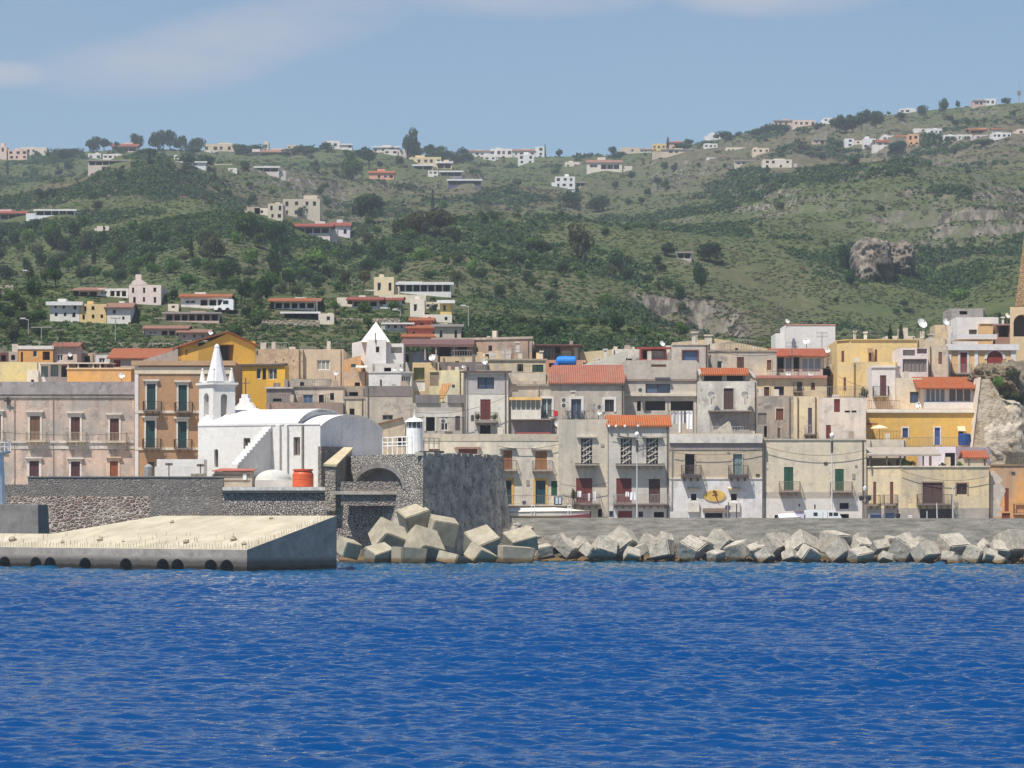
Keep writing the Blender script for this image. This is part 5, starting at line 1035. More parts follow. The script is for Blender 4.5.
tag(m.build('lean_to_roof', tiles((232, 168, 104)), loc=(X(438, 384), 384, Z(390, 384))), 'small orange lean-to roof sloping below the cream streaked wall', 'roof')
building('grey stepped-parapet house with three dark windows', [(412.8, 370), (464.3, 370)], 403, (182, 174, 158), [(426, 417, 434.8, 431, 'd', (50, 44, 44), dict(sur=(196, 190, 178))), (441, 417, 448, 430.5, 'g', (220, 214, 204)), (455.3, 416, 460, 430.5, 's', (84, 78, 76))], wear=.55, depth=9, bands=[(411.5, 417, (204, 198, 184), .04)], base=9)
for x0, x1, lab in ((415.5, 439.5, 'wider dark parapet block on the grey three-windowed house'), (447.5, 464, 'narrower dark parapet block on the grey three-windowed house')):
    m = MB(); m.box(X(x0, 370), X(x1, 370), 369.8, 370.6, Z(403.2, 370), Z(394.8, 370)); tag(m.build('parapet_wall', plaster((122, 116, 114), .5), loc=(X((x0 + x1) / 2, 370), 370, Z(403, 370))), lab, 'parapet')
bal = dict(b=(475, 498), brgb=(140, 128, 118), rail=(90, 66, 58))
building('tall grey and cream house with blue window and red-brown balcony door', [(464.6, 367.5), (508.3, 367.5)], 371.2, (214, 208, 192), [(477.5, 377.3, 494, 388.8, 'g', (34, 34, 44), dict(glass=(60, 72, 98), n=2)), (480.3, 399.3, 490.6, 421.5, 's', (112, 50, 46), bal), (480, 425, 490.5, 434, 'd', (50, 36, 34), dict(sur=(186, 180, 168), st=.6))], wear=.3, depth=10, base=8, bands=[(374.2, 394, (168, 164, 158), .03)], cap=(1.6, .4, (92, 80, 76)), pil=[(464.7, 465.6, (120, 112, 104))])
building('pale lilac house with small window at the hill foot', [(509.5, 424), (534, 424)], 344.5, (222, 212, 204), [(527, 351.5, 532.8, 357, 'd', (120, 100, 98))], wear=.2, peak=(0, 532, 341.5, 345, 341.6), depth=8)
building('white slope-walled outbuilding left of the lilac house', [(474, 413), (511, 413)], 352.5, (218, 208, 192), [(485, 354, 489, 360, 'd', (100, 80, 66))], wear=.4, peak=(0, 511, 348.5, 355.5, 348.6), depth=6)
h = building('dark wooden veranda house with brown roof next to the blue tank', [(535.5, 419), (580, 419)], 344.5, (128, 92, 78), [(538, 347, 553, 358, 'd', (110, 116, 90), dict(panes=4, prgb=(92, 62, 54), glass=(96, 110, 96))), (555, 347, 560.5, 360, 'd', (70, 50, 46)), (561.5, 350.5, 571.5, 360, 'd', (190, 184, 168), dict(depth=.4)), (574, 346.5, 578.5, 359, 'd', (200, 192, 180), dict(depth=.2))], wear=.3, depth=7)
canopy(h, 534, 582, 343.2, 417.6, 5, (112, 74, 70), drop=.3)
building('tan low house with dark door and green shutter above the cornice', [(488.3, 398), (546, 398)], 359, (206, 184, 144), [(517.3, 364, 523.2, 371.5, 'd', (64, 44, 46)), (532.3, 364.7, 543.3, 372, 's', (40, 70, 58))], wear=.45, depth=8, cap=(1.4, .15, (182, 160, 130)))
building('orange-based low terrace house under the blue tank', [(545, 407), (586, 407)], 360, (206, 140, 96), [(549, 363, 560, 367, 'd', (70, 80, 110))], wear=.4, depth=7)
building('narrow cream house left of the enclosed balcony', [(508.5, 372), (548.5, 372)], 373.3, (192, 178, 152), [(511.8, 389.5, 516, 395.5, 'd', (60, 54, 54))], wear=.6, depth=7, bands=[(381, 385.5, (176, 162, 140), .12)], base=9)
w1 = dict(sur=(224, 218, 206), st=.28)
h = building('weathered grey house with wide red tile roof and white-framed windows', [(508.5, 368), (536, 368), (624, 367.3)], 384.5, (186, 174, 154), [
    (541.6, 398.5, 552, 417.3, 'd', (110, 112, 110), dict(panes=2, prgb=(226, 220, 208), glass=(90, 104, 110), sur=(224, 218, 206), b=(539, 554), bh=.8, depth=.4, brgb=(180, 170, 152), bd=.5)),
    (571.2, 399, 581.2, 419, 'd', (60, 66, 80), dict(panes=2, prgb=(120, 124, 130), glass=(62, 76, 100), sur=(226, 220, 208), st=.3, depth=.4, b=(567, 585), bd=.5, bh=.9, rail=(140, 140, 140))), (604.8, 399.5, 614, 411.8, 'g', (90, 74, 66), w1)], wear=.6, depth=9, base=9,
    bands=[(384, 386, (160, 148, 134), .18)], roof=dict(ridge=366.5, eave=383, run=5.5, rgb=(212, 130, 104), x0=549, x1=625, face=1))
m = MB(); D = 366.8; f_ = Face((X(511, D), D), (X(540.8, D), D)); m.fbox(f_, 0, f_.L, Z(419, D), Z(410, D), -.6, .6); enc = m.build('enclosed_balcony', plaster((206, 200, 184), .3), h.root)
m = MB(); m.fbox(f_, .1, f_.L - .1, Z(409.9, D), Z(400.5, D), -.5, .5); m.build('glazing', glass((120, 122, 120)), enc)
m = MB()
for s in np.linspace(0, f_.L - .12, 7): m.fbox(f_, s, s + .12, Z(410, D), Z(400.4, D), .5, .6)
m.build('frame', paint((206, 200, 186)), enc)
m = MB(); m.fbox(f_, -.2, f_.L + .1, Z(400.3, D), Z(397.4, D), -.7, .95); m.build('awning', paint((232, 190, 120), .8), enc)
m = MB(); f_ = Face((X(511, 367.2), 367.2), (X(551, 367.2), 367.2)); m.fbox(f_, 0, f_.L, Z(420, 367), Z(419.2, 367), -.2, 1.3); m.build('balcony', plaster((170, 160, 146), .4), h.root)
m = MB(); m.box(X(511.5, 367.6), X(552, 367.6), 367.2, 367.6, Z(433, 367.6), Z(420.2, 367.6)); m.build('darker_panel', plaster((150, 140, 136), .5), h.root)  # darker plaster sheet paints the shade under the enclosed balcony
m = MB(); m.box(X(516, 366.8), X(551, 366.8), 366.2, 366.8, Z(434, 367), Z(432.4, 367)); m.build('red_sill', paint((176, 92, 84)), h.root)
m = MB(); D = 366.9; m.box(X(554, D), X(558, D), D - .25, D, Z(416, D), Z(410.8, D)); tag(m.build('gas_box', paint((200, 36, 44), .5, .05), loc=(X(556, D), D, Z(416, D)), bevel=.03), 'bright red box on the grey wall right of the enclosed balcony', 'box')
# front row on the quay
yl = (210, 166, 84)
bw = dict(hood=(176, 164, 146), hz=.12, b=(532, 552.5), brgb=(164, 150, 134), rail=(116, 96, 84), bd=.7)
h = building('long low cream house with yellow-framed doors behind the bastion', [(423.5, 353.5), (566, 353.5)], 434, (206, 196, 172), [
    (503.5, 450.5, 512.2, 469.5, 's', (156, 104, 66), dict(hood=(176, 164, 146), hz=.12, b=(499.5, 517), brgb=(164, 150, 134), rail=(116, 96, 84), bd=.7)), (535.4, 451.3, 547, 469.7, 's', (176, 124, 76), bw),
    (504.5, 480.5, 511.5, 504.5, 'o', (30, 66, 74), dict(sur=yl, st=.25)), (535.5, 480.5, 545.5, 504.5, 'o', (28, 70, 80), dict(sur=yl, st=.25)), (551.2, 481, 557.2, 496, 's', GRN, dict()),
    (458.5, 449, 477, 462, 's', (120, 70, 56), dict(hood=(150, 112, 92), hz=.02)), (429, 449, 440, 462, 's', (120, 70, 56), dict()), (520, 512, 530, 519, 'd')], wear=.4, depth=9, bands=[(434.2, 441, (186, 174, 150), .05)], base=2.5)
railing_mb(h.faces[0], h.faces[0].s_at(497), h.faces[0].s_at(572), Z(504.6, 353), 1.0, 0, 1.3, .2).build('terrace_railing', paint((132, 126, 120)), h.root)
m = MB(); f_ = h.faces[0]; m.fbox(f_, f_.s_at(480), f_.s_at(565.5), Z(506, 353.5), Z(504.8, 353.5), -.02, 1.35); m.build('terrace_slab', plaster((196, 186, 168), .4), h.root)
lat = dict(b=(575, 599), brgb=(158, 146, 132), bh=.02, bd=1.0, hood=(196, 186, 168), hz=.1)
bl2 = dict(b=(572, 600), brgb=(120, 104, 96), rail=(150, 144, 140), bd=1.1)
building('taller cream house with latticed window left of the orange-roofed one', [(558.5, 352.7), (608.6, 352.7)], 419.5, (196, 184, 160), [(581, 438.5, 592.4, 464, 'x', None, lat), (576.2, 478.2, 592.3, 503.5, 's', (122, 58, 52), bl2), (583, 511, 591, 519, 'd', (84, 40, 44)), (598, 509, 602, 517, 'd', (50, 32, 30))], wear=.5, depth=9, base=2.5, pil=[(607.6, 608.5, (150, 138, 124))])
h = building('grey house with bright orange tile roof and two latticed windows', [(608.9, 352), (669, 352)], 426, (190, 184, 168), [
    (620.6, 438.5, 632, 464.3, 'x', None, dict(b=(615.5, 664.5), brgb=(150, 140, 128), bh=.02, bd=1.0, hood=(172, 162, 148), hz=.06)), (646.2, 438.5, 658.3, 464.2, 'x', None, dict(hood=(172, 162, 148), hz=.06)),
    (616.3, 478.3, 631.6, 503.5, 's', (118, 54, 48), dict(b=(613, 668.5), brgb=(124, 108, 100), rail=(170, 166, 162), bd=1.1)), (648.8, 479, 660, 503.5, 's', (88, 54, 50)),
    (608.7, 511, 613, 517, 'o', (60, 56, 110)), (618, 511, 632, 519, 'o', (140, 52, 50)), (638.5, 511.5, 643, 517, 'o', (44, 42, 78)), (654, 512, 664, 517.5, 'd', (48, 40, 62))], wear=.35, depth=9, base=2.5,
    roof=dict(ridge=412.8, rgb=(236, 128, 66), run=3.6, eave=426, over=.3, gable=1.15), bands=[(506.5, 519, (206, 200, 190), .03)])
for px in (609, 616, 625, 638):
    m = MB(); f_ = h.faces[0]; s = f_.s_at(px); m.lathe(f_.pt(s, 0, .32)[0], f_.pt(s, 0, .32)[1], [(.13, h.z1 - .15), (.15, h.z1), (.02, h.z1 + .14)], 8); m.build('eave_ball', paint((236, 230, 222)), h.root)
bx = lambda a, b: dict(b=(a, b), brgb=(84, 74, 74), rail=(92, 86, 84), bd=1.0, bt=.34, sur=(186, 172, 150), st=.1)
h = building('house with white lower storey, oval boat sign and two iron balconies', [(669.3, 351.6), (762.3, 351.6)], 433.5, (188, 170, 140), [
    (685, 454, 694.6, 474.5, 'd', (50, 40, 42), dict(bx(681, 701), depth=.4)), (733, 454, 742.2, 474.5, 'g', (130, 150, 148), dict(bx(728, 748), glass=(120, 140, 138))),
    (691, 493.8, 696.4, 500.4, 'd', (44, 36, 60), dict(depth=.4, sur=(206, 200, 190))), (731, 493.8, 736.8, 500.4, 'd', (44, 36, 60), dict(depth=.4, sur=(206, 200, 190))), (705, 513, 722.6, 518.4, 'd', (44, 38, 62), dict(depth=.5))], wear=.35, depth=9, base=2.5,
    bands=[(434.5, 443, (208, 200, 184), .28), (443.1, 450, (150, 138, 128), .06), (478.6, 521, (232, 228, 220), .04), (477.6, 479.2, (222, 212, 194), .12)])  # second band paints the cornice's shadow as a darker strip
f_ = h.faces[0]
for px in (693.5, 734):
    m = MB(); s = f_.s_at(px); m.fbox(f_, s - .65, s + .65, Z(490, 351.6), Z(488.6, 351.6), .04, .4); m.add([f_.pt(s - .7, Z(488.5, 351.6), .45), f_.pt(s + .7, Z(488.5, 351.6), .45), f_.pt(s + .7, Z(487.2, 351.6), .04), f_.pt(s - .7, Z(487.2, 351.6), .04)], [(0, 1, 2, 3)]); m.build('window_hood', plaster((206, 186, 150), .3), h.root)
    m = MB(); m.fbox(f_, s - .62, s + .62, Z(512, 351.6), Z(502.5, 351.6), .04, .3); m.build('window_apron', plaster((206, 196, 180), .4), h.root)
m = MB(); m.fbox(f_, f_.s_at(702.5), f_.s_at(727), Z(511.2, 351.6), Z(508.2, 351.6), .04, .9); m.build('door_canopy', paint((150, 126, 108)), h.root)
t = thing('oval_sign', 'golden oval sign with small dark red boat on the white house front', 'sign', (X(714.7, 351.4), 351.4, Z(496, 351.4))); s = f_.s_at(714.7); zc = Z(495.8, 351.6); m = MB(); n = 28
m.add([f_.pt(s + 1.2 * math.cos(2 * math.pi * i / n), zc + .63 * math.sin(2 * math.pi * i / n), .05) for i in range(n)] + [f_.pt(s + 1.2 * math.cos(2 * math.pi * i / n), zc + .63 * math.sin(2 * math.pi * i / n), .14) for i in range(n)], [tuple(range(n, 2 * n))] + [(i, (i + 1) % n, n + (i + 1) % n, n + i) for i in range(n)]); m.build('board', paint((222, 184, 96), .6, .2), t)
m = MB()
for (a, b_, r_) in (((-.12, .62), (.02, .3), .07), ((.02, .3), (.1, .0), .08), ((.1, 0), (.22, -.35), .06), ((.22, -.35), (.42, -.68), .035), ((-.22, .42), (.22, .5), .05), ((.02, .3), (.3, .12), .05), ((-.3, .1), (.1, .08), .03)):
    m.tube(f_.pt(s + a[0], zc + a[1], .17), f_.pt(s + b_[0], zc + b_[1], .17), r_, 6)
m.build('emblem', paint((120, 56, 44)), t)
gb = lambda a, b: dict(b=(a, b), brgb=(150, 128, 116), rail=(140, 124, 110), bd=.9)
h = building('tall blank cream house with two green shutters and white ground floor', [(762.6, 352.2), (866.3, 352.2)], 439, (206, 192, 162), [(784, 467, 793.3, 490.6, 's', GRN, gb(778.6, 800)), (835, 469, 843.8, 491, 's', GRN, gb(829.8, 852)), (839.5, 503, 848.8, 509, 'd', (44, 40, 70), dict(depth=.4)), (814.2, 504.5, 815.6, 509, 'd'), (774.5, 515, 788, 520, 'd', (44, 40, 80)), (840, 514, 849, 520, 'd', (44, 40, 80)), (798.5, 504, 800, 506.5, 'd')], wear=.3, depth=9, base=2.5, bands=[(498.4, 521, (228, 220, 206), .04), (492, 498.2, (176, 164, 146), .02)], cap=(1.2, .1, (190, 178, 154)))
h = building('narrow plain extension of the tall cream house rising behind the pergola', [(866.6, 357), (906, 357)], 439.5, (202, 190, 164), [], wear=.3, depth=6, base=2.5)
dkw = dict(b=(916.5, 952), brgb=(120, 104, 96), rail=(92, 82, 76), bd=1.0, sur=(150, 130, 112), st=.14)
h = building('low ochre corner house with wide balcony window and terrace plants', [(866.4, 352.5), (901, 350.3), (989, 350.3)], 466.4, (214, 192, 146), [
    (873.2, 481.8, 876.2, 504.3, 's', (120, 66, 54), dict(b=(868, 881), rail=(96, 84, 76), bd=.6, brgb=(140, 118, 104))), (890, 481.8, 893.3, 504, 's', (120, 66, 54), dict(b=(884, 898), rail=(96, 84, 76), bd=.6, brgb=(140, 118, 104))),
    (922.7, 482.6, 942.6, 503.6, 's', (96, 70, 66), dkw), (956.4, 483.2, 967, 494.4, 'd', (60, 40, 44), dict(sur=(170, 140, 120), st=.15, depth=.3, panes=2, prgb=(110, 70, 64), glass=(60, 48, 52))), (920, 509, 952, 520, 'd', (92, 88, 92), dict(depth=.9))], wear=.4, depth=9, base=2.5, bands=[(508, 521, (164, 154, 140), .02)], cap=(1, .12, (222, 210, 184)))
canopy(h, 867.5, 941, 447.8, 351.5, 5, (170, 158, 146), drop=.9, posts=(870, 887, 900.5, 923.5), ybase=466, prgb=(100, 86, 80), th=.18, name='pergola')
building('small lilac-white roof house with dark doorway on the ochre terrace', [(923, 358.5), (955.6, 358), (990, 362)], 446.8, (224, 216, 222), [(929, 453.5, 931.6, 466.5, 's', (126, 92, 96)), (945, 452.8, 955, 467, 'd', (66, 58, 74))], wear=.15, depth=5, base=5)
h = building('little hut with orange roof on the ochre terrace', [(961.5, 355), (965.5, 353), (987.4, 353)], 458.5, (186, 174, 152), [], wear=.35, depth=3, base=5, roof=dict(ridge=452, rgb=(226, 116, 72), run=2.2, face=1, over=.2, gable=.75))
h = building('orange ochre house with peeling grey plaster at the right edge', [(989.4, 351), (1085, 351)], 464.6, (220, 160, 92), [(991, 488.8, 994, 504, 's', (110, 84, 76)), (1004.6, 488.3, 1008.8, 511.5, 's', (140, 62, 48)), (1016, 505, 1026, 513, 'd', (206, 160, 110), dict(depth=.2, b=(1013, 1030), brgb=(190, 140, 96), rail=(110, 90, 76))), (980, 512, 993, 520, 'd', (52, 46, 52)), (1002, 513, 1010, 521, 'o', (130, 62, 50))], wear=.5, depth=9, base=2.5, cap=(1.2, .1, (150, 120, 84)))
m = MB(); f_ = h.faces[0]; R = random.Random(4); pts = [(.1, Z(519, 351))] + [(f_.s_at(1003) + R.uniform(-.5, .5) * (1 if i % 2 else .4), Z(516 - i * 3.6, 351)) for i in range(11)] + [(f_.s_at(994), Z(471, 351)), (.1, Z(470, 351))]
m.poly([f_.pt(s, z, .012) for s, z in pts]); m.build('bare_plaster', plaster((200, 186, 164), .6), h.root)
# right-hand terraces
vb = dict(sur=(236, 230, 216), st=.14)
h = building('long yellow house with white-framed blue windows below the veranda', [(845, 367), (973.5, 367)], 411.5, (232, 184, 88), [(902.5, 428, 908, 437.5, 's', (72, 78, 118), vb), (934.6, 427.6, 940, 445, 's', (84, 96, 150), vb), (958.3, 427.5, 963.5, 445, 's', (60, 54, 66), dict(awn=(206, 190, 160)))], wear=.16, depth=12, base=8, bands=[(409, 413, (236, 222, 194), .14)], cap=(1.2, .25, (238, 230, 210)))
h2 = h
vh = building('glazed white veranda with orange tile roof above the yellow house', [(923.5, 369), (974.5, 369)], 387.5, (236, 230, 222), [(926, 388.5, 945, 402, 'd', (120, 116, 114), dict(panes=4, prgb=(232, 228, 222), glass=(126, 130, 136), depth=1.2)), (949, 388.5, 971, 401.6, 'd', (100, 84, 80), dict(panes=3, prgb=(226, 220, 214), glass=(96, 84, 84), depth=1.2))], wear=.1, depth=8, roof=dict(ridge=377, rgb=(220, 112, 58), run=4.5, eave=387.5, over=.8, gable=1.25), bands=[(402.3, 408.8, (240, 236, 226), .2)], base=14)
building('yellow porch house with brown awning at the left end of the yellow front', [(836.3, 366), (872, 366)], 423.5, (232, 190, 92), [(837.8, 430, 842, 437, 's', (140, 80, 56)), (847.7, 425, 865, 438.2, 'd', (120, 110, 104), dict(panes=3, prgb=(120, 72, 56), glass=(130, 128, 124), depth=1.0))], wear=.15, depth=6, base=8, cap=(1.2, .6, (140, 84, 62)))
t = thing('parasol', 'cream parasol shading the terrace beside the brown awning porch', 'parasol', (X(879.5, 363.5), 363.5, Z(438.5, 363.5))); c = X(879.5, 363.5); m = MB(); m.tube((c, 363.5, Z(438.5, 363.5)), (c, 363.5, Z(425, 363.5)), .04, 5); m.build('pole', paint((150, 120, 96)), t)
m = MB(); m.lathe(c, 363.5, [(1.0, Z(428.6, 363.5)), (.95, Z(427.6, 363.5)), (.5, Z(426, 363.5)), (.05, Z(425, 363.5))], 10); m.build('canopy', paint((236, 214, 176), .8, .1), t)
ab = dict(sur=(240, 232, 218), st=.26, b=(950.5, 971), bd=.7, rail=(170, 160, 152), bsolid=None)
h = building('peach house with red arched door, white pilasters and long terrace', [(948.5, 383), (1016.3, 383)], 344.5, (240, 200, 140), [(960.2, 352.5, 967, 373, 's', (134, 52, 58), ab), (987, 351, 1003, 372, 's', (150, 58, 52), dict(arch=True, sur=None, b=(978, 1013), bd=.9, rail=(180, 168, 160)))], wear=.1, depth=10, base=14, cap=(5.8, .3, (240, 236, 228)), pil=[(948.7, 951.3, (242, 238, 230)), (974.5, 978, (242, 238, 230)), (1011, 1016, (242, 238, 230))])
f_ = h.faces[0]; m = MB(); c0 = (f_.s_at(987) + f_.s_at(1003)) / 2; r0 = (f_.s_at(1003) - f_.s_at(987)) / 2; zc = Z(351, 383) - r0
m.add([f_.pt(c0 + (r0 + e) * math.cos(math.pi * i / 12), zc + (r0 + e) * math.sin(math.pi * i / 12), o_) for e, o_ in ((.02, .07), (.3, .07), (.3, -.02)) for i in range(13)], [(i, i + 1, 14 + i, 13 + i) for i in range(12)] + [(13 + i, 14 + i, 27 + i, 26 + i) for i in range(12)]); m.build('arch_moulding', plaster((242, 236, 224), .1), h.root)
stub(h, 957, 997, 334.2, 339, 388, 5, (184, 186, 188), 'roof_lantern', .15)
kh = (212, 184, 122)
building('khaki yellow block house with slit windows right of the white box', [(837, 391), (850, 388.5), (917, 388.5)], 340.5, kh, [(841.3, 351, 844, 362, 's', (120, 66, 56)), (868.5, 349.5, 871.4, 361.5, 's', (120, 66, 56), dict(awn=(140, 110, 90))), (874.8, 349.5, 877.2, 361.5, 's', (120, 66, 56))], wear=.18, depth=12, cap=(.8, .15, (196, 168, 112)))
building('lower khaki wall house stepping out in front of the khaki block', [(837.2, 381), (853, 379.5), (899, 379.5)], 362.5, (204, 178, 120), [(843.5, 377.3, 846, 391, 's', (120, 74, 62))], wear=.3, depth=8, base=12)
building('white house front with brown door and shaded balcony', [(871.8, 373.5), (895.3, 373.5), (899.5, 376)], 366, (238, 230, 218), [(880, 375.3, 886.3, 396, 's', (110, 72, 66), dict(b=(872.4, 888.5), bd=1.0, rail=(70, 64, 66), bh=1.1))], wear=.12, depth=6, base=10, cap=(1.6, .12, (246, 240, 230)))
building('lilac-grey house with curtained loggia', [(899.8, 377.5), (928, 377.5)], 348, (214, 202, 192), [(903, 350, 915, 355.5, 'd', (180, 168, 160), dict(depth=.4)), (917, 348.5, 927, 353.5, 'd', (176, 150, 150), dict(depth=.4)), (902.7, 359, 926.8, 372, 'd', (104, 92, 90), dict(panes=6, prgb=(130, 116, 110), glass=(130, 122, 116), depth=.8))], wear=.35, depth=8, base=10)
building('pale tan house with brown shutter between lilac and peach houses', [(928.2, 380.5), (948.4, 380.5)], 345.5, (208, 190, 158), [(938.5, 352, 942, 364, 's', (130, 92, 70))], wear=.45, depth=8, base=12)
building('cream terrace house with dark glass screen below the lilac loggia', [(896, 372.2), (922, 372.2)], 378, (222, 208, 180), [(910, 391.8, 918.5, 403, 'g', (84, 88, 100), dict(glass=(60, 80, 112)))], wear=.35, depth=6, base=10)
h = building('pink-grey low house with red-brown door left of the yellow front', [(819, 363), (866, 363)], 397.5, (212, 196, 178), [(834, 399, 840, 412, 's', (130, 54, 52)), (826.5, 428, 829.8, 436, 'd', (60, 50, 46)), (844.8, 410.5, 850, 412.5, 'd'), (851.6, 410.5, 856.5, 412.5, 'd'), (826, 425, 831, 439, 's', (124, 60, 56))], wear=.4, depth=8, base=8)
railing_mb(h.faces[0], h.faces[0].s_at(824), h.faces[0].s_at(865.5), Z(397.3, 363), 1.2, -.5, .02, .25, sides=False).build('terrace_railing', paint((150, 146, 142)), h.root)
building('narrow tan house with tall door and small balcony', [(794, 363.5), (818.6, 363.5)], 396.3, (214, 194, 154), [(808, 407.8, 812, 434, 's', (88, 72, 90), dict(b=(804, 815), bd=.7, rail=(180, 172, 168), brgb=(120, 100, 90)))], wear=.35, depth=8, base=8)
building('dark stained grey house with brown window and chimney streaks', [(757.4, 364.5), (794, 364.5)], 396, (168, 152, 132), [(776, 408.5, 783.4, 420, 's', (120, 74, 56), dict(sur=(190, 176, 154), st=.12)), (764, 426, 767, 437, 'd', (120, 96, 84)), (777.5, 428, 780, 437.8, 's', (106, 76, 60)), (757.8, 413, 766.5, 424.5, 'd', (130, 120, 112), dict(depth=.1))], wear=.9, depth=8, base=8)
building('tan house with violet window and red ledge under the glazed veranda', [(754.5, 373.5), (827, 373.5)], 377.5, (214, 188, 142), [(774.2, 386.5, 784, 395.5, 'd', (56, 48, 76), dict(depth=.3)), (797, 381.8, 802, 391, 's', (54, 64, 74), dict(b=(793, 802), bd=.4, brgb=(140, 110, 90))), (811, 382.5, 815, 390, 's', (110, 66, 62))], wear=.4, depth=8, base=10, bands=[(375.5, 378.2, (176, 116, 100), .4)])
h = building('glazed red-roofed veranda house below the white box', [(775.8, 385), (822.3, 385)], 356.2, (200, 186, 170), [(777.5, 357, 784, 372.5, 'd', (44, 56, 44)), (785.5, 357, 792, 371.5, 'd', (110, 110, 120), dict(panes=1, glass=(120, 124, 136))), (793.5, 357, 799.5, 371.5, 'd', (60, 50, 60)), (802, 358, 820.5, 371.5, 'd', (130, 130, 140), dict(panes=3, prgb=(226, 222, 220), glass=(140, 146, 156), depth=.8))], wear=.15, depth=7, roof=dict(ridge=351.5, rgb=(214, 108, 74), run=4.5, over=.6, gable=1.0), base=12)
railing_mb(h.faces[0], 0, h.faces[0].L, Z(378, 385), 1.0, 0, .9, .2).build('terrace_railing', paint((196, 150, 136)), h.root)
building('large plain white box house with thin red rim', [(786, 409), (835.3, 409)], 324.5, (232, 228, 218), [], wear=.12, depth=9, base=14, cap=(.8, .06, (196, 140, 120)))
building('lower white annex left of the white box house', [(775.5, 411), (785.8, 411)], 333.3, (222, 218, 208), [], wear=.2, depth=7, base=14)
building('tan rough house right of the white box with small roof clutter', [(820, 399), (838, 399)], 350, (190, 162, 128), [(826, 366.5, 836, 372, 'd', (40, 36, 40)), (832, 356, 834.5, 360, 'd')], wear=.6, depth=8, base=12)
building('low tan house with dark window strip under the khaki block', [(822, 390), (840, 390)], 368, (172, 150, 122), [(822.5, 369, 832, 376, 'd', (54, 48, 48)), (833, 384, 836, 392, 's', (116, 66, 58))], wear=.5, depth=6, base=12)
building('grey house with blue awning window and two brown doors', [(672.3, 374), (708, 374)], 344, (188, 178, 162), [(682.6, 350.8, 697.6, 361.5, 'd', (60, 76, 110), dict(depth=.3, panes=1, glass=(70, 90, 125), prgb=(90, 50, 48), awn=None, sur=(120, 66, 60), st=.12)), (676.2, 383.5, 683.6, 395.8, 's', (84, 48, 46)), (687.2, 384.2, 694.8, 395.3, 'd', (50, 42, 42))], wear=.4, depth=9, cap=(1.0, .1, (200, 182, 148)), base=9)
building('stained tan house top behind the awning house with brown shutters', [(708.2, 379), (776.5, 379)], 350.5, (196, 178, 152), [(737, 357, 744, 370.5, 's', (104, 68, 58)), (767, 360, 771.3, 370, 's', (120, 88, 70), dict(sur=(196, 160, 126), st=.1)), (709.5, 355, 711, 371, 'd', (150, 140, 128), dict(depth=.1))], wear=.75, depth=9, base=9, cap=(1, .1, (176, 158, 130)))
building('low ochre ridge-roofed house behind the stained tan house', [(672, 393), (775, 393)], 347, (206, 182, 140), [(735, 348, 738, 350.5, 'd')], wear=.4, depth=8, base=12, peak=(0, 716, 338.5, 342.5, 350))
h = building('white streaked house with orange roof strip and tall brown door', [(698.5, 366.5), (756.8, 366.5)], 381.2, (210, 204, 186), [(723.6, 388.3, 733.6, 409.5, 's', (92, 72, 66), dict(sur=(196, 188, 172), st=.1)), (713, 420, 724.5, 430, 'd', (70, 56, 52)), (743.8, 428, 747.8, 434.5, 's', (80, 64, 58))], wear=.75, depth=9, base=9)
m = MB(); f_ = h.faces[0]; m.fbox(f_, f_.s_at(702.5), f_.s_at(748), Z(381, 367), Z(374.8, 367), -1.5, -1.2); lo = m.build('attic_dark_back', paint((92, 74, 72)), h.root)  # dark sheet paints the unlit attic openings between the piers
for px in (702, 724.5, 747.5):
    m = MB(); s = f_.s_at(px); m.fbox(f_, s - .25, s + .25, Z(381, 367), Z(374.9, 367), -1.2, -.2); m.build('pier', plaster((190, 176, 156), .4), lo)
tile_roof(h, ridge=370.4, rgb=(222, 118, 66), run=2.0, eave=375, over=.25, x0=700, x1=749, gable=.75)
for a, b_, y0, y1 in ((697.5, 702, 371, 378), (748.5, 756, 373, 380)):
    m = MB(); m.hexa([f_.pt(f_.s_at(a), Z(y0, 367), -.5), f_.pt(f_.s_at(a) + .3, Z(y0, 367), -.5), f_.pt(f_.s_at(b_), Z(y1, 367), -.5), f_.pt(f_.s_at(b_) - .3, Z(y1, 367), -.5), f_.pt(f_.s_at(a), Z(y0 - 2, 367), 0), f_.pt(f_.s_at(a) + .3, Z(y0 - 2, 367), 0), f_.pt(f_.s_at(b_), Z(y1 - 2.5, 367), 0), f_.pt(f_.s_at(b_) - .3, Z(y1 - 2.5, 367), 0)]); m.build('parapet_scroll', plaster((222, 216, 204), .3), h.root)
m = MB(); m.fbox(f_, f_.s_at(708), f_.s_at(751), Z(411.6, 366), Z(410.3, 366), -.02, .9); m.build('balcony', plaster((150, 138, 124), .5), h.root)
m = MB(); m.fbox(f_, f_.s_at(709.5), f_.s_at(750), Z(434, 366), Z(412, 366), -.02, .05); m.build('darker_panel', plaster((172, 162, 150), .6), h.root)  # panel greyer than the wall, below the balcony
m = MB(); m.add([f_.pt(f_.s_at(711), Z(433.5, 366), .5), f_.pt(f_.s_at(733), Z(433.5, 366), .5), f_.pt(f_.s_at(730), Z(422.5, 366), .5), f_.pt(f_.s_at(728), Z(421, 366), .5), f_.pt(f_.s_at(711), Z(433.5, 366), .06), f_.pt(f_.s_at(733), Z(433.5, 366), .06), f_.pt(f_.s_at(730), Z(422.5, 366), .06), f_.pt(f_.s_at(728), Z(421, 366), .06)], [(0, 1, 2, 3), (0, 3, 7, 4), (1, 5, 6, 2), (3, 2, 6, 7)]); m.build('stair_side', plaster((196, 186, 166), .5), h.root)
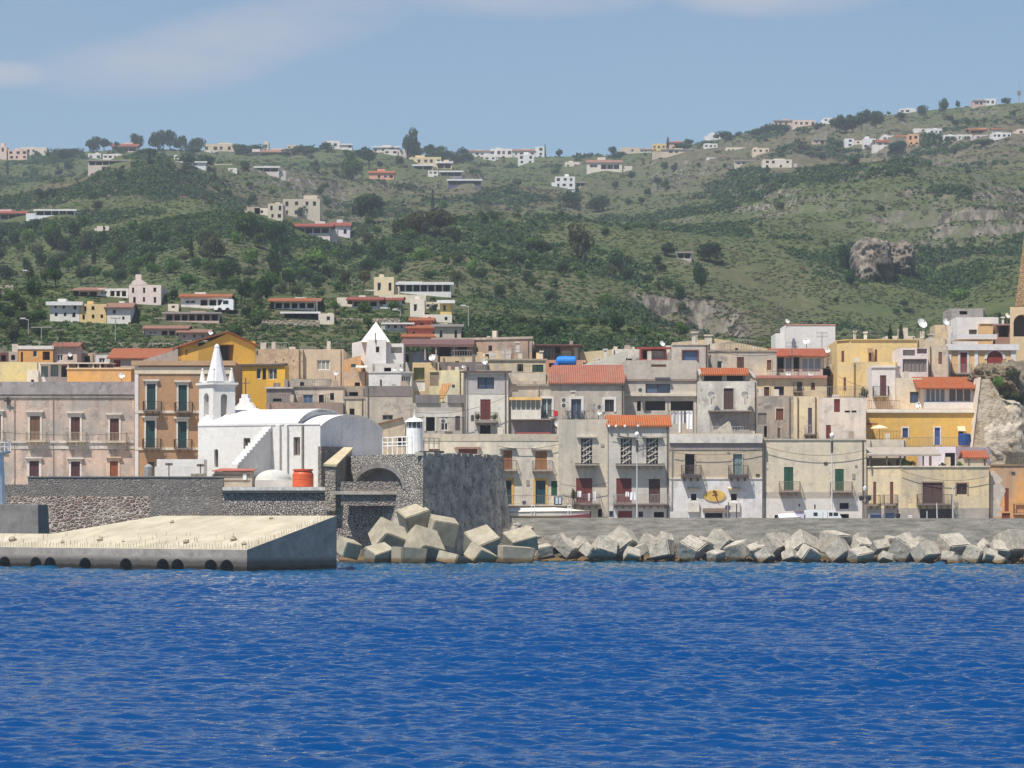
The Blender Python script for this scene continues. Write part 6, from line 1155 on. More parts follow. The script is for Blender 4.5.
h = building('grey house with blue ribbon window and shaded loggia', [(624, 369.5), (641.5, 369.5), (696.5, 369.5)], 360.3, (186, 176, 158), [(645.5, 384, 670, 393, 'd', (50, 50, 60), dict(panes=2, glass=(84, 98, 122), prgb=(70, 66, 68), depth=.5)), (637, 401, 641, 411, 'd', (60, 36, 36)), (645.3, 400.8, 693.5, 410.5, 'l', (96, 88, 86), dict(posts=(666.5, 669.5)))], wear=.35, depth=9, base=9, bands=[(393.6, 396.2, (206, 196, 176), .3), (379, 381, (150, 128, 116), .15)])
h3 = building('red timber roof veranda behind flower boxes above the blue ribbon window', [(641, 377), (666.5, 377)], 347.5, (150, 82, 70), [(642.5, 350, 650, 359, 'd', (120, 60, 54)), (651, 349, 664.5, 359, 'd', (190, 182, 170), dict(depth=.8))], wear=.2, depth=5, base=12, cap=(1.6, .5, (150, 62, 56)))
m = MB(); D = 368.9; m.box(X(651, D), X(666, D), D - .5, D, Z(366.8, D), Z(364.6, D)); tag(m.build('flower_box', paint((92, 60, 44)), loc=(X(658, D), D, Z(366.8, D))), 'dark flower box with red blooms on the grey house below the red veranda', 'flower box')
h = building('white chimney-walled house right of the red timber veranda', [(666, 380), (674.5, 380)], 345.5, (222, 214, 198), [], wear=.2, depth=6, base=12)
building('grey ruined house with outside stair right of the red tile roof', [(624.3, 372.5), (645, 372.5)], 378, (184, 170, 150), [(627, 393, 630, 399, 'd')], wear=.7, depth=7, base=9)
building('white low gable-roofed house beyond the red tile roof', [(583, 401), (628, 401)], 360, (216, 206, 186), [(594, 357.5, 600, 360, 'd'), (626, 358, 630, 361, 'd', (90, 84, 80))], wear=.45, depth=8, base=12, peak=(0, 627, 350.5, 364.5, 351))
building('pale ochre long roof house at the foot of the hill', [(579, 421), (612, 421)], 352, (206, 186, 144), [], wear=.3, depth=8, peak=(0, 611, 349.5, 352.5, 349.7))
building('white stepped house with small crosspiece aerial at the hill foot', [(612, 411), (641.5, 411)], 349, (218, 206, 188), [(627, 358.5, 632, 360.2, 'd'), (618, 353, 622, 357, 'd')], wear=.35, depth=8)
# top right
building('white house with peach bay and dark porch at the upper right', [(956.8, 402), (998.5, 402)], 317.2, (230, 226, 218), [(960, 312, 968, 316.5, 'd', (90, 94, 130)), (969, 329.5, 977, 335, 'd', (120, 110, 104), dict(depth=.4)), (998, 322, 998.4, 330, 'd')], wear=.15, depth=9, base=16)
building('peach plastered block on the upper right white house terrace', [(980, 400), (993, 400)], 323.3, (232, 192, 132), [], wear=.1, depth=2, base=16, cap=(.8, .1, (240, 222, 186)))
h = building('brown shaded porch house beside the yellow arch', [(996.5, 399), (1010.5, 399)], 324.2, (150, 118, 104), [(998.5, 326, 1009, 337, 'l', (110, 90, 84))], wear=.2, depth=7, base=16, cap=(1.2, .4, (156, 126, 116)))
building('yellow house with tall arched loggia at the right edge', [(1010, 394), (1070, 394)], 307, (222, 194, 148), [(1013.5, 314.5, 1031, 336.5, 'l', (92, 88, 92), dict(arch=True)), ], wear=.12, depth=7, base=16, skew=.156)
building('grey stone long house with violet window strip above the white house', [(950, 421), (985, 421)], 308.5, (168, 158, 146), [(959.5, 311, 967.5, 314.5, 'd', (74, 74, 110))], wear=.5, depth=7, base=22)
m = MB(); D = 423; c = X(1052, D); z0 = 24; m.add([(X(1015, D), D, z0), (X(1080, D), D, z0), (X(1080, D), D + 9, z0), (X(1015, D + 9), D + 9, z0), (X(1015, D), D, Z(306, D)), (X(1080, D), D, Z(306, D)), (X(1080, D), D + 9, Z(306, D)), (X(1015, D + 9), D + 9, Z(306, D)), (X(1033, D), D + 4, Z(205, D)), (X(1064, D), D + 4, Z(205, D)), (X(1064, D), D + 5, Z(205, D)), (X(1033, D), D + 5, Z(205, D))], [(0, 1, 5, 4), (1, 2, 6, 5), (2, 3, 7, 6), (3, 0, 4, 7), (4, 5, 9, 8), (5, 6, 10, 9), (6, 7, 11, 10), (7, 4, 8, 11), (8, 9, 10, 11)])
tag(m.build('bell_tower', rubble('tower_brick', (150, 122, 88), (132, 106, 76), (168, 142, 108), 2.4, .08), loc=(c, D, z0)), 'tall tapering brown stone tower cut off by the right edge', 'tower')
# rooftop boxes filling between the tiers
fill = [(560, 413, 583, 360, (196, 178, 150)), (724, 404, 760, 347, (190, 170, 140)), (886, 402, 915, 336, (214, 200, 174)), (915, 404, 948, 338, (206, 186, 150)), (935, 410, 956, 325, (200, 176, 136)), (280, 411, 300, 365, (180, 160, 134)), (500, 405, 520, 362, (204, 186, 152)), (690, 402, 720, 343, (206, 184, 146))]
fl_lab = ['small tan roof room behind the blue tank', 'tan roof room between ridge-roofed house and white annex', 'cream roof room behind the khaki block', 'tan roof room left of the small white terrace dish', 'ochre roof room left of the upper right white house', 'tan back room behind the masonry house', 'tan roof room behind the low green-shuttered house', 'ochre roof room behind the awning house']
for (x0, D, x1, y, c), lab in zip(fill, fl_lab): building(lab, [(x0, D), (x1, D)], y, c, [], wear=.4, depth=5, name='roof_room', cat='house')
# ------------------------------------------------------------------ rock outcrop at the right edge
def lump(name, mat, cx, cy, cz, rx, ry, rz, seed, rough, n=46, kind=None, label=None, cat=None, fn=None):
    th = np.linspace(0, 2 * np.pi, n * 2, endpoint=False); ph = np.linspace(.02, np.pi - .02, n); T, Pp = np.meshgrid(th, ph)
    x = np.sin(Pp) * np.cos(T); y = np.sin(Pp) * np.sin(T); z = np.cos(Pp)
    x, y, z = [np.sign(v) * np.abs(v) ** .75 for v in (x, y, z)]
    d = 1 + rough * (fbm(x * 2.2 + 7 * seed + z * 1.3, y * 2.2 + z * 2.4, 5, seed) * 1.6 - 1.1 * np.abs(fbm(x * 4 + z * 3, y * 4 - z * 3, 6, seed + 9, .62)) + .5 * np.abs(fbm(x * 9 - z * 4, y * 9 + z * 7, 4, seed + 31)) + .5 * np.round(fbm(x * 3 - z * 4, y * 3 + z * 5, 3, seed + 5) * 6) / 6)
    if fn is not None: d = d * fn(x, y, z)
    V = np.stack([x * d * rx, y * d * ry, z * d * rz], -1).reshape(-1, 3); i = np.arange(n * 2 * n).reshape(n, n * 2)
    q = np.stack([i[:-1], np.roll(i, -1, 1)[:-1], np.roll(i, -1, 1)[1:], i[1:]], -1).reshape(-1, 4)
    o = np_mesh(name, V, q, mat, kind, False); o.location = (cx, cy, cz)
    if label: tag(o, label, cat)
    return o
def rock_mat(key, a, b_, c, veg=.0):
    m, nt, b = nmat(key); p = pos(nt); n1 = noise(nt, p, .35, 7, .65); n2 = noise(nt, p, 1.6, 6, .7); n3 = noise(nt, pos(nt, (1, 1, .35)), .5, 5)
    col = mixc(nt, ramp(nt, n1, .38, .62), C(*a), C(*b_)); col = mixc(nt, ramp(nt, n2, .5, .7, 0, .8), col, C(*c)); col = mixc(nt, ramp(nt, n3, .55, .7, 0, .6), col, dim(C(*c), .7))
    if veg: col = mixc(nt, ramp(nt, noise(nt, p, .22, 5, .6), .52, .6, 0, veg), col, (.07, .085, .035, 1))
    nt.links.new(col, b.inputs['Base Color']); b.inputs['Roughness'].default_value = 1; bump(nt, b, n2, .35, 1); return m
ROCKM = rock_mat('crag_rock', (152, 140, 124), (114, 102, 88), (62, 56, 50), .4)
PALER = rock_mat('pale_rock', (216, 206, 188), (196, 182, 160), (132, 116, 96))
vm, vn, vb_ = nmat('ravine_rock'); vs = noise(vn, pos(vn, (1, .6, .3)), .28, 7, .7); vt = noise(vn, pos(vn), .12, 6, .65); vc = mixc(vn, ramp(vn, vs, .38, .58), (.06, .052, .046, 1), (.26, .225, .185, 1)); vc = mixc(vn, ramp(vn, vt, .45, .62, 0, .7), vc, (.13, .105, .08, 1)); vc = mixc(vn, ramp(vn, noise(vn, pos(vn), .5, 5, .7), .55, .65, 0, .6), vc, (.07, .085, .04, 1))
vn.links.new(vc, vb_.inputs['Base Color']); vb_.inputs['Roughness'].default_value = 1; bump(vn, vb_, vs, .5)
for px, py, wp, hp, sd in ((874, 280, 36, 46, 3), (898, 274, 34, 36, 7)):
    x, D_, z = on_hill(px, py); k_ = D_ / F
    lump('cliff', vm, x, D_ + 6, z + hp * k_ * .34, wp * k_ * .56, 11, hp * k_ * .60, sd, .24, n=80, kind='structure')
D = 372
lump('crag', ROCKM, X(1036, D), D + 5, Z(431, D), 6.4, 7.0, 7.2, 3, .42, n=90, label='rugged brown rock crag with bushes at the right edge', cat='rock')
lump('rock_face', PALER, X(1000, D - 5), D - 2, Z(437, D - 4), 3.6, 5, 4.6, 8, .13, n=80, label='pale smooth rock face bulging below the brown crag', cat='rock')
t = thing('retaining_wall', 'slanting pale rock retaining wall between yellow house and crag', 'wall', (X(982, 366), 366, 8))
m = MB(); D = 365.4; pts = [(969, 470), (1004, 470), (1012, 420), (998, 392), (990, 379), (980.5, 379)]
m.add([(X(a, D), D, Z(b_, D)) for a, b_ in pts] + [(X(a, D), D + 6, Z(b_, D)) for a, b_ in pts], [tuple(range(6))] + [(i, (i + 1) % 6, 6 + (i + 1) % 6, 6 + i) for i in range(6)]); m.build('wall', rock_mat('wall_rock', (206, 194, 170), (176, 158, 130), (128, 108, 84)), t)
m = MB(); m.hexa([(X(969, D), D - .12, Z(470, D)), (X(969.5, D), D - .12, Z(470, D)), (X(969.5, D), D + 6, Z(470, D)), (X(969, D), D + 6, Z(470, D)), (X(980.3, D), D - .12, Z(377, D)), (X(980.9, D), D - .12, Z(377, D)), (X(980.9, D), D + 6, Z(377, D)), (X(980.3, D), D + 6, Z(377, D))]); m.build('edge_strip', plaster((226, 210, 186), .3), t)
lump('rubble_slope', rock_mat('slope_rock', (148, 132, 110), (112, 98, 82), (66, 60, 52), .6), X(995, 370), 371, Z(385, 370), 2.5, 3, 2.5, 5, .5, n=80, label='brown rubble patch above the slanting retaining wall', cat='rock')

# ------------------------------------------------------------------ promenade and roof-terrace objects
PZ = 3.36
def car(px0, px1, D, label, body, top):
    "a small car seen end-on"
    x0, x1 = X(px0, D), X(px1, D); w_ = x1 - x0; cx = (x0 + x1) / 2; t = thing('parked_car', label, 'car', (cx, D, PZ), 'cars parked behind the sea wall')
    L = 3.7; hz = Z(top, D) - PZ
    def sec(y, z, hw): return [(cx - hw, y, z), (cx + hw, y, z)]
    bp = paint(body, .25, .06)
    m = MB(); prof = [(D, .3), (D - .05, .75), (D + .12, .92), (D + .7, 1.0), (D + 3.0, .98), (D + L - .1, .8), (D + L, .3)]; n = len(prof)
    pts = [(cx - w_ / 2, y, PZ + z) for y, z in prof] + [(cx + w_ / 2, y, PZ + z) for y, z in prof]; m.add(pts, [tuple(range(n)), tuple(range(2 * n - 1, n - 1, -1))] + [(i, (i + 1) % n, n + (i + 1) % n, n + i) for i in range(n)]); b_ = m.build('body', bp, t, bevel=.05)
    m = MB(); a = w_ / 2 - .08; c = w_ / 2 - .2; z0, z1 = PZ + .97, PZ + hz
    q = [(cx - a, D + .35, z0), (cx + a, D + .35, z0), (cx + a, D + 3.0, z0), (cx - a, D + 3.0, z0), (cx - c, D + .75, z1 - .06), (cx + c, D + .75, z1 - .06), (cx + c, D + 2.4, z1 - .06), (cx - c, D + 2.4, z1 - .06)]; m.hexa(q); m.build('cabin_glass', glass((40, 50, 66)), t)
    m = MB(); m.hexa([(cx - c - .02, D + .7, z1 - .06), (cx + c + .02, D + .7, z1 - .06), (cx + c + .02, D + 2.45, z1 - .06), (cx - c - .02, D + 2.45, z1 - .06), (cx - c + .06, D + .85, z1), (cx + c - .06, D + .85, z1), (cx + c - .06, D + 2.3, z1), (cx - c + .06, D + 2.3, z1)]); m.build('roof', bp, t)
    for sx in (-1, 1):
        for y in (D + .75, D + 2.85):
            m = MB(); m.tube((cx + sx * (w_ / 2 - .2), y, PZ + .3), (cx + sx * (w_ / 2 + .01), y, PZ + .3), .3, 14); m.build('wheel', paint((28, 28, 30)), t)
        m = MB(); m.box(cx + sx * (w_ / 2 - .25) - .12, cx + sx * (w_ / 2 - .25) + .12, D - .08, D, PZ + .62, PZ + .78); m.build('headlight', paint((226, 228, 230), .2), t)
car(869.4, 883.4, 341.6, 'blue-silver car parked end-on beside the many-lantern lamp post', (110, 128, 168), 513.8)
car(884.3, 896.8, 341.6, 'navy blue car parked right of the blue-silver one', (32, 46, 92), 513.0)
D = 341; t = thing('van', 'white van with rounded windscreen parked behind the sea wall', 'van', (X(824, D), D, PZ)); m = MB()
prof = [(806, 3.5), (806, 5.22), (812, 5.3), (834, 5.24), (838.6, 4.96), (841, 4.55), (842.4, 4.15), (842.4, 3.5)]
n = len(prof); m.add([(X(a, D), D, b_ + .0) for a, b_ in prof] + [(X(a, D), D + 1.9, b_) for a, b_ in prof], [tuple(range(n)), tuple(range(2 * n - 1, n - 1, -1))] + [(i, (i + 1) % n, n + (i + 1) % n, n + i) for i in range(n)]); m.build('body', paint((232, 234, 232), .3, .05), t, bevel=.06)
for a, b_, nm in ((829, 832.5, 'window'), (833.5, 838, 'window'), (813.5, 817.5, 'window')):
    m = MB(); m.box(X(a, D), X(b_, D), D - .02, D + .01, 4.72, 5.08); m.build(nm, glass((40, 46, 60)), t)
for a in (823, 827.5): m = MB(); m.box(X(a, D) - .02, X(a, D) + .02, D - .012, D + .01, 3.7, 5.15); m.build('door_seam', paint((120, 124, 124)), t)
for a in (812, 836): m = MB(); m.tube((X(a, D), D - .03, PZ + .33), (X(a, D), D + .2, PZ + .33), .33, 14); m.build('wheel', paint((26, 26, 28)), t)
m = MB(); m.box(X(795.3, 341.4), X(804.2, 341.4), 341.4, 342.6, PZ, Z(511.8, 341.4)); t = thing('ice_chest', 'pale lilac box cabinet standing left of the white van', 'cabinet', (X(800, 341.4), 341.4, PZ)); c_ = m.build('cabinet', paint((206, 200, 216), .5, .06), t, bevel=.04)
m = MB(); m.box(X(794.9, 341.4), X(804.6, 341.4), 341.3, 342.7, Z(511.7, 341.4), Z(511, 341.4)); m.build('lid', paint((140, 110, 124)), t)
def boat(px0, px1, D, zk, zs, label, hull, trim, pz=PZ, point=1):
    t = thing('boat', label, 'boat', (X((px0 + px1) / 2, D), D, pz), 'boats stored on the promenade'); x0, x1 = X(px0, D), X(px1, D); L = x1 - x0; n = 12; W_ = 1.1; pts = []; fs = []
    for i in range(n + 1):
        f_ = i / n; b_ = W_ * (1 if f_ < .55 else max(.02, 1 - ((f_ - .55) / .45) ** 1.8)); x = x0 + L * f_; zt_ = zs + .12 * f_; zk_ = zk + (zs - zk) * max(0, (f_ - .7) / .3) ** 2 * .7
        pts += [(x, D + 1.1 - b_, zt_), (x, D + 1.1 - b_ * .96, zt_ * .35 + zk_ * .65), (x, D + 1.1, zk_), (x, D + 1.1 + b_ * .96, zt_ * .35 + zk_ * .65), (x, D + 1.1 + b_, zt_)]
    for i in range(n):
        for j in range(4): a = i * 5 + j; fs.append((a, a + 1, a + 6, a + 5))
        fs.append((i * 5, i * 5 + 5, i * 5 + 9, i * 5 + 4))
    fs.append((0, 1, 2, 3, 4)); m = MB(); m.add(pts, fs); h_ = m.build('hull', paint(hull, .35, .08), t)
    m = MB()
    for i in range(n): p, q = Vector(pts[i * 5]), Vector(pts[i * 5 + 5]); m.tube(p, q, .06, 5)
    m.build('rubbing_strake', paint(trim), h_)
    m = MB(); ct = [(x0 + L * i / n, D + 1.1, pts[i * 5][2] + (.42 if i < 8 else .42 * max(0, (n - i) / 5))) for i in range(n + 1)]
    m.add([pts[i * 5] for i in range(n + 1)] + ct + [pts[i * 5 + 4] for i in range(n + 1)], [(i + k, i + 1 + k, n + 2 + i + k, n + 1 + i + k) for i in range(n) for k in (0, n + 1)]); m.build('cover', paint(hull, .8, .1), t)  # cover is added; its slope catches the sun to brighten the boat
    m = MB(); m.box(x0 + L * .1, x0 + L * .75, D + .9, D + 1.3, pz, zk + .05); m.build('cradle', paint((110, 66, 60)), t)
    return t
b_ = boat(506, 590, 342.5, 4.5, 5.12, 'long cream motorboat with pointed bow stored behind the bastion', (236, 230, 212), (160, 152, 140))
D = 342.4
for px in (531.5, 568):
    m = MB(); x = X(px, D)
    for dx in (0, .32): m.tube((x + dx, D, 4.75), (x + dx, D, 5.82), .04, 5)
    for z in (5.82, 5.5): m.tube((x, D, z), (x + .32, D, z), .04, 5)
    m.build('pulpit_rail', paint((236, 236, 236)), b_)
m = MB(); m.hexa([(X(562, D), D - .3, PZ), (X(591, D), D - .3, PZ), (X(591, D), D + 2.4, PZ), (X(562, D), D + 2.4, PZ), (X(562, D), D - .1, 4.68), (X(590, D), D - .1, 4.95), (X(590, D), D + 2.2, 4.95), (X(562, D), D + 2.2, 4.68)]); m.build('keel_block', paint((110, 52, 60)), b_)
boat(779, 806, 341, 4.05, 4.5, 'low white dinghy lying left of the lilac cabinet', (234, 234, 236), (196, 196, 200))
def lamp(px, y0, y1, D, label, kind, rgb=(214, 214, 210), r=.06):
    x = X(px, D); t = thing('lamp_post', label, 'lamp post', (x, D, Z(y1, D))); m = MB(); m.tube((x, D, Z(y1, D)), (x, D, Z(y0, D)), r * 1.3, 8, r * .8); p = m.build('post', paint(rgb), t)
    if kind == 'globe':
        m = MB(); m.lathe(x, D, [(.05, Z(y0, D) - .1), (.2, Z(y0, D)), (.26, Z(y0, D) + .22), (.2, Z(y0, D) + .42), (.04, Z(y0, D) + .52)], 12); m.build('lamp_head', paint((238, 236, 230), .4, .04), t)
        m = MB(); m.tube((x, D, Z(y0, D) - 1.6), (x, D, Z(y0, D) - .35), .13, 8); m.build('sleeve', paint((84, 80, 78)), p)
    elif kind == 'multi':
        for a in range(4):
            q = a * math.pi / 2 + .4; hx, hy = x + .55 * math.cos(q), D + .55 * math.sin(q); z = Z(y0, D) - .9
            m = MB(); m.tube((x, D, z - .45), (hx, hy, z - .1), .035, 4); m.lathe(hx, hy, [(.08, z - .1), (.17, z), (.2, z + .32), (.1, z + .44)], 8); m.build('lantern', paint((66, 64, 66)), t)
        m = MB(); m.lathe(x, D, [(.08, Z(y0, D)), (.2, Z(y0, D) + .08), (.22, Z(y0, D) + .4), (.05, Z(y0, D) + .55)], 8); m.build('lantern', paint((216, 214, 208)), t)
    elif kind == 'arm':
        m = MB(); m.tube((x, D, Z(y0, D)), (x - .9, D, Z(y0, D) + .25), .04, 5); m.box(x - 1.4, x - .8, D - .12, D + .12, Z(y0, D) + .2, Z(y0, D) + .34); m.build('lamp_head', paint((200, 200, 196)), t)
    return t
lamp(637, 436.5, 518, 343, 'tall pale lamp post with white globe before the orange-roofed house', 'globe')
lamp(832, 437.5, 519, 342, 'tall slim lamp post with white globe before the green-shuttered house', 'globe')
lamp(865, 491, 519, 342.5, 'dark lamp post with cluster of lanterns left of the blue cars', 'multi', (66, 62, 60))
for px, y0, D, lab in ((937.5, 503, 341, 'short white leaning mast pole below the wide balcony'), (953, 485.5, 341.5, 'tall white mast pole right of the wide balcony'), (927, 511, 341, 'short white post beside the white stone block'), (613.5, 503, 343.5, 'blue-grey pole below the second latticed house balcony')):
    m = MB(); m.tube((X(px, D), D, PZ), (X(px - (.8 if y0 == 503 and px > 900 else 0), D), D, Z(y0, D)), .07, 6, .045); tag(m.build('mast', paint((222, 220, 214) if px > 700 else (130, 140, 160)), loc=(X(px, D), D, PZ)), lab, 'mast')
t = thing('road_sign', 'grey post with two round sign discs before the white ground floor', 'road sign', (X(727.5, 342), 342, PZ)); m = MB(); m.tube((X(728.5, 342), 342, PZ), (X(728.5, 342), 342, Z(502, 342)), .05, 6); m.build('post', paint((110, 108, 108)), t)
for zy in (507.8, 515): m = MB(); m.tube((X(727.6, 342), 341.9, Z(zy, 342)), (X(727.6, 342), 341.86, Z(zy, 342)), .31, 18); m.build('disc', paint((92, 88, 90)), t); m = MB(); m.box(X(727.6, 342) - .04, X(727.6, 342) + .04, 341.83, 341.87, Z(zy, 342) - .3, Z(zy, 342) + .3); m.build('back_strip', paint((170, 166, 164)), t)
m = MB(); m.tube((X(736.5, 342), 342, PZ), (X(736.5, 342), 342, Z(504, 342)), .06, 6); tag(m.build('post', paint((92, 72, 62)), loc=(X(736.5, 342), 342, PZ)), 'brown bollard post right of the two round sign discs', 'post')
m = MB(); m.box(X(908.5, 341), X(912.5, 341), 341, 341.5, PZ, Z(515.3, 341)); tag(m.build('marker_block', paint((222, 216, 202)), loc=(X(910.5, 341), 341, PZ), bevel=.05), 'squat white stone block right of the navy car', 'stone block')
m = MB(); D = 341.5; m.box(X(670, D), X(688, D), D, D + .3, PZ, Z(511.5, D)); m.box(X(748, D), X(762, D), D, D + .3, PZ, Z(512.5, D)); tag(m.build('terrace_wall', plaster((218, 210, 196), .35), loc=(X(716, D), D, PZ)), 'broken low cream wall on the pavement before the white ground floor', 'wall')
# person sitting on the sea wall
t_ = (X(898, 338), 338.05, 4.36)
def figure(name, base, label, joints, edges, rad, mat):
    me = bpy.data.meshes.new(name); me.from_pydata([(x, y, z) for x, y, z in joints], edges, []); me.materials.append(mat); o = bpy.data.objects.new(name, me); COL.objects.link(o); o.location = base
    s = o.modifiers.new('skin', 'SKIN'); s.use_smooth_shade = True
    for v, r in zip(me.skin_vertices[0].data, rad): v.radius = (r, r)
    me.skin_vertices[0].data[0].use_root = True
    o.modifiers.new('subsurf', 'SUBSURF').levels = 1; return tag(o, label, 'person')
J = [(0, 0, .12), (0, .03, .35), (0, .0, .55), (0, .02, .66), (0, .04, .78), (-.19, .02, .55), (-.24, .1, .3), (-.15, .3, .2), (.19, .02, .55), (.24, .1, .3), (.15, .3, .2), (-.1, .12, .1), (-.12, .5, .1), (-.12, .52, -.35), (.1, .12, .1), (.12, .5, .1), (.12, .52, -.35)]
Ed = [(0, 1), (1, 2), (2, 3), (3, 4), (2, 5), (5, 6), (6, 7), (2, 8), (8, 9), (9, 10), (0, 11), (11, 12), (12, 13), (0, 14), (14, 15), (15, 16)]
pr_ = figure('person', t_, 'person in dark top sitting on the sea wall beside the navy car', J, Ed, [.16, .16, .15, .06, .05, .07, .055, .04, .07, .055, .04, .1, .08, .05, .1, .08, .05], paint((44, 42, 52)))
m = MB(); m.lathe(t_[0], t_[1] + .04, [(.02, t_[2] + .72), (.08, t_[2] + .75), (.1, t_[2] + .84), (.09, t_[2] + .93), (.03, t_[2] + .98)], 12); m.build('head', paint((196, 140, 116), .6), pr_)
m = MB(); m.lathe(t_[0], t_[1] + .02, [(.104, t_[2] + .84), (.11, t_[2] + .9), (.08, t_[2] + .97), (.02, t_[2] + 1.0)], 12); m.build('hair', paint((70, 50, 40)), pr_)
# laundry
def cloth_mb(x0, x1, y, z0, z1, seed, amp=.07):
    R = random.Random(seed); n, k = 14, 8; m = MB(); pts = []; ph = R.uniform(0, 6)
    for j in range(k + 1):
        for i in range(n + 1):
            f_, g = i / n, j / k; pts.append((x0 + (x1 - x0) * f_, y + amp * math.sin(f_ * 9 + ph + g) * (.4 + g), z1 + (z0 - z1) * g + .05 * math.sin(f_ * 3.14) * (1 - g)))
    m.add(pts, [(j * (n + 1) + i, j * (n + 1) + i + 1, (j + 1) * (n + 1) + i + 1, (j + 1) * (n + 1) + i) for j in range(k) for i in range(n)]); return m
def laundry(px, py0, px1, py1, D, label, rgb=(230, 228, 232), seed=0):
    x0, x1 = X(px, D), X(px1, D); o = cloth_mb(x0, x1, D, Z(py1, D), Z(py0, D), seed).build('laundry', paint(rgb, .9, .06), smooth=True, loc=((x0 + x1) / 2, D, Z(py1, D))); return tag(o, label, 'laundry', 'washing hung out to dry')
D = 357
m = MB(); m.tube((X(668, D), D, Z(411, D)), (X(694, D), D, Z(410.5, D)), .03, 4)
for px in (669, 681, 693.5): m.tube((X(px, D), D, Z(434, D)), (X(px, D), D, Z(410, D)), .05, 5)
tag(m.build('clothes_line', paint((120, 110, 104)), loc=(X(681, D), D, Z(434, D))), 'clothes line on posts on the roof right of the orange tile roof', 'clothes line')
laundry(671, 412, 677.5, 424, D + .1, 'narrow grey-white cloths at the left end of the roof clothes line', (196, 192, 192), 1)
laundry(678.3, 411.5, 683.6, 432.5, D + .1, 'left of two long white sheets on the roof clothes line', (240, 240, 244), 2)
laundry(684, 411.5, 686, 423, D + .1, 'short dark cloth between the two long white sheets', (120, 112, 116), 5)
laundry(686.2, 411, 692.2, 429, D + .1, 'right of two long white sheets on the roof clothes line', (240, 240, 244), 3)
for k, (a, b0, c, d_, lab) in enumerate(((577.5, 491.3, 581.5, 497, 'white shirt on the balcony rail of the cream latticed house'), (588, 493.5, 590, 501, 'narrow white towel on the cream latticed house balcony'), (593.5, 491.5, 596, 501, 'slanting white cloth at the right end of the cream house balcony'), (625.5, 492, 629, 496.5, 'small white cloth on the orange-roofed house balcony'), (630, 492.5, 635.5, 500, 'white shirt hanging beside the tall globe lamp post'))): laundry(a, b0, c, d_, 350.6 if a < 600 else 350.0, lab, (232, 230, 230), 10 + k)
laundry(413, 352, 427, 364, 414.2, 'pale blue patterned washing under the slanting dark roof', (176, 186, 204), 30)
# blue tank on cradle
D = 405; t = thing('water_tank', 'bright blue covered water tank on the orange roof terrace', 'water tank', (X(566, D), D, Z(367, D))); m = MB(); x0, x1 = X(557, D), X(576, D); r = (Z(356.2, D) - Z(366.5, D)) / 2; zc = Z(361.3, D); n = 18
prof = [(x0 - .15, r * .35), (x0, r * .8), (x0 + .25, r), (x1 - .25, r), (x1, r * .85), (x1 + .08, r * .3)]
pts = [(x, D + rr_ * math.cos(2 * math.pi * i / n), zc + rr_ * math.sin(2 * math.pi * i / n)) for x, rr_ in prof for i in range(n)]
m.add(pts, [(j * n + i, j * n + (i + 1) % n, (j + 1) * n + (i + 1) % n, (j + 1) * n + i) for j in range(5) for i in range(n)] + [tuple(range(n)), tuple(range(5 * n, 6 * n))]); m.build('tank', paint((40, 128, 214), .4, .1), t, smooth=False)
m = MB(); m.hexa([(X(551, D), D - 1, Z(367, D)), (X(558, D), D - 1, Z(367, D)), (X(558, D), D + 1, Z(367, D)), (X(551, D), D + 1, Z(367, D)), (X(555, D), D - .6, Z(363, D)), (X(558, D), D - .6, Z(362.5, D)), (X(558, D), D + .6, Z(362.5, D)), (X(555, D), D + .6, Z(363, D))]); m.build('tarpaulin', paint((36, 84, 160), .6, .2), t)
m = MB(); m.box(X(559, D), X(562, D), D - .6, D + .6, Z(369, D), Z(366, D)); m.box(X(571, D), X(574, D), D - .6, D + .6, Z(369, D), Z(366, D)); m.build('cradle', paint((120, 96, 80)), t)
# roof plant: dishes and aerials
for a in ((432.5, 358, 3.6, 396, 'white dish on the terrace under the slanting dark roof', -.4), (394, 369.5, 2.4, 396, 'left of two small white dishes above the barred-door house', .5), (401, 369.5, 2.4, 396, 'right of two small white dishes above the barred-door house', .5),
          (484, 362, 3.4, 396, 'white dish above the tall blue-windowed house', .5), (463.5, 367, 2, 390, 'little white dish on the slate-banded roof edge', .2), (556.3, 424.5, 3.4, 366.5, 'white dish fixed below the red box', .7), (598.5, 413, 3.0, 364, 'white dish left of the bright orange tile roof', .5),
          (662, 344, 3.2, 384, 'white dish on the red timber veranda roof', .6), (787, 321.5, 2.6, 408, 'small dish on the left corner of the white box house', .5), (806.5, 341.5, 3.6, 396, 'white dish against the white box house wall', -.3), (787.5, 374.5, 2.8, 383, 'white dish on the veranda terrace, left one', .3), (810, 375, 2.6, 383, 'white dish on the veranda terrace, right one', .3),
          (711.5, 395.5, 4.2, 365.8, 'big grey dish on the streaked house left of its door', .2), (745, 395.5, 4.2, 365.8, 'big grey dish on the streaked house right of its door', .2), (921.5, 324, 5.4, 404, 'largest white dish high on the roofs at right', .5), (945.5, 322.5, 4.0, 406, 'second white dish right of the largest dish', .6), (1007, 316, 3, 398, 'white dish on the dark porch roof beside the yellow arch', .6), (917.5, 405.5, 3.2, 368, 'white dish on the cream terrace above the yellow front', .2), (335.5, 373.5, 2.6, 400, 'white dish below the white double window', .4), (70, 355, 2.4, 404, 'small white dish on the pinkish red-roofed house', .4), (121.5, 376, 3.2, 384, 'white dish against the apricot wall', .4), (828, 351, 2.6, 398, 'little white dish right of the white box house', -.4), (337.5, 390, 1.8, 389, 'tiny dish on the brownish roof shed', .4), (210.5, 333, 2.6, 400, 'pale dish on the yellow gabled roof', .4)):
    dish(a[0], a[1], a[2], a[3], a[4], a[5], (225, 225, 222) if 'grey' not in a[4] else (150, 146, 140))
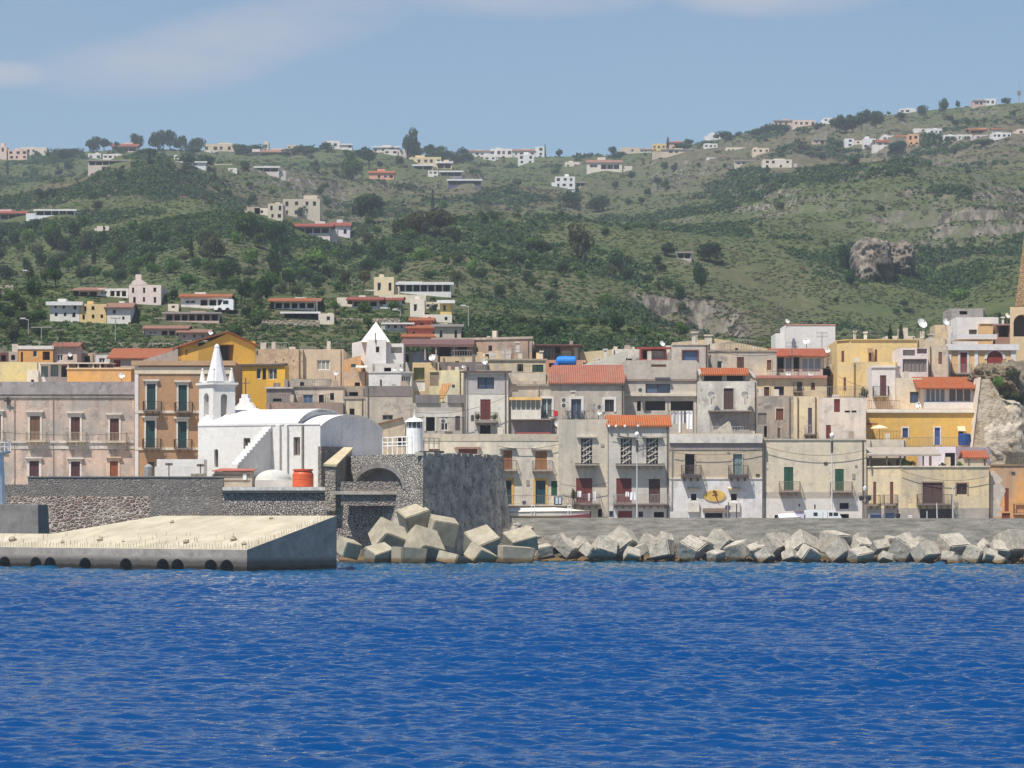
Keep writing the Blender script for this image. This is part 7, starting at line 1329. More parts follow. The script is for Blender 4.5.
for a in ((632, 339, 349, 410, 'cross-shaped aerial on the white stepped house'), (454, 340, 358, 411, 'tall aerial before the dark loggia'), (497, 352, 362, 400, 'aerial on the tan low house at its left end'), (505, 350, 360, 402, 'aerial behind the tan low house roof'), (513, 345, 360, 401, 'aerial before the lilac house'), (578, 345, 356, 418, 'aerial at the right end of the dark veranda'), (792, 342, 356, 384, 'palm-like aerial on the red-roofed veranda'), (822, 332, 352, 398, 'tall aerial right of the white box house'), (239, 371, 389, 392, 'wide aerial on the white parapet behind the belfry'), (338, 339, 349, 405, 'aerial on the tan white-windowed house'), (411, 405, 419, 370, 'aerial on the grey stepped-parapet house'), (594, 404, 419, 356, 'aerial at the left end of the orange tile roof house'), (636, 422, 434, 351, 'short aerial on the orange tile roof'), (950, 312, 326, 405, 'aerial left of the upper right white house'), (876, 331, 341, 392, 'aerial on the khaki block'), (560, 375, 386, 366, 'aerial on the wide red tile roof'), (58, 343, 352, 404, 'thin aerial on the pinkish red-roofed house'), (745, 325, 342, 396, 'aerial on the ochre ridge roof'), (855, 330, 341, 391, 'aerial at the left of the khaki block'), (696, 330, 342, 376, 'aerial beside the grey awning house chimney')):
    aerial(*a)
for px0, px1, y0, y1, D, lab in ((692, 697.5, 333, 344.5, 376, 'tall cream chimney on the grey awning house'), (705, 712, 336, 344, 392, 'squat tan chimney cluster on the ridge-roofed house'), (864, 867, 333, 341, 392, 'white chimney left on the khaki block'), (853.5, 856, 332, 341, 392, 'thin chimney right on the khaki block'), (929, 933, 335, 342, 400, 'brown chimney among the right-hand roofs'), (516, 519.5, 343, 352, 412, 'white chimney before the lilac house'), (571, 575, 392, 398, 366, 'stub chimney on the weathered red-roofed house'), (1002, 1004, 318, 325, 400, 'thin white chimney on the dark porch'), (540, 543, 352, 360, 400, 'small tan chimney on the green-shuttered house'), (604, 607, 350, 360, 402, 'white chimney on the gable-roofed white house')):
    m = MB(); a, b_ = X(px0, D), X(px1, D); m.box(a, b_, D, D + (b_ - a), Z(y1, D), Z(y0, D)); m.box(a - .1, b_ + .1, D - .1, D + (b_ - a) + .1, Z(y0, D) + .002, Z(y0, D) + .16); tag(m.build('chimney_stack', plaster((214, 200, 176) if 'white' not in lab else (228, 224, 214), .4), loc=(a, D, Z(y1, D))), lab, 'chimney')
# air-conditioning units on facades
for px, py, D, lab in ((564.5, 400, 366.6, 'air conditioner upper on the weathered wall beside the white-framed window'), (564.5, 405.5, 366.6, 'air conditioner lower on the weathered wall beside the white-framed window'), (525, 502.5, 351.8, 'air conditioner standing on the terrace beside the yellow-framed door'), (600, 407, 366.4, 'air conditioner below the right white-framed window'), (641, 390, 368.8, 'air conditioner left of the blue ribbon window'), (444, 421, 369.4, 'air conditioner between two windows of the grey stepped house')):
    t = thing('air_conditioner', lab, 'air conditioner', (X(px, D), D, Z(py + 2.5, D)), 'air conditioners on the facades'); m = MB(); m.box(X(px, D) - .42, X(px, D) + .42, D - .3, D, Z(py, D) - .28, Z(py, D) + .28); b_ = m.build('casing', paint((200, 196, 188), .5, .1), t, bevel=.02)
    m = MB(); m.tube((X(px, D) - .1, D - .301, Z(py, D)), (X(px, D) - .1, D - .315, Z(py, D)), .22, 14); m.build('fan_grille', paint((90, 88, 86)), b_)
m = MB(); D = 351.6; m.box(X(554, D), X(562, D), D - .8, D, Z(505, D), Z(496.5, D)); t = thing('cabinet', 'grey cabinet with two pale doors on the cream house terrace', 'cabinet', (X(558, D), D, Z(505, D))); m.build('body', paint((92, 96, 104)), t)
for a in (555.4, 558.6): m = MB(); m.box(X(a, D), X(a + 2.4, D), D - .85, D - .8, Z(504, D), Z(497.5, D)); m.build('door', paint((206, 214, 222)), t)
# terrace furniture on the right
m = MB(); D = 361.5; m.lathe(X(964.5, D), D, [(.6, Z(445.5, D)), (.75, Z(441, D)), (.7, Z(434.5, D)), (.5, Z(433.5, D))], 12); tag(m.build('water_butt', paint((44, 72, 124), .5), loc=(X(964.5, D), D, Z(445.5, D))), 'dark blue barrel at the right end of the yellow front terrace', 'barrel')
t = thing('railing', 'thin terrace railing before the yellow house blue windows', 'railing', (X(943, 362), 362, Z(447, 362))); rl = Face((X(903, 362), 362), (X(969, 362), 362)); railing_mb(rl, 0, rl.L, Z(447, 362), 1.05, 0, .01, .2, sides=False).build('rails', paint((120, 130, 128)), t)
t = thing('railing', 'dark thin railing along the low wall terrace under the khaki house', 'railing', (X(850, 376), 376, Z(398, 376))); rl = Face((X(838, 376), 376), (X(873, 376), 376)); railing_mb(rl, 0, rl.L, Z(397.5, 376), 1.0, 0, .01, .25, sides=False).build('rails', paint((96, 96, 92)), t)
t = thing('railing', 'iron terrace railing beside the cream dark-screened house', 'railing', (X(880, 371), 371, Z(409, 371))); rl = Face((X(868, 371), 371), (X(900, 371), 371)); railing_mb(rl, 0, rl.L, Z(409.5, 371), 1.05, 0, .01, .2, sides=False).build('rails', paint((110, 92, 84)), t)

for k, (x0, y0, x1, y1, D, sag, lab) in enumerate(((497, 446, 566, 442, 353.2, .5, 'dark cable sagging along the top of the long cream house'), (560, 484, 610, 482, 352.2, .35, 'dark cable across the taller cream house above its lower balcony'), (610, 434, 669, 437, 351.7, .3, 'thin cable under the eave of the orange-roofed house'), (763, 446, 866, 450, 351.9, .8, 'long thin cable across the tall blank cream house'), (672, 452, 762, 448, 351.3, .5, 'thin cable above the iron balconies of the sign house'), (415, 412, 508, 396, 366.5, .8, 'cable slanting from the grey three-windowed house up to the tall grey one'), (838, 376, 900, 384, 378, .9, 'cable sagging between khaki block and white house front'), (700, 346, 776, 354, 378, .6, 'cable over the stained tan house top'), (0, 432, 134, 433, 376.6, .3, 'long cable strung along the pink palazzo above its string course'), (900, 470, 988, 476, 350, .8, 'cable sagging across the ochre corner house'))):
    m = MB(); P0, P1 = Vector((X(x0, D), D - .05, Z(y0, D))), Vector((X(x1, D), D - .05, Z(y1, D)))
    pts = [P0.lerp(P1, i / 12) - Vector((0, 0, sag * (1 - (i / 6 - 1) ** 2))) for i in range(13)]
    for i in range(12): m.tube(pts[i], pts[i + 1], .028, 4)
    tag(m.build('cable', paint((58, 54, 52)), loc=tuple(P0)), lab, 'cable')
# ------------------------------------------------------------------ foliage
def leaf_mat(key, base, alt):
    m, nt, b = nmat(key); nt.nodes.remove(b); out = nt.nodes['Material Output']
    g = N(nt, 'ShaderNodeNewGeometry'); oi = N(nt, 'ShaderNodeObjectInfo'); n1 = noise(nt, pos(nt), .12, 3)
    col = mixc(nt, ramp(nt, g.outputs['Random Per Island'], 0, 1), base, alt); col = mixc(nt, ramp(nt, oi.outputs['Random'], 0, 1, .0, .6), col, (alt[0] * .8, alt[1] * 1.15, alt[2] * .8, 1))
    col = mixc(nt, ramp(nt, n1, .35, .7, 0, .6), col, dim(base, .75))
    d = N(nt, 'ShaderNodeBsdfDiffuse'); tr = N(nt, 'ShaderNodeBsdfTranslucent'); nt.links.new(col, d.inputs[0]); nt.links.new(col, tr.inputs[0])
    mx = N(nt, 'ShaderNodeMixShader'); mx.inputs[0].default_value = .22; nt.links.new(d.outputs[0], mx.inputs[1]); nt.links.new(tr.outputs[0], mx.inputs[2]); nt.links.new(mx.outputs[0], out.inputs[0]); return m
KIND = {'pine': leaf_mat('pine_leaves', (.030, .056, .027, 1), (.055, .088, .04, 1)), 'broad': leaf_mat('broad_leaves', (.055, .10, .028, 1), (.10, .16, .045, 1)), 'olive': leaf_mat('olive_leaves', (.07, .085, .042, 1), (.11, .12, .065, 1)),
        'cypress': leaf_mat('cypress_leaves', (.018, .04, .018, 1), (.035, .06, .028, 1)), 'bright': leaf_mat('bright_leaves', (.10, .17, .035, 1), (.15, .23, .06, 1)), 'violet': leaf_mat('violet_leaves', (.07, .02, .09, 1), (.13, .05, .16, 1)), 'brown': leaf_mat('brown_leaves', (.075, .068, .035, 1), (.11, .095, .05, 1))}
BARK = paint((92, 74, 58), .9)
def leaves(rng, lobes, n, size):
    "n leaf-clump triangles spread through overlapping lobes (cx,cy,cz,rx,ry,rz)"
    L = np.array(lobes); wts = L[:, 3] * L[:, 4] * L[:, 5]; k = rng.choice(len(L), n, p=wts / wts.sum()); c = L[k]
    d = rng.normal(size=(n, 3)); d /= np.linalg.norm(d, axis=1)[:, None]; r = rng.uniform(.45, 1.06, n) ** .6
    p = c[:, :3] + d * r[:, None] * c[:, 3:]
    nn = d + rng.normal(size=(n, 3)) * .55; nn /= np.linalg.norm(nn, axis=1)[:, None]
    a = np.cross(nn, rng.normal(size=(n, 3))); a /= np.linalg.norm(a, axis=1)[:, None]; b = np.cross(nn, a)
    s = (size * rng.uniform(.6, 1.5, n))[:, None]
    v = np.stack([p + a * s, p - a * s * .6 + b * s * .8, p - a * s * .5 - b * s * .9], 1).reshape(-1, 3)
    return v
def crown_variant(kind, seed):
    rng = np.random.default_rng(seed); lobes = []
    if kind == 'round':
        for i in range(9): a = rng.uniform(0, 6.28); r = rng.uniform(.1, .5); lobes.append((r * math.cos(a), r * math.sin(a), rng.uniform(.24, .78), rng.uniform(.25, .42), rng.uniform(.25, .42), rng.uniform(.17, .27)))
        n, s = 1100, .055
    elif kind == 'flat':
        for i in range(11): a = rng.uniform(0, 6.28); r = rng.uniform(.1, .62); lobes.append((r * math.cos(a), r * math.sin(a), rng.uniform(.5, .86), rng.uniform(.22, .36), rng.uniform(.22, .36), rng.uniform(.1, .17)))
        n, s = 950, .05
    elif kind == 'tall':
        for i in range(8): z = .12 + .8 * i / 7; lobes.append((rng.uniform(-.1, .1), rng.uniform(-.1, .1), z, .5 * (1 - .75 * z) + .12, .5 * (1 - .75 * z) + .12, .14))
        n, s = 700, .06
    else:                                           # low spreading bush
        for i in range(9): a = rng.uniform(0, 6.28); r = rng.uniform(.1, .65); lobes.append((r * math.cos(a), r * math.sin(a), rng.uniform(.2, .6), rng.uniform(.2, .4), rng.uniform(.2, .4), rng.uniform(.2, .34)))
        n, s = 850, .06
    return leaves(rng, lobes, n, s), lobes
TREE_MESH = {}
def tree_meshes(shape, kind, var):
    key = (shape, kind, var)
    if key in TREE_MESH: return TREE_MESH[key]
    v, lobes = crown_variant(shape, 100 + var * 7 + len(shape)); q = np.arange(len(v)).reshape(-1, 3)
    o = np_mesh('crown', v, q, KIND[kind]); me = o.data; bpy.data.objects.remove(o)
    m = MB(); m.tube((0, 0, -.08), (0, 0, .5), .05, 7, .03)
    for l in lobes[:5]: m.tube((0, 0, .3), (l[0], l[1], l[2]), .025, 5, .008)
    o = m.build('trunk', BARK); me2 = o.data; bpy.data.objects.remove(o)
    TREE_MESH[key] = (me, me2); return me, me2
TREES = []
def tree(px, py, w, hgt, shape, kind, label, group=None, at=None, cat='tree', name=None, rot=None):
    x, y, z = at if at else on_hill(px, py)
    s = y / F; r = thing(name or {'tall': 'cypress_tree', 'flat': 'pine_tree', 'round': 'leafy_tree', 'bush': 'bush'}[shape], label, cat, (x, y, z), group)
    me, me2 = tree_meshes(shape, kind, random.randrange(4))
    r.scale = (w * s / 1.65, w * s / 1.65, hgt * s / .98); r.rotation_euler[2] = random.uniform(0, 6.28) if rot is None else rot
    for nm, d in (('crown', me), ('trunk', me2)):
        o = bpy.data.objects.new(nm, d); COL.objects.link(o); o.parent = r
    TREES.append((px, py, w, hgt, y)); return r

# ------------------------------------------------------------------ houses on the hillside
HH = []; HR = random.Random(31)
RED = (190, 96, 78); ORG = (206, 116, 72); WHT = (236, 234, 228); GRY = (150, 144, 138)
def hill_house(px0, px1, yt, yb, wall, roof, style, label, short=None, dep=8, sink=3):
    px = (px0 + px1) / 2; x, D, z = on_hill(px, yb); dy = max(0, HY - (z - CH) * F / D - yb); yt += dy; yb += dy; D -= 1.0
    gz = min(float(ground_z(X(px0, D), D)), float(ground_z(X(px1, D), D)))
    zb = Z(yb, D); W = px1 - px0; H = yb - yt; wins = []; dk = (60, 52, 50)
    yt0 = yt; kw = {}
    if roof in ('red', 'orange', 'pink'):
        rh = max(1.6, H * .26); yt = yt + rh
        kw['roof'] = dict(ridge=yt0, rgb={'red': RED, 'orange': ORG, 'pink': (196, 140, 120)}[roof], run=3.2, over=.9 if style == 'v' else .4, eave=yt, gable=max(.5, rh * D / F))
    elif roof == 'white': kw['cap'] = (max(1.2, H * .2), .5, WHT)
    elif roof == 'grey': kw['cap'] = (max(.8, H * .12), .4, GRY)
    HT = yb - yt
    if style == 'v':
        n = max(2, int(W / 7)); pp = [px0 + 1 + (W - 2) * i / n for i in range(1, n)]
        wins = [(px0 + 1.2, yt + HT * .18, px1 - 1.2, yb - HT * .25, 'l', dk, dict(posts=pp, prgb=wall, depth=1.8))]
    elif style.startswith('w'):
        n = int(style[1:]); 
        for i in range(n):
            c = px0 + W * (i + .5 + HR.uniform(-.14, .14)) / n; hw = min(1.6, W / n * .28) * HR.uniform(.7, 1.15)
            if HR.random() < .16: continue
            wins.append((c - hw, yt + HT * .3, c + hw, yt + HT * .72, 'd' if i % 2 else 'g', (70, 60, 58) if i % 2 else None, dict(depth=.4)))
    elif style.startswith('t'):
        n = int(style[1:])
        for j in (0, 1):
            for i in range(n):
                c = px0 + W * (i + .5 + HR.uniform(-.12, .12)) / n; hw = min(1.5, W / n * .26) * HR.uniform(.7, 1.1); y0 = yt + HT * (.13 + .47 * j)
                if HR.random() < .18: continue
                wins.append((c - hw, y0, c + hw, y0 + HT * HR.uniform(.2, .3), 'd', (64, 56, 54), dict(depth=.4)))
    elif style == 'm':
        wins = [(px0 + W * .08, yt + HT * .25, px0 + W * .3, yt + HT * .6, 'g'), (px0 + W * .4, yt + HT * .22, px0 + W * .92, yb - HT * .22, 'l', dk, dict(posts=[px0 + W * .57, px0 + W * .75], prgb=wall, depth=1.6))]
    h = building(label, [(px0, D), (px1, D)], yt, wall, wins, depth=dep, wear=.16, base=min(gz, zb) - sink, name='hillside_house', cat='house', group='houses on the hillside', **kw)
    if W > 11:
        a = HR.uniform(.1, .55); b_ = a + HR.uniform(.2, .4); m = MB(); q = HR.uniform(.12, .3) * H
        m.box(X(px0 + W * a, D), X(px0 + W * b_, D), D + 3.4, D + 6.5, h.z1 - .3, Z(yt0 - q, D)); m.build('roof_room', h.wm, h.root)
    if HR.random() < .5 and W > 9:
        e = HR.choice((-1, 1)); m = MB(); a = px0 if e < 0 else px1; a, b_ = sorted((a, a + e * W * HR.uniform(.15, .3))); m.box(X(a, D), X(b_, D), D + .8, D + 5, h.z0, Z(yb - H * HR.uniform(.4, .65), D)); m.build('annex', plaster(tuple(int(v * .93) for v in wall), .25), h.root)
    HH.append((px0, px1, yt0, yb, short or label, D)); return h
W1 = (226, 220, 208); W2 = (214, 200, 178); PK = (218, 190, 172); BG = (196, 176, 148); YL = (212, 184, 124)
h = hill_house(129, 161, 285, 305, (232, 214, 200), None, 't3', 'white villa with curved domed gable on the left wooded slope', 'the domed-gable villa')
f_ = h.faces[0]; m = MB(); s0, s1 = f_.s_at(129.3), f_.s_at(147.5); c = (s0 + s1) / 2; r = (s1 - s0) / 2; zt_ = h.z1; DD_ = h.pts[0][1]
pts = [(s0, zt_)] + [(c - r * .75 * math.cos(math.pi * i / 10), zt_ + 1.0 * 1.3 * DD_ / F + 5.5 * DD_ / F * .8 * math.sin(math.pi * i / 10)) for i in range(11)] + [(s1, zt_)]
m.add([f_.pt(s, z, .02) for s, z in pts] + [f_.pt(s, z, -.5) for s, z in pts], [tuple(range(13)), tuple(range(25, 12, -1))] + [(i, (i + 1) % 13, 13 + (i + 1) % 13, 13 + i) for i in range(13)]); m.build('curved_gable', h.wm, h.root)
m = MB(); m.fbox(f_, c - .4, c + .4, pts[5][1], pts[5][1] + .7, -.5, 0); m.build('chimney', h.wm, h.root)
for a in [
 (98, 128.5, 288.5, 298.5, W1, None, 'm', 'low white arcade wing left of the domed-gable villa', 'the arcade wing'), (79, 98, 288, 297.5, W2, 'pink', 'v', 'low pink-tiled porch house at the left end of the arcade wing', 'the pink-tiled porch'),
 (50, 79.5, 302, 319.5, W1, 'white', 't3', 'white two-storey villa left of the yellow one on the slope', 'the white two-storey villa'), (79.8, 106.5, 304, 321.5, YL, None, 't3', 'pale yellow villa with red shutters between two white ones', 'the pale yellow villa'), (107, 130.5, 302.5, 322.5, W1, 'pink', 't2', 'white villa with arch and red balconies right of the yellow one', 'the arched white villa'),
 (181, 229, 293.5, 308, W1, 'orange', 'm', 'white villa with orange veranda roof beside the parked white van', 'the orange-veranda villa'), (168, 178.5, 304, 309.5, W2, None, 'w1', 'small beige outbuilding left of the orange-veranda villa', 'the beige outbuilding'),
 (165, 219, 312.5, 323.5, (190, 164, 150), 'grey', 'v', 'long low flat-roofed villa with columned dark porch', 'the columned porch villa'), (145, 186, 326, 337.5, (222, 190, 178), 'pink', 'm', 'pink bungalow with tile roof below the columned porch villa', 'the pink bungalow'), (178.5, 208, 330.5, 339.5, (200, 166, 148), 'pink', 'w3', 'low tile-roofed house right of the pink bungalow', 'the low tile-roofed house'),
 (274, 315, 298, 310.5, W1, 'orange', 'v', 'white villa with orange roof above the dark blue terrace cover', 'the orange-roofed villa'), (284, 317, 312, 320.5, (58, 60, 84), 'white', 'v', 'dark blue covered terrace below the orange-roofed villa', 'the dark blue terrace'), (318.5, 334, 313.5, 323, W2, None, 'w1', 'small cream garage with reddish door right of the blue terrace', 'the cream garage'),
 (337, 352, 297.5, 306.5, W2, None, 'w2', 'cream block at the left end of the long red-roofed row', 'the cream block'), (352.3, 378, 297, 308.5, W1, 'red', 'v', 'white row house with red tile roof and porch, left half', 'the red-roofed row'), (378.3, 401, 297.5, 309, W1, 'red', 'w3', 'white row house with red tile roof and windows, right half', 'the right red-roofed row'),
 (382, 451, 282.5, 294.5, (230, 226, 216), 'white', 'v', 'long white modern villa with bright roof edge above the red-roofed row', 'the long white villa'), (374, 394, 277, 296, (214, 196, 160), None, 'w2', 'beige tower block at the left end of the long white villa', 'the beige tower block'), (379, 426, 295, 302, (226, 212, 182), None, 'w3', 'cream retaining house front under the long white villa', 'the cream retaining front'),
 (440.5, 451.5, 300.5, 315, (220, 190, 110), 'white', 'w1', 'small yellow house right of the purple bougainvillea', 'the small yellow house'), (425, 440, 302, 309, (218, 200, 168), None, 'w2', 'low cream house behind the purple bougainvillea', 'the low cream house'), (410, 424.5, 299, 316, (230, 220, 200), None, 'w1', 'cream wall house left of the purple bougainvillea', 'the cream wall house'),
 (411, 432, 318.5, 328, (196, 120, 104), 'orange', 'w3', 'top storey block of the red tiered house under the orange roof', 'the red tiered house'), (408, 438.5, 326, 336, (200, 130, 112), 'orange', 'w3', 'middle block of the red tiered house with long balcony roof', 'the red tiered middle'), (403.5, 433, 335, 344, (186, 110, 96), 'orange', 'w4', 'lowest block of the red tiered house behind the brown roof', 'the red tiered base'),
 (385, 411, 323, 330, (190, 186, 176), 'white', 'w4', 'flat pale garage row right of the pyramid roof', 'the garage row'), (434.5, 461, 324.5, 343, (186, 174, 152), 'grey', 'w2', 'grey stone house with slab roof right of the red tiered house', 'the grey slab-roofed house'), (423, 452, 314.5, 322.5, (214, 206, 188), None, 'w2', 'pale concrete house above the grey slab-roofed house', 'the pale concrete house'),
 (283, 320, 199, 218, (186, 174, 152), None, 't4', 'big beige half-ruined block house with empty windows', 'the big beige ruin'), (268, 283, 203.5, 221, (192, 182, 160), None, 't2', 'stepped lower block at the left of the big beige ruin', 'the lower ruin block'), (254.5, 267.8, 208, 215.5, (216, 204, 184), None, 'w1', 'low white shed left of the big beige ruin', 'the white shed'), (296, 330, 222.5, 235, (214, 200, 190), 'red', 'v', 'long red-roofed house with porch below the beige ruin', 'the long red-roofed house'), (330.3, 350, 222, 237, (206, 198, 200), 'red', 'w2', 'taller red-roofed end house with violet windows', 'the red-roofed end house'),
 (253, 292, 149.5, 158.5, (206, 178, 162), 'pink', 'v', 'long pinkish flat house with two rows below the left ridge', 'the long pinkish house'), (255, 279, 166.5, 173.5, (198, 188, 176), 'white', 'v', 'small house with white roof edge under the long pinkish house', 'the small white-edged house'), (324, 340, 141, 148.5, W1, None, 'w2', 'white cubic villa on the ridge at left of two', 'the cubic ridge villa'), (340.3, 352, 143.5, 149, W1, 'white', 'w2', 'white low ridge villa at right of the cubic one', 'the low ridge villa'), (264, 268.5, 140, 149, W2, None, 'w1', 'narrow pale tower house on the ridge left of centre', 'the narrow tower house'), (287, 297, 145, 149.8, BG, None, 'w2', 'small beige ridge house right of the narrow tower', 'the small beige ridge house'),
 (-6, 6.5, 146, 161, PK, None, 't2', 'tall pinkish house at the far left end of the ridge', 'the far left ridge house'), (8, 27, 150, 160, (212, 178, 158), None, 't3', 'salmon house block second from left on the ridge', 'the salmon ridge block'), (20.5, 46.5, 145.5, 152.5, W2, None, 'w5', 'pale long house behind the salmon ridge block', 'the pale ridge house'),
 (112, 137, 143.5, 153, (222, 196, 176), 'red', 'v', 'red-roofed house on the ridge below the tall pines', 'the red-roofed ridge house'), (88, 101, 153.5, 160, W1, None, 'w2', 'small white house below the red-roofed ridge house', 'the small white house'), (103, 122, 154, 159.5, W1, None, 'w4', 'low white house with window row right of the small white one', 'the low window-row house'), (88, 130, 160, 167, (190, 176, 160), 'grey', 'v', 'long grey-roofed house below the two small white ones', 'the long grey-roofed house'),
 (204, 239, 144, 152.5, (196, 180, 150), None, 'w5', 'wide beige old house on the ridge right of the pines', 'the wide beige ridge house'), (174, 179, 155, 160, W1, None, 'w1', 'tiny white house left among the shrubs under the pines', 'the tiny left white house'), (205.5, 211, 150.5, 156, W1, None, 'w1', 'tiny white house right under the wide beige ridge house', 'the tiny right white house'), (177, 206, 161.5, 166.5, (206, 204, 200), 'white', 'w4', 'low greenhouse-like white row on the left upper slope', 'the low white row'), (228, 237, 168, 172.5, W1, None, 'w1', 'tiny white hut on the terrace below the wide beige house', 'the tiny white hut'), (252.3, 260, 149, 158, W1, None, 'w1', 'white corner house at the left end of the long pinkish house', 'the white corner house'), (212, 232, 164, 168, (206, 190, 168), None, 'w3', 'low tan terrace hut row left of the tiny white hut', 'the tan hut row'),
 (-8, 24.5, 210.5, 221, (206, 176, 168), 'red', 'v', 'red-roofed house at the left edge above the woods', 'the left edge red roof'), (35.5, 75, 209.5, 217, (226, 226, 224), 'white', 'v', 'long white-roofed house above the left woods', 'the white-roofed wood house'), (97, 109, 226, 230.5, (210, 196, 178), None, 'w1', 'tiny pale hut among the left woods', 'the tiny wood hut'), (247, 260, 207, 214, (176, 160, 140), None, 'w1', 'brown stone hut on the slope left of the white shed', 'the brown hut'),
 (373, 400, 142.5, 149, (204, 190, 178), 'white', 'w4', 'low ridge villa left of the big ridge tree', 'the ridge villa'), (384, 397.5, 149.5, 155, (214, 202, 186), None, 'w2', 'cream front below the low ridge villa', 'the cream ridge front'), (369, 394, 170.5, 180, (214, 152, 124), 'orange', 'w4', 'salmon orange house on the bare slope', 'the salmon house'),
 (409, 441, 157, 165, (212, 194, 146), None, 'w5', 'yellowish cream long house in the clustered villas', 'the yellowish cluster house'), (431, 444, 150.5, 157.5, (190, 180, 150), 'white', 'w2', 'flat white-topped pavilion above the clustered villas', 'the pavilion'), (413, 433, 164.5, 172, (206, 196, 184), 'white', 'v', 'white-topped house lower left in the clustered villas', 'the lower left cluster house'), (436.5, 452, 161.5, 170.5, (206, 178, 136), 'white', 'v', 'ochre house with white roof in the clustered villas', 'the ochre cluster house'), (428, 438, 170.5, 179, W1, None, 't2', 'white narrow house lowest left in the clustered villas', 'the narrow cluster house'), (440, 462, 170.8, 178, (150, 136, 140), 'white', 'v', 'dark-windowed house with white roofs at the cluster right', 'the dark cluster house'), (448, 481, 179.2, 187, (86, 82, 104), 'white', 'v', 'long dark glazed house with white roof edge, lowest of the cluster', 'the long dark house'),
 (469, 490, 144.5, 151, W1, 'pink', 'w4', 'white ridge house with pink roof right of the domed shrub', 'the pink-roofed ridge house'), (490.3, 512, 147.5, 155.5, W1, None, 'w4', 'white ridge house second from left in the white row', 'the second white ridge house'), (513, 535, 146, 154, (222, 210, 194), 'pink', 'w4', 'cream ridge house under the brown mound', 'the cream ridge house'), (535.2, 544.5, 142.5, 153, WHT, None, 't1', 'tall white gable-end house beside a thin cypress', 'the tall white ridge house'), (518, 534, 154.5, 165, WHT, None, 't2', 'white house stepping down below the white ridge row', 'the stepping-down house'), (483.5, 496, 156, 160.5, W1, None, 'w2', 'small white house below the second white ridge house', 'the small lower white house'),
 (587, 622, 159.5, 171, (224, 212, 190), 'pink', 'm', 'white and beige villa with balcony on the right-centre slope', 'the beige balcony villa'), (565, 580, 162, 170.5, W2, None, 'w2', 'pale small house left of the beige balcony villa', 'the pale small house'), (555, 575, 176.5, 188.5, WHT, None, 't3', 'bright white house with stepped roof on the centre slope', 'the bright white house'), (575.3, 586, 182, 188, (196, 176, 152), 'grey', 'v', 'tan annex right of the bright white house', 'the tan annex'), (677, 691.5, 252, 260.5, (170, 164, 152), 'grey', 'v', 'small grey flat hut alone on the lower green slope', 'the lone grey hut'),
 (621, 640, 146.5, 152.5, BG, None, 'w4', 'tan house at the left end of the central ridge row', 'the tan ridge row'), (640.3, 652, 147, 151.5, W1, 'pink', 'w3', 'white pink-roofed house in the central ridge row', 'the white ridge row house'), (652.3, 666, 143.5, 150, YL, None, 'w3', 'yellowish house in the central ridge row', 'the yellowish ridge house'), (669, 684, 140, 146, (206, 160, 140), 'red', 'w3', 'red-roofed house beside dark ridge bushes', 'the red ridge house'), (661, 694, 149, 154.5, (196, 178, 150), 'grey', 'w5', 'long tan house below the red-roofed ridge house', 'the long tan house'), (704, 717.5, 143.5, 148.5, W1, None, 'w3', 'small white house left of the white ridge-step house', 'the small white step house'), (708.5, 721, 132, 138.5, WHT, None, 'w2', 'white house standing out on the step of the right ridge', 'the white ridge-step house'),
 (726, 751, 147.5, 153, (220, 210, 180), None, 'w5', 'long cream house on the right upper slope', 'the long cream house'), (753, 769, 148, 153.5, (206, 190, 160), None, 'w3', 'tan house right of the long cream house', 'the tan slope house'), (735, 754, 160.5, 166, (190, 176, 158), 'grey', 'w3', 'grey-roofed low house on the terraces', 'the grey terrace house'), (763, 792, 159.5, 168.5, (206, 196, 176), None, 't4', 'beige two-storey house on the terraces', 'the beige terrace house'), (707, 716, 157.5, 160.5, WHT, None, 'w1', 'tiny white hut on the terraces left of the grey one', 'the tiny terrace hut'),
 (774, 793, 118.5, 126.5, (196, 166, 146), 'grey', 'w4', 'brownish house at the left of the long right ridge row', 'the brownish ridge house'), (793.3, 815, 120, 126.5, (212, 186, 166), None, 'w4', 'salmon cream house in the long right ridge row', 'the salmon ridge house'), (824, 838, 116.5, 121, WHT, None, 'w3', 'white house alone right of the salmon ridge row', 'the lone white ridge house'), (813, 826, 139, 145, (190, 160, 140), 'grey', 'w2', 'brown porch house left of the white hillside village', 'the brown porch house'),
 (845, 854, 138.5, 147.5, WHT, None, 't1', 'leftmost white house of the upper right village', 'the leftmost village house'), (854.3, 863, 140.5, 148, W2, None, 't1', 'cream house second from left of the upper right village', 'the cream village house'), (863.4, 876, 138.5, 149, WHT, None, 't2', 'white house with dark windows in the upper right village', 'the dark-windowed village house'), (876.3, 889, 139.5, 149.5, W1, 'red', 't2', 'white house with reddish roof in the upper right village', 'the reddish village house'), (882, 897, 135.5, 141.5, W1, None, 'w3', 'white house higher up in the upper right village', 'the higher village house'), (897.3, 908, 134.5, 143.5, (206, 172, 136), 'orange', 't2', 'orange-tan house in the middle of the upper right village', 'the orange-tan village house'), (908.3, 919, 134, 148, (206, 160, 120), None, 't2', 'tan ochre house at the end of the village row', 'the ochre village house'), (914, 926, 128.5, 136, (216, 206, 196), None, 't2', 'grey-white house with pillars above the village row', 'the pillared village house'), (926.3, 942, 128.5, 135.5, WHT, None, 'w4', 'white arched house right of the pillared one', 'the white arched house'), (907, 918, 144.5, 149.5, (196, 172, 150), None, 'w2', 'low tan house under the ochre village house', 'the low tan village house'),
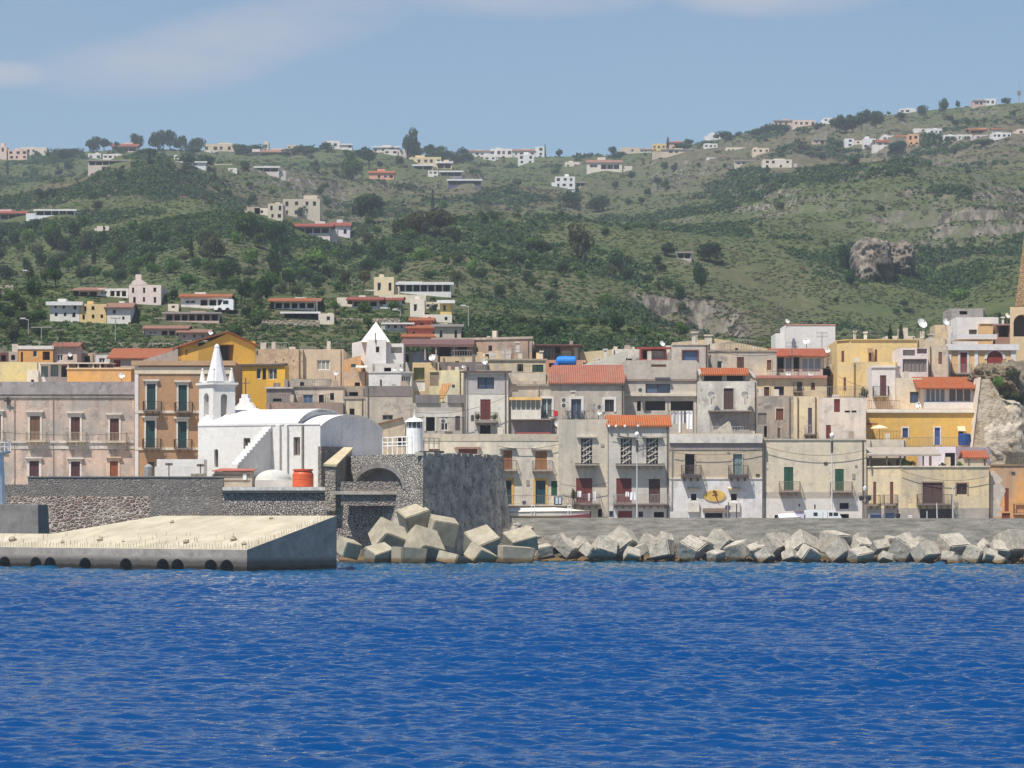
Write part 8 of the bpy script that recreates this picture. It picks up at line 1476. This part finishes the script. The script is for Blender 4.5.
 (944, 957, 135, 142.5, WHT, None, 'v', 'white porch house left in the rightmost hamlet', 'the porch hamlet house'), (957.3, 972, 134.5, 140.5, W1, None, 'w3', 'white house second in the rightmost hamlet', 'the second hamlet house'), (970, 992, 128, 134.5, (214, 170, 110), 'orange', 'v', 'orange-roofed house on top of the rightmost hamlet', 'the orange hamlet house'), (975, 992, 134.8, 139.5, (196, 186, 180), None, 'w3', 'grey front below the orange hamlet house', 'the grey hamlet front'), (992.3, 1011, 132, 138, WHT, None, 'w4', 'white terrace house at the right of the hamlet', 'the white hamlet house'), (992, 1006, 127.6, 131.4, W1, 'orange', 'w3', 'cream upper house at the right of the orange hamlet house', 'the cream hamlet house'), (1018, 1032, 129, 135, (220, 196, 176), None, 'w2', 'pinkish house at the right edge below the ridge', 'the right edge house'),
 (900, 916, 108.5, 113.5, WHT, None, 'w3', 'white house on the ridge between two round trees', 'the tree-flanked ridge house'), (973, 985, 100, 106.5, (196, 160, 150), 'grey', 'w2', 'pinkish ridge house left of the highest white one', 'the pinkish high house'), (985.3, 996, 98.5, 105.5, WHT, None, 'w2', 'highest white ridge house near the mast', 'the highest ridge house')]:
    hill_house(*a)
# stone terrace walls, road bits, van, poles, mast on the slope
for px0, px1, y0, y1, lab in ((252, 320, 320.5, 325.5, 'long grey stone terrace wall under the dark blue terrace'), (334, 400, 318.5, 323, 'grey stone terrace wall left of the garage row'), (0, 14, 285, 293, 'short pale terrace wall at the left edge of the woods'), (660, 690, 262, 264, 'low field wall below the lone grey hut'), (150, 175, 343, 349, 'pale stone garden wall below the pink bungalow'), (600, 614, 205, 206.5, 'short dry-stone wall on the centre slope')):
    x, D, z = on_hill((px0 + px1) / 2, y1); m = MB(); m.box(X(px0, D), X(px1, D), D - .6, D, z - 3, Z(y0, D)); tag(m.build('terrace_wall', rubble('hill_wall', (150, 138, 122), (120, 110, 98), (170, 160, 144), 1.8, .08), loc=(X((px0 + px1) / 2, D), D, z)), lab, 'wall')
x, D, z = on_hill(224, 312.5); t = thing('van', 'white van parked in front of the orange-veranda villa on the slope', 'van', (x, D, z)); x0, x1 = X(214.5, D), X(234, D); m = MB()
prof = [(x0, .3), (x0 + .05, .8), (x0 + .9, .95), (x0 + 1.3, 1.75), (x1 - .1, 1.8), (x1, 1.6), (x1, .3)]; n = 7; zb = Z(312.5, D); m.add([(a, D - 1.0, zb + b_) for a, b_ in prof] + [(a, D + .7, zb + b_) for a, b_ in prof], [tuple(range(n)), tuple(range(13, 6, -1))] + [(i, (i + 1) % n, n + (i + 1) % n, n + i) for i in range(n)]); m.build('body', paint((234, 234, 232), .35, .04), t)
for a in (x0 + .8, x1 - .8): m = MB(); m.tube((a, D - 1.03, zb + .3), (a, D - .8, zb + .3), .32, 12); m.build('wheel', paint((30, 30, 30)), t)
m = MB(); m.box(x0 + 1.25, x0 + 2.0, D - 1.02, D - .98, zb + 1.1, zb + 1.6); m.build('window', glass(), t)
for px, y0, y1, lab in ((115.5, 318, 346, 'utility pole rising before the arched white villa'), (30.5, 272, 287, 'street lamp above the left woods'), (28.5, 320, 337, 'street lamp with pale head left of the wide pole frame'), (41.5, 327, 341, 'pole with crossbar between the left trees'), (468.5, 307, 330, 'street lamp right of the small yellow house'), (400.5, 311, 319, 'short street lamp before the right red-roofed row'), (58, 330, 345, 'aerial pole rising behind the orange town house'), (317, 300, 318, 'utility pole beside the orange-roofed villa')):
    x, D, z = on_hill(px, y1 + 2); t = thing('street_lamp' if 'lamp' in lab else 'utility_pole', lab, 'street lamp' if 'lamp' in lab else 'pole', (x, D, z)); m = MB(); m.tube((x, D, z - .5), (x, D, Z(y0, D)), .09, 6, .06); m.build('post', paint((160, 158, 150)), t)
    m = MB()
    if 'lamp' in lab: m.tube((x, D, Z(y0, D)), (x - .8, D, Z(y0, D) + .2), .05, 5); m.box(x - 1.1, x - .4, D - .14, D + .14, Z(y0, D) + .12, Z(y0, D) + .3); m.build('lamp_head', paint((206, 206, 200)), t)
    else: m.box(x - (1.4 if 'crossbar' in lab else .6), x + (1.4 if 'crossbar' in lab else .6), D - .05, D + .05, Z(y0, D) - .1, Z(y0, D) + .04); m.build('crossbar', paint((150, 148, 140)), t)
x, D, z = on_hill(1019, 99); t = thing('radio_mast', 'red and white radio mast on the ridge at the right', 'mast', (x, D, z)); m = MB(); m.tube((x, D, z - 1), (x, D, Z(83, D)), .28, 6, .12); m.build('pole', paint((176, 160, 156)), t); m = MB(); m.box(x - .9, x + .9, D - .5, D + .5, Z(95, D), Z(91, D)); m.build('equipment', paint((140, 120, 116)), t)
# ------------------------------------------------------------------ trees one can tell apart
def near_house(px, py):
    best = min(HH, key=lambda h: (max(h[0] - px, 0, px - h[1])) ** 2 + (max(h[2] - py, 0, py - h[3])) ** 2 * 1.6)
    rel = 'left of' if px < best[0] else 'right of' if px > best[1] else 'above' if py < best[3] else 'below'
    return rel, best[4]
SPEC = [ # px, base py, width, height, shape, kind, label
 (137, 148, 18, 21, 'round', 'pine', 'tall dark pine with open crown on the left ridge'), (158, 151, 24, 26, 'round', 'pine', 'tallest dark pine of the left ridge clump'), (170, 150, 18, 22, 'round', 'pine', 'dark pine joined to the tallest on its right'), (180, 150, 20, 19, 'round', 'pine', 'third dark pine rightwards in the left ridge clump'), (196, 151, 22, 18, 'round', 'pine', 'rightmost broad pine of the left ridge clump'), (148, 156, 22, 10, 'bush', 'pine', 'low dark bush under the left ridge pines'), (90, 152, 24, 15, 'round', 'pine', 'round dark tree left of the red-roofed ridge house'), (104, 151, 18, 14, 'round', 'pine', 'smaller round tree touching the red-roofed ridge house'), (117, 147, 8, 9, 'round', 'pine', 'little tree behind the red-roofed ridge house'),
 (60, 161, 34, 17, 'round', 'pine', 'wide dark tree right of the pale ridge house'), (36, 158, 12, 9, 'bush', 'broad', 'bush before the salmon ridge block'), (205, 166, 26, 14, 'bush', 'pine', 'wide bush between the tiny white houses'), (186, 167, 20, 13, 'bush', 'pine', 'dark bush left above the low white row'), (240, 156, 16, 12, 'round', 'pine', 'dark tree right of the wide beige ridge house'), (255, 146, 24, 8, 'bush', 'pine', 'dark hedge clump behind the long pinkish house'),
 (407, 160, 24, 31, 'round', 'pine', 'very large dark tree towering over the centre ridge'), (416, 158, 14, 20, 'round', 'pine', 'dark tree leaning on the large ridge tree'), (391, 148, 10, 9, 'bush', 'pine', 'small dark tree left of the large ridge tree'), (428, 152, 18, 12, 'round', 'pine', 'rounded tree right of the large ridge tree'), (441, 152, 14, 13, 'round', 'pine', 'second rounded tree right of the large ridge tree'), (461, 151, 16, 10, 'bush', 'pine', 'dome-shaped dark shrub left of the pink-roofed ridge house'), (369, 169, 24, 24, 'round', 'pine', 'dark tree above the salmon house, left'), (352, 182, 30, 30, 'round', 'broad', 'broad tree left of the salmon house'),
 (369, 224, 42, 32, 'round', 'pine', 'large round dark tree right of the red-roofed end house'), (418, 236, 36, 32, 'round', 'brown', 'brownish-green wide tree, left of a pair on the ridge shoulder'), (440, 238, 40, 32, 'round', 'brown', 'brownish-green wide tree, right of a pair on the ridge shoulder'), (398, 232, 22, 18, 'bush', 'pine', 'dark bush left of the brownish tree pair'),
 (300, 218, 20, 14, 'bush', 'pine', 'round bush in front of the big beige ruin'), (226, 284, 36, 26, 'round', 'pine', 'dark round tree pair on the bare left spur'), (243, 243, 34, 34, 'round', 'broad', 'round green tree left under the white shed'), (262, 240, 26, 26, 'round', 'pine', 'dark tree below the white shed'), (276, 246, 30, 26, 'round', 'pine', 'dark tree below the big beige ruin'), (210, 258, 30, 36, 'round', 'olive', 'tall grey-green tree left of the bare spur'), (275, 282, 20, 42, 'tall', 'cypress', 'tall dark conical tree above the orange-roofed villa'), (290, 290, 20, 22, 'round', 'pine', 'dark tree right of the tall conical tree'), (318, 275, 36, 28, 'round', 'bright', 'bright green leafy tree above the orange-roofed villa'), (262, 302, 24, 28, 'round', 'pine', 'dark tree left of the orange-roofed villa'),
 (585, 262, 42, 38, 'round', 'brown', 'large hazy brown-green tree alone on the centre slope'), (534, 256, 26, 18, 'round', 'pine', 'dark round tree on the centre green slope'), (515, 262, 22, 12, 'bush', 'pine', 'dark bush left of the round tree on the green slope'), (667, 259, 22, 12, 'round', 'pine', 'rounded dark tree left of the lone grey hut'), (710, 263, 34, 22, 'round', 'pine', 'dark spreading tree right of the lone grey hut'), (701, 300, 20, 40, 'round', 'pine', 'dark tree clinging to the lower cliff'), (598, 212, 28, 22, 'round', 'pine', 'dark tree pair on the centre slope under the bright white house'), (572, 211, 30, 20, 'bush', 'pine', 'wide dark bush left of that centre tree pair'),
 (545, 151, 3.5, 13, 'tall', 'cypress', 'thin cypress beside the tall white ridge house'), (559, 151, 5, 8, 'tall', 'cypress', 'small pointed tree right of the thin cypress'), (612, 154, 12, 10, 'round', 'pine', 'dark tree at the left of the tan ridge row'), (668, 147, 6, 11, 'tall', 'cypress', 'pointed tree beside the red-roofed ridge house'), (689, 145, 12, 8, 'bush', 'pine', 'bush row right of the red ridge house'), (717, 133, 6, 9, 'round', 'pine', 'little tree behind the white ridge-step house'),
 (943, 114, 16, 15, 'round', 'pine', 'ball-shaped dark tree on the right ridge'), (922, 116, 13, 13, 'round', 'pine', 'smaller ball-shaped tree left of the ball-shaped ridge tree'), (901, 121, 14, 9, 'bush', 'pine', 'low round bush below the tree-flanked ridge house'), (958, 111, 8, 7, 'round', 'pine', 'tiny round tree right of the ball-shaped ridge tree'), (1006, 106, 12, 8, 'round', 'pine', 'low dark tree left of the radio mast'), (837, 132, 22, 16, 'round', 'pine', 'dark tree at the left of the big right ridge wood'), (853, 133, 20, 20, 'round', 'pine', 'dark tree second in the big right ridge wood'), (862, 132, 22, 24, 'round', 'pine', 'highest dark tree of the big right ridge wood'), (876, 132, 20, 20, 'round', 'pine', 'dark tree right end of the big right ridge wood'), (847, 132, 16, 14, 'bush', 'pine', 'low dark tree in front of the big right ridge wood'), (834, 148, 14, 9, 'round', 'pine', 'dark tree left of the leftmost village house'), (896, 155, 24, 12, 'round', 'pine', 'dark tree under the village row'), (928, 148, 5, 9, 'tall', 'cypress', 'left of two thin cypresses under the white arched house'), (934, 148, 5, 10, 'tall', 'cypress', 'right of two thin cypresses under the white arched house'), (985, 147, 30, 8, 'bush', 'pine', 'dark hedge below the rightmost hamlet'),
 (846, 272, 22, 26, 'round', 'pine', 'dark tree left of the big cliff'), (849, 286, 18, 16, 'round', 'pine', 'dark bush at the foot left of the big cliff'), (766, 188, 14, 10, 'round', 'pine', 'small round dark tree on the right terraces'), (658, 184, 12, 9, 'round', 'pine', 'small round tree on the centre terraces'), (890, 337, 8, 17, 'tall', 'cypress', 'small dark conifer on the khaki block roof'), (901, 336, 9, 16, 'tall', 'cypress', 'dark conifer right of the small one on the khaki roof'), (960, 301, 26, 16, 'bush', 'bright', 'bright green bush on the near right slope'),
 (420, 311, 15, 12, 'bush', 'violet', 'purple bougainvillea between the cream houses'), (364, 312, 20, 14, 'bush', 'broad', 'leafy bush before the red-roofed row'), (396, 312, 18, 12, 'bush', 'broad', 'leafy bush before the right red-roofed row'), (438, 296, 24, 10, 'bush', 'broad', 'green bushes before the long white villa'), (432, 312, 10, 9, 'bush', 'pine', 'dark bush right of the purple bougainvillea'), (345, 289, 14, 20, 'round', 'olive', 'pale tree left of the beige tower block'), (364, 292, 14, 24, 'flat', 'brown', 'palm-like brownish tree left of the beige tower block'), (335, 315, 12, 16, 'round', 'broad', 'tree right of the orange-roofed villa'), (458, 296, 18, 26, 'flat', 'olive', 'pale feathery tree right of the long white villa'), (47, 294, 14, 20, 'flat', 'olive', 'pale spiky palm in the left woods'), (30, 289, 9, 22, 'flat', 'brown', 'tall thin palm left of the pale spiky palm'), (10, 346, 22, 18, 'round', 'olive', 'pale olive bush at the left edge above the town'), (60, 341, 10, 12, 'flat', 'olive', 'small palm above the orange town house')]
for s in SPEC:
    k = s[6]
    if 'khaki' in k:
        D = 392; tree(s[0], s[1], s[2], s[3], s[4], s[5], k, 'conifers on the roof', at=(X(s[0], D), D, Z(s[1] + 4, D)))
    else: tree(*s[:7], group='trees on the hillside')
R = random.Random(21)
BOX = [(-10, 120, 226, 338, 56, 13, 26), (110, 262, 232, 338, 46, 12, 26), (250, 400, 230, 335, 36, 10, 22), (400, 560, 240, 345, 32, 9, 22), (520, 700, 250, 345, 30, 10, 22), (0, 260, 172, 235, 24, 7, 15), (230, 520, 155, 240, 30, 7, 15), (500, 720, 160, 245, 22, 6, 13), (700, 1024, 150, 320, 24, 6, 14), (0, 720, 146, 176, 36, 6, 15), (700, 1024, 104, 158, 20, 6, 11)]
cand = []
for x0, x1, y0, y1, n, a, b_ in BOX:
    for i in range(n * 3):
        if n <= 0: break
        px, py = R.uniform(x0, x1), R.uniform(y0, y1); w_ = R.uniform(a, b_)
        if float(CUM[-1, int(np.argmin(np.abs(us - px)))]) > py - 2: continue
        if any(h[0] - w_ * .55 < px < h[1] + w_ * .55 and h[2] - 1 < py < h[3] + w_ * .8 + 2 for h in HH): continue
        if any(abs(px - c[0]) < (w_ + c[2]) * .32 and abs(py - c[1]) < w_ * .3 for c in cand): continue
        cand.append((px, py, w_)); n -= 1
SH = [('round', 'broad', 'green leafy tree'), ('round', 'pine', 'dark rounded tree'), ('round', 'olive', 'grey-green tree'), ('bush', 'pine', 'dark spreading bush'), ('bush', 'broad', 'green spreading bush'), ('round', 'bright', 'light green tree'), ('tall', 'cypress', 'dark conical tree')]
for px, py, w_ in cand:
    sh, kd, nm = R.choices(SH, (6, 7, 2.5, 3, 2, 1.3, .4))[0]; hh = w_ * R.uniform(.72, 1.05)
    if sh == 'tall': hh = w_ * 1.3; w_ *= .45
    if sh == 'bush': hh *= .7
    rel, lm = near_house(px, py); sz = 'small' if w_ < 10 else 'large' if w_ > 18 else 'mid-sized'
    AUTO.append((tree(px, py, w_, hh, sh, kd, None, 'trees on the hillside'), '%s %s %s %s' % (sz, nm, rel, lm), px))
for i in range(40):                                    # low thickets along the skyline
    px = R.choice((R.uniform(60, 250), R.uniform(235, 380), R.uniform(415, 470), R.uniform(610, 860))); py = float(CUM[-1, int(np.argmin(np.abs(us - px)))]) + R.uniform(1, 6); w_ = R.uniform(14, 28)
    rel, lm = near_house(px, py); AUTO.append((tree(px, py + 1, w_, R.uniform(6, 11), 'bush', 'pine', None, 'trees on the hillside'), 'ridge thicket %s %s' % (rel, lm), px))
# terrace plants in the town
D = 352.4
for px, py, w_, h_, kd, lab in ((906, 466, 12, 9, 'bright', 'leafy green plant on the ochre terrace under the pergola'), (899.5, 466, 7, 9, 'broad', 'tall green plant at the left of the pergola greenery'), (912, 466.3, 8, 7, 'olive', 'pale plant at the right of the pergola greenery'), (888, 466, 7, 6, 'pine', 'dark plant at the left on the pergola terrace'), (942, 466.5, 8, 5, 'broad', 'low plant before the lilac roof house'), (960, 466.8, 8, 6, 'bright', 'yellow-green plant left of the little orange-roofed hut')):
    tree(px, py, w_, h_, 'bush', kd, lab, 'potted plants', at=(X(px, D), D, Z(py, D)), cat='plant', name='terrace_plant')
D = 369
for px, py, w_, h_, kd, lab in ((998.5, 388, 14, 17, 'bright', 'green bush growing on the crag beside the arched house'), (1010, 376, 14, 8, 'olive', 'pale scrub at the crag top'), (1004, 396, 10, 6, 'brown', 'dry scrub on the crag middle'), (864, 400, 12, 14, 'olive', 'grey-green bush on the terrace under the khaki house'), (1014, 398, 12, 6, 'olive', 'scrub tuft right on the crag'), (494, 420, 7, 8, 'broad', 'plant on the red-brown door balcony, right'), (477.5, 420, 6, 8, 'brown', 'plant on the red-brown door balcony, left'), (574, 500, 6, 14, 'brown', 'dry climbing plant at the latticed balcony end')):
    dd = {864: 372, 494: 366, 477.5: 366, 574: 351.2}.get(px, 366); tree(px, py, w_, h_, 'bush', kd, lab, 'potted plants' if dd in (366, 351.2) and px < 600 else 'bushes on the crag', at=(X(px, dd), dd, Z(py, dd)), cat='plant', name='bush')
# undergrowth over all the slopes: one mass nobody could count
rng = np.random.default_rng(77); NS = 160000
PX = rng.uniform(-260, 1280, NS); PYs = rng.uniform(96, 352, NS)
ci = np.clip(np.searchsorted(us, PX), 1, len(us) - 2)
top = CUM[-1, ci]; keep = PYs > top + 1
for h in HH:
    keep &= ~((PX > h[0] - 3) & (PX < h[1] + 3) & (PYs > h[2] - 1) & (PYs < h[3] + 2.5))
PX, PYs, ci = PX[keep], PYs[keep], ci[keep]
Dg = np.array([rowsD[min(int(np.searchsorted(-CUM[:, c], -p)), len(rowsD) - 1)] for c, p in zip(ci, PYs)])
Dg = Dg * (1 + rng.uniform(-.0047, .0012, len(Dg))); gx = (PX - 512) * Dg / F; gz = ground_z(gx, Dg)
zn = zone(gx, Dg); den = fbm(gx / 45, Dg / 62, 4, 55) + .25 * fbm(gx / 14, Dg / 20, 3, 61); wood = np.clip((PYs - 225) / 40, 0, 1) * np.clip((720 - PX) / 70, 0, 1)
keep = (den + wood * .6 - zn * .12 > -.24 + .06 * np.clip((PX - 650) / 200, 0, 1)) & (Dg > 397) & ((den > .06) | (rng.random(len(den)) < .36)) & (ground_z(gx, Dg + 2) - ground_z(gx, Dg - 2) < 3.4)
gx, Dg, gz, den, wood, zn = (v[keep] for v in (gx, Dg, gz, den, wood, zn)); n = len(gx)
dark = (den + wood * .04 + rng.normal(0, .05, n)) > .13 - .05 * np.clip((gx / Dg - .03) / .06, 0, 1); brown = (zn - .35 * wood + rng.normal(0, .22, n)) > .14; lush = ~dark & ~brown & (rng.random(n) < .35 + .45 * wood)
pal = np.array([(.046, .078, .036), (.062, .10, .042), (.060, .104, .036), (.080, .126, .044), (.07, .086, .042), (.092, .10, .054), (.115, .096, .064), (.135, .11, .078)])
r2 = rng.integers(0, 2, n); base = pal[np.where(dark, 0, np.where(brown, 6, np.where(lush, 2, 4))) + r2]
rad = np.clip(np.where(dark, rng.uniform(1.7, 4.2, n), rng.uniform(.8, 2.3, n)) * Dg / F * (1 + .3 * wood), .4, 4.2); hgt = rad * np.where(dark, rng.uniform(.6, 1.1, n), rng.uniform(.25, .55, n))
K = 22; d = rng.normal(size=(n, K, 3)); d /= np.linalg.norm(d, axis=2)[..., None]; d[..., 2] = np.abs(d[..., 2]) * 1.0 - .12
P_ = np.stack([gx, Dg, gz], -1)[:, None, :] + d * np.stack([rad, rad, hgt], -1)[:, None, :] * rng.uniform(.55, 1.1, (n, K, 1))
nn = d + rng.normal(size=(n, K, 3)) * .5; nn /= np.linalg.norm(nn, axis=2)[..., None]; a = np.cross(nn, rng.normal(size=(n, K, 3))); a /= np.linalg.norm(a, axis=2)[..., None]; b = np.cross(nn, a)
s = (rad * .38)[:, None, None] * rng.uniform(.6, 1.4, (n, K, 1))
V = np.stack([P_ + a * s, P_ - a * s * .6 + b * s * .85, P_ - a * s * .5 - b * s * .9], 2).reshape(-1, 3)
tintv = np.repeat(base * rng.uniform(.75, 1.3, (n, 1)), K * 3, 0).reshape(n, K, 3, 3) * rng.uniform(.75, 1.3, (n, K, 1, 1))
T4 = np.concatenate([tintv.reshape(-1, 3), np.ones((n * K * 3, 1))], 1)
m, nt, bs = nmat('scrub_leaves'); nt.nodes.remove(bs); at = N(nt, 'ShaderNodeAttribute', attribute_name='tint'); df = N(nt, 'ShaderNodeBsdfDiffuse'); tr = N(nt, 'ShaderNodeBsdfTranslucent'); mx = N(nt, 'ShaderNodeMixShader'); mx.inputs[0].default_value = .2
nt.links.new(at.outputs['Color'], df.inputs[0]); nt.links.new(at.outputs['Color'], tr.inputs[0]); nt.links.new(df.outputs[0], mx.inputs[1]); nt.links.new(tr.outputs[0], mx.inputs[2]); nt.links.new(mx.outputs[0], nt.nodes['Material Output'].inputs[0])
np_mesh('undergrowth', V, np.arange(len(V)).reshape(-1, 3), m, 'stuff', tint=T4)
# ------------------------------------------------------------------ labels that single out near-identical neighbours
from collections import defaultdict
dd = defaultdict(list)
for o, lab, px in AUTO: dd[lab].append((px, o))
ORD = ['first', 'second', 'third', 'fourth', 'fifth', 'sixth', 'seventh', 'eighth', 'ninth', 'tenth', 'eleventh', 'twelfth']
for lab, L in dd.items():
    L.sort(key=lambda t: t[0])
    for i, (px, o) in enumerate(L): o['label'] = lab if len(L) == 1 else '%s, %s from left' % (lab, ORD[min(i, 11)])
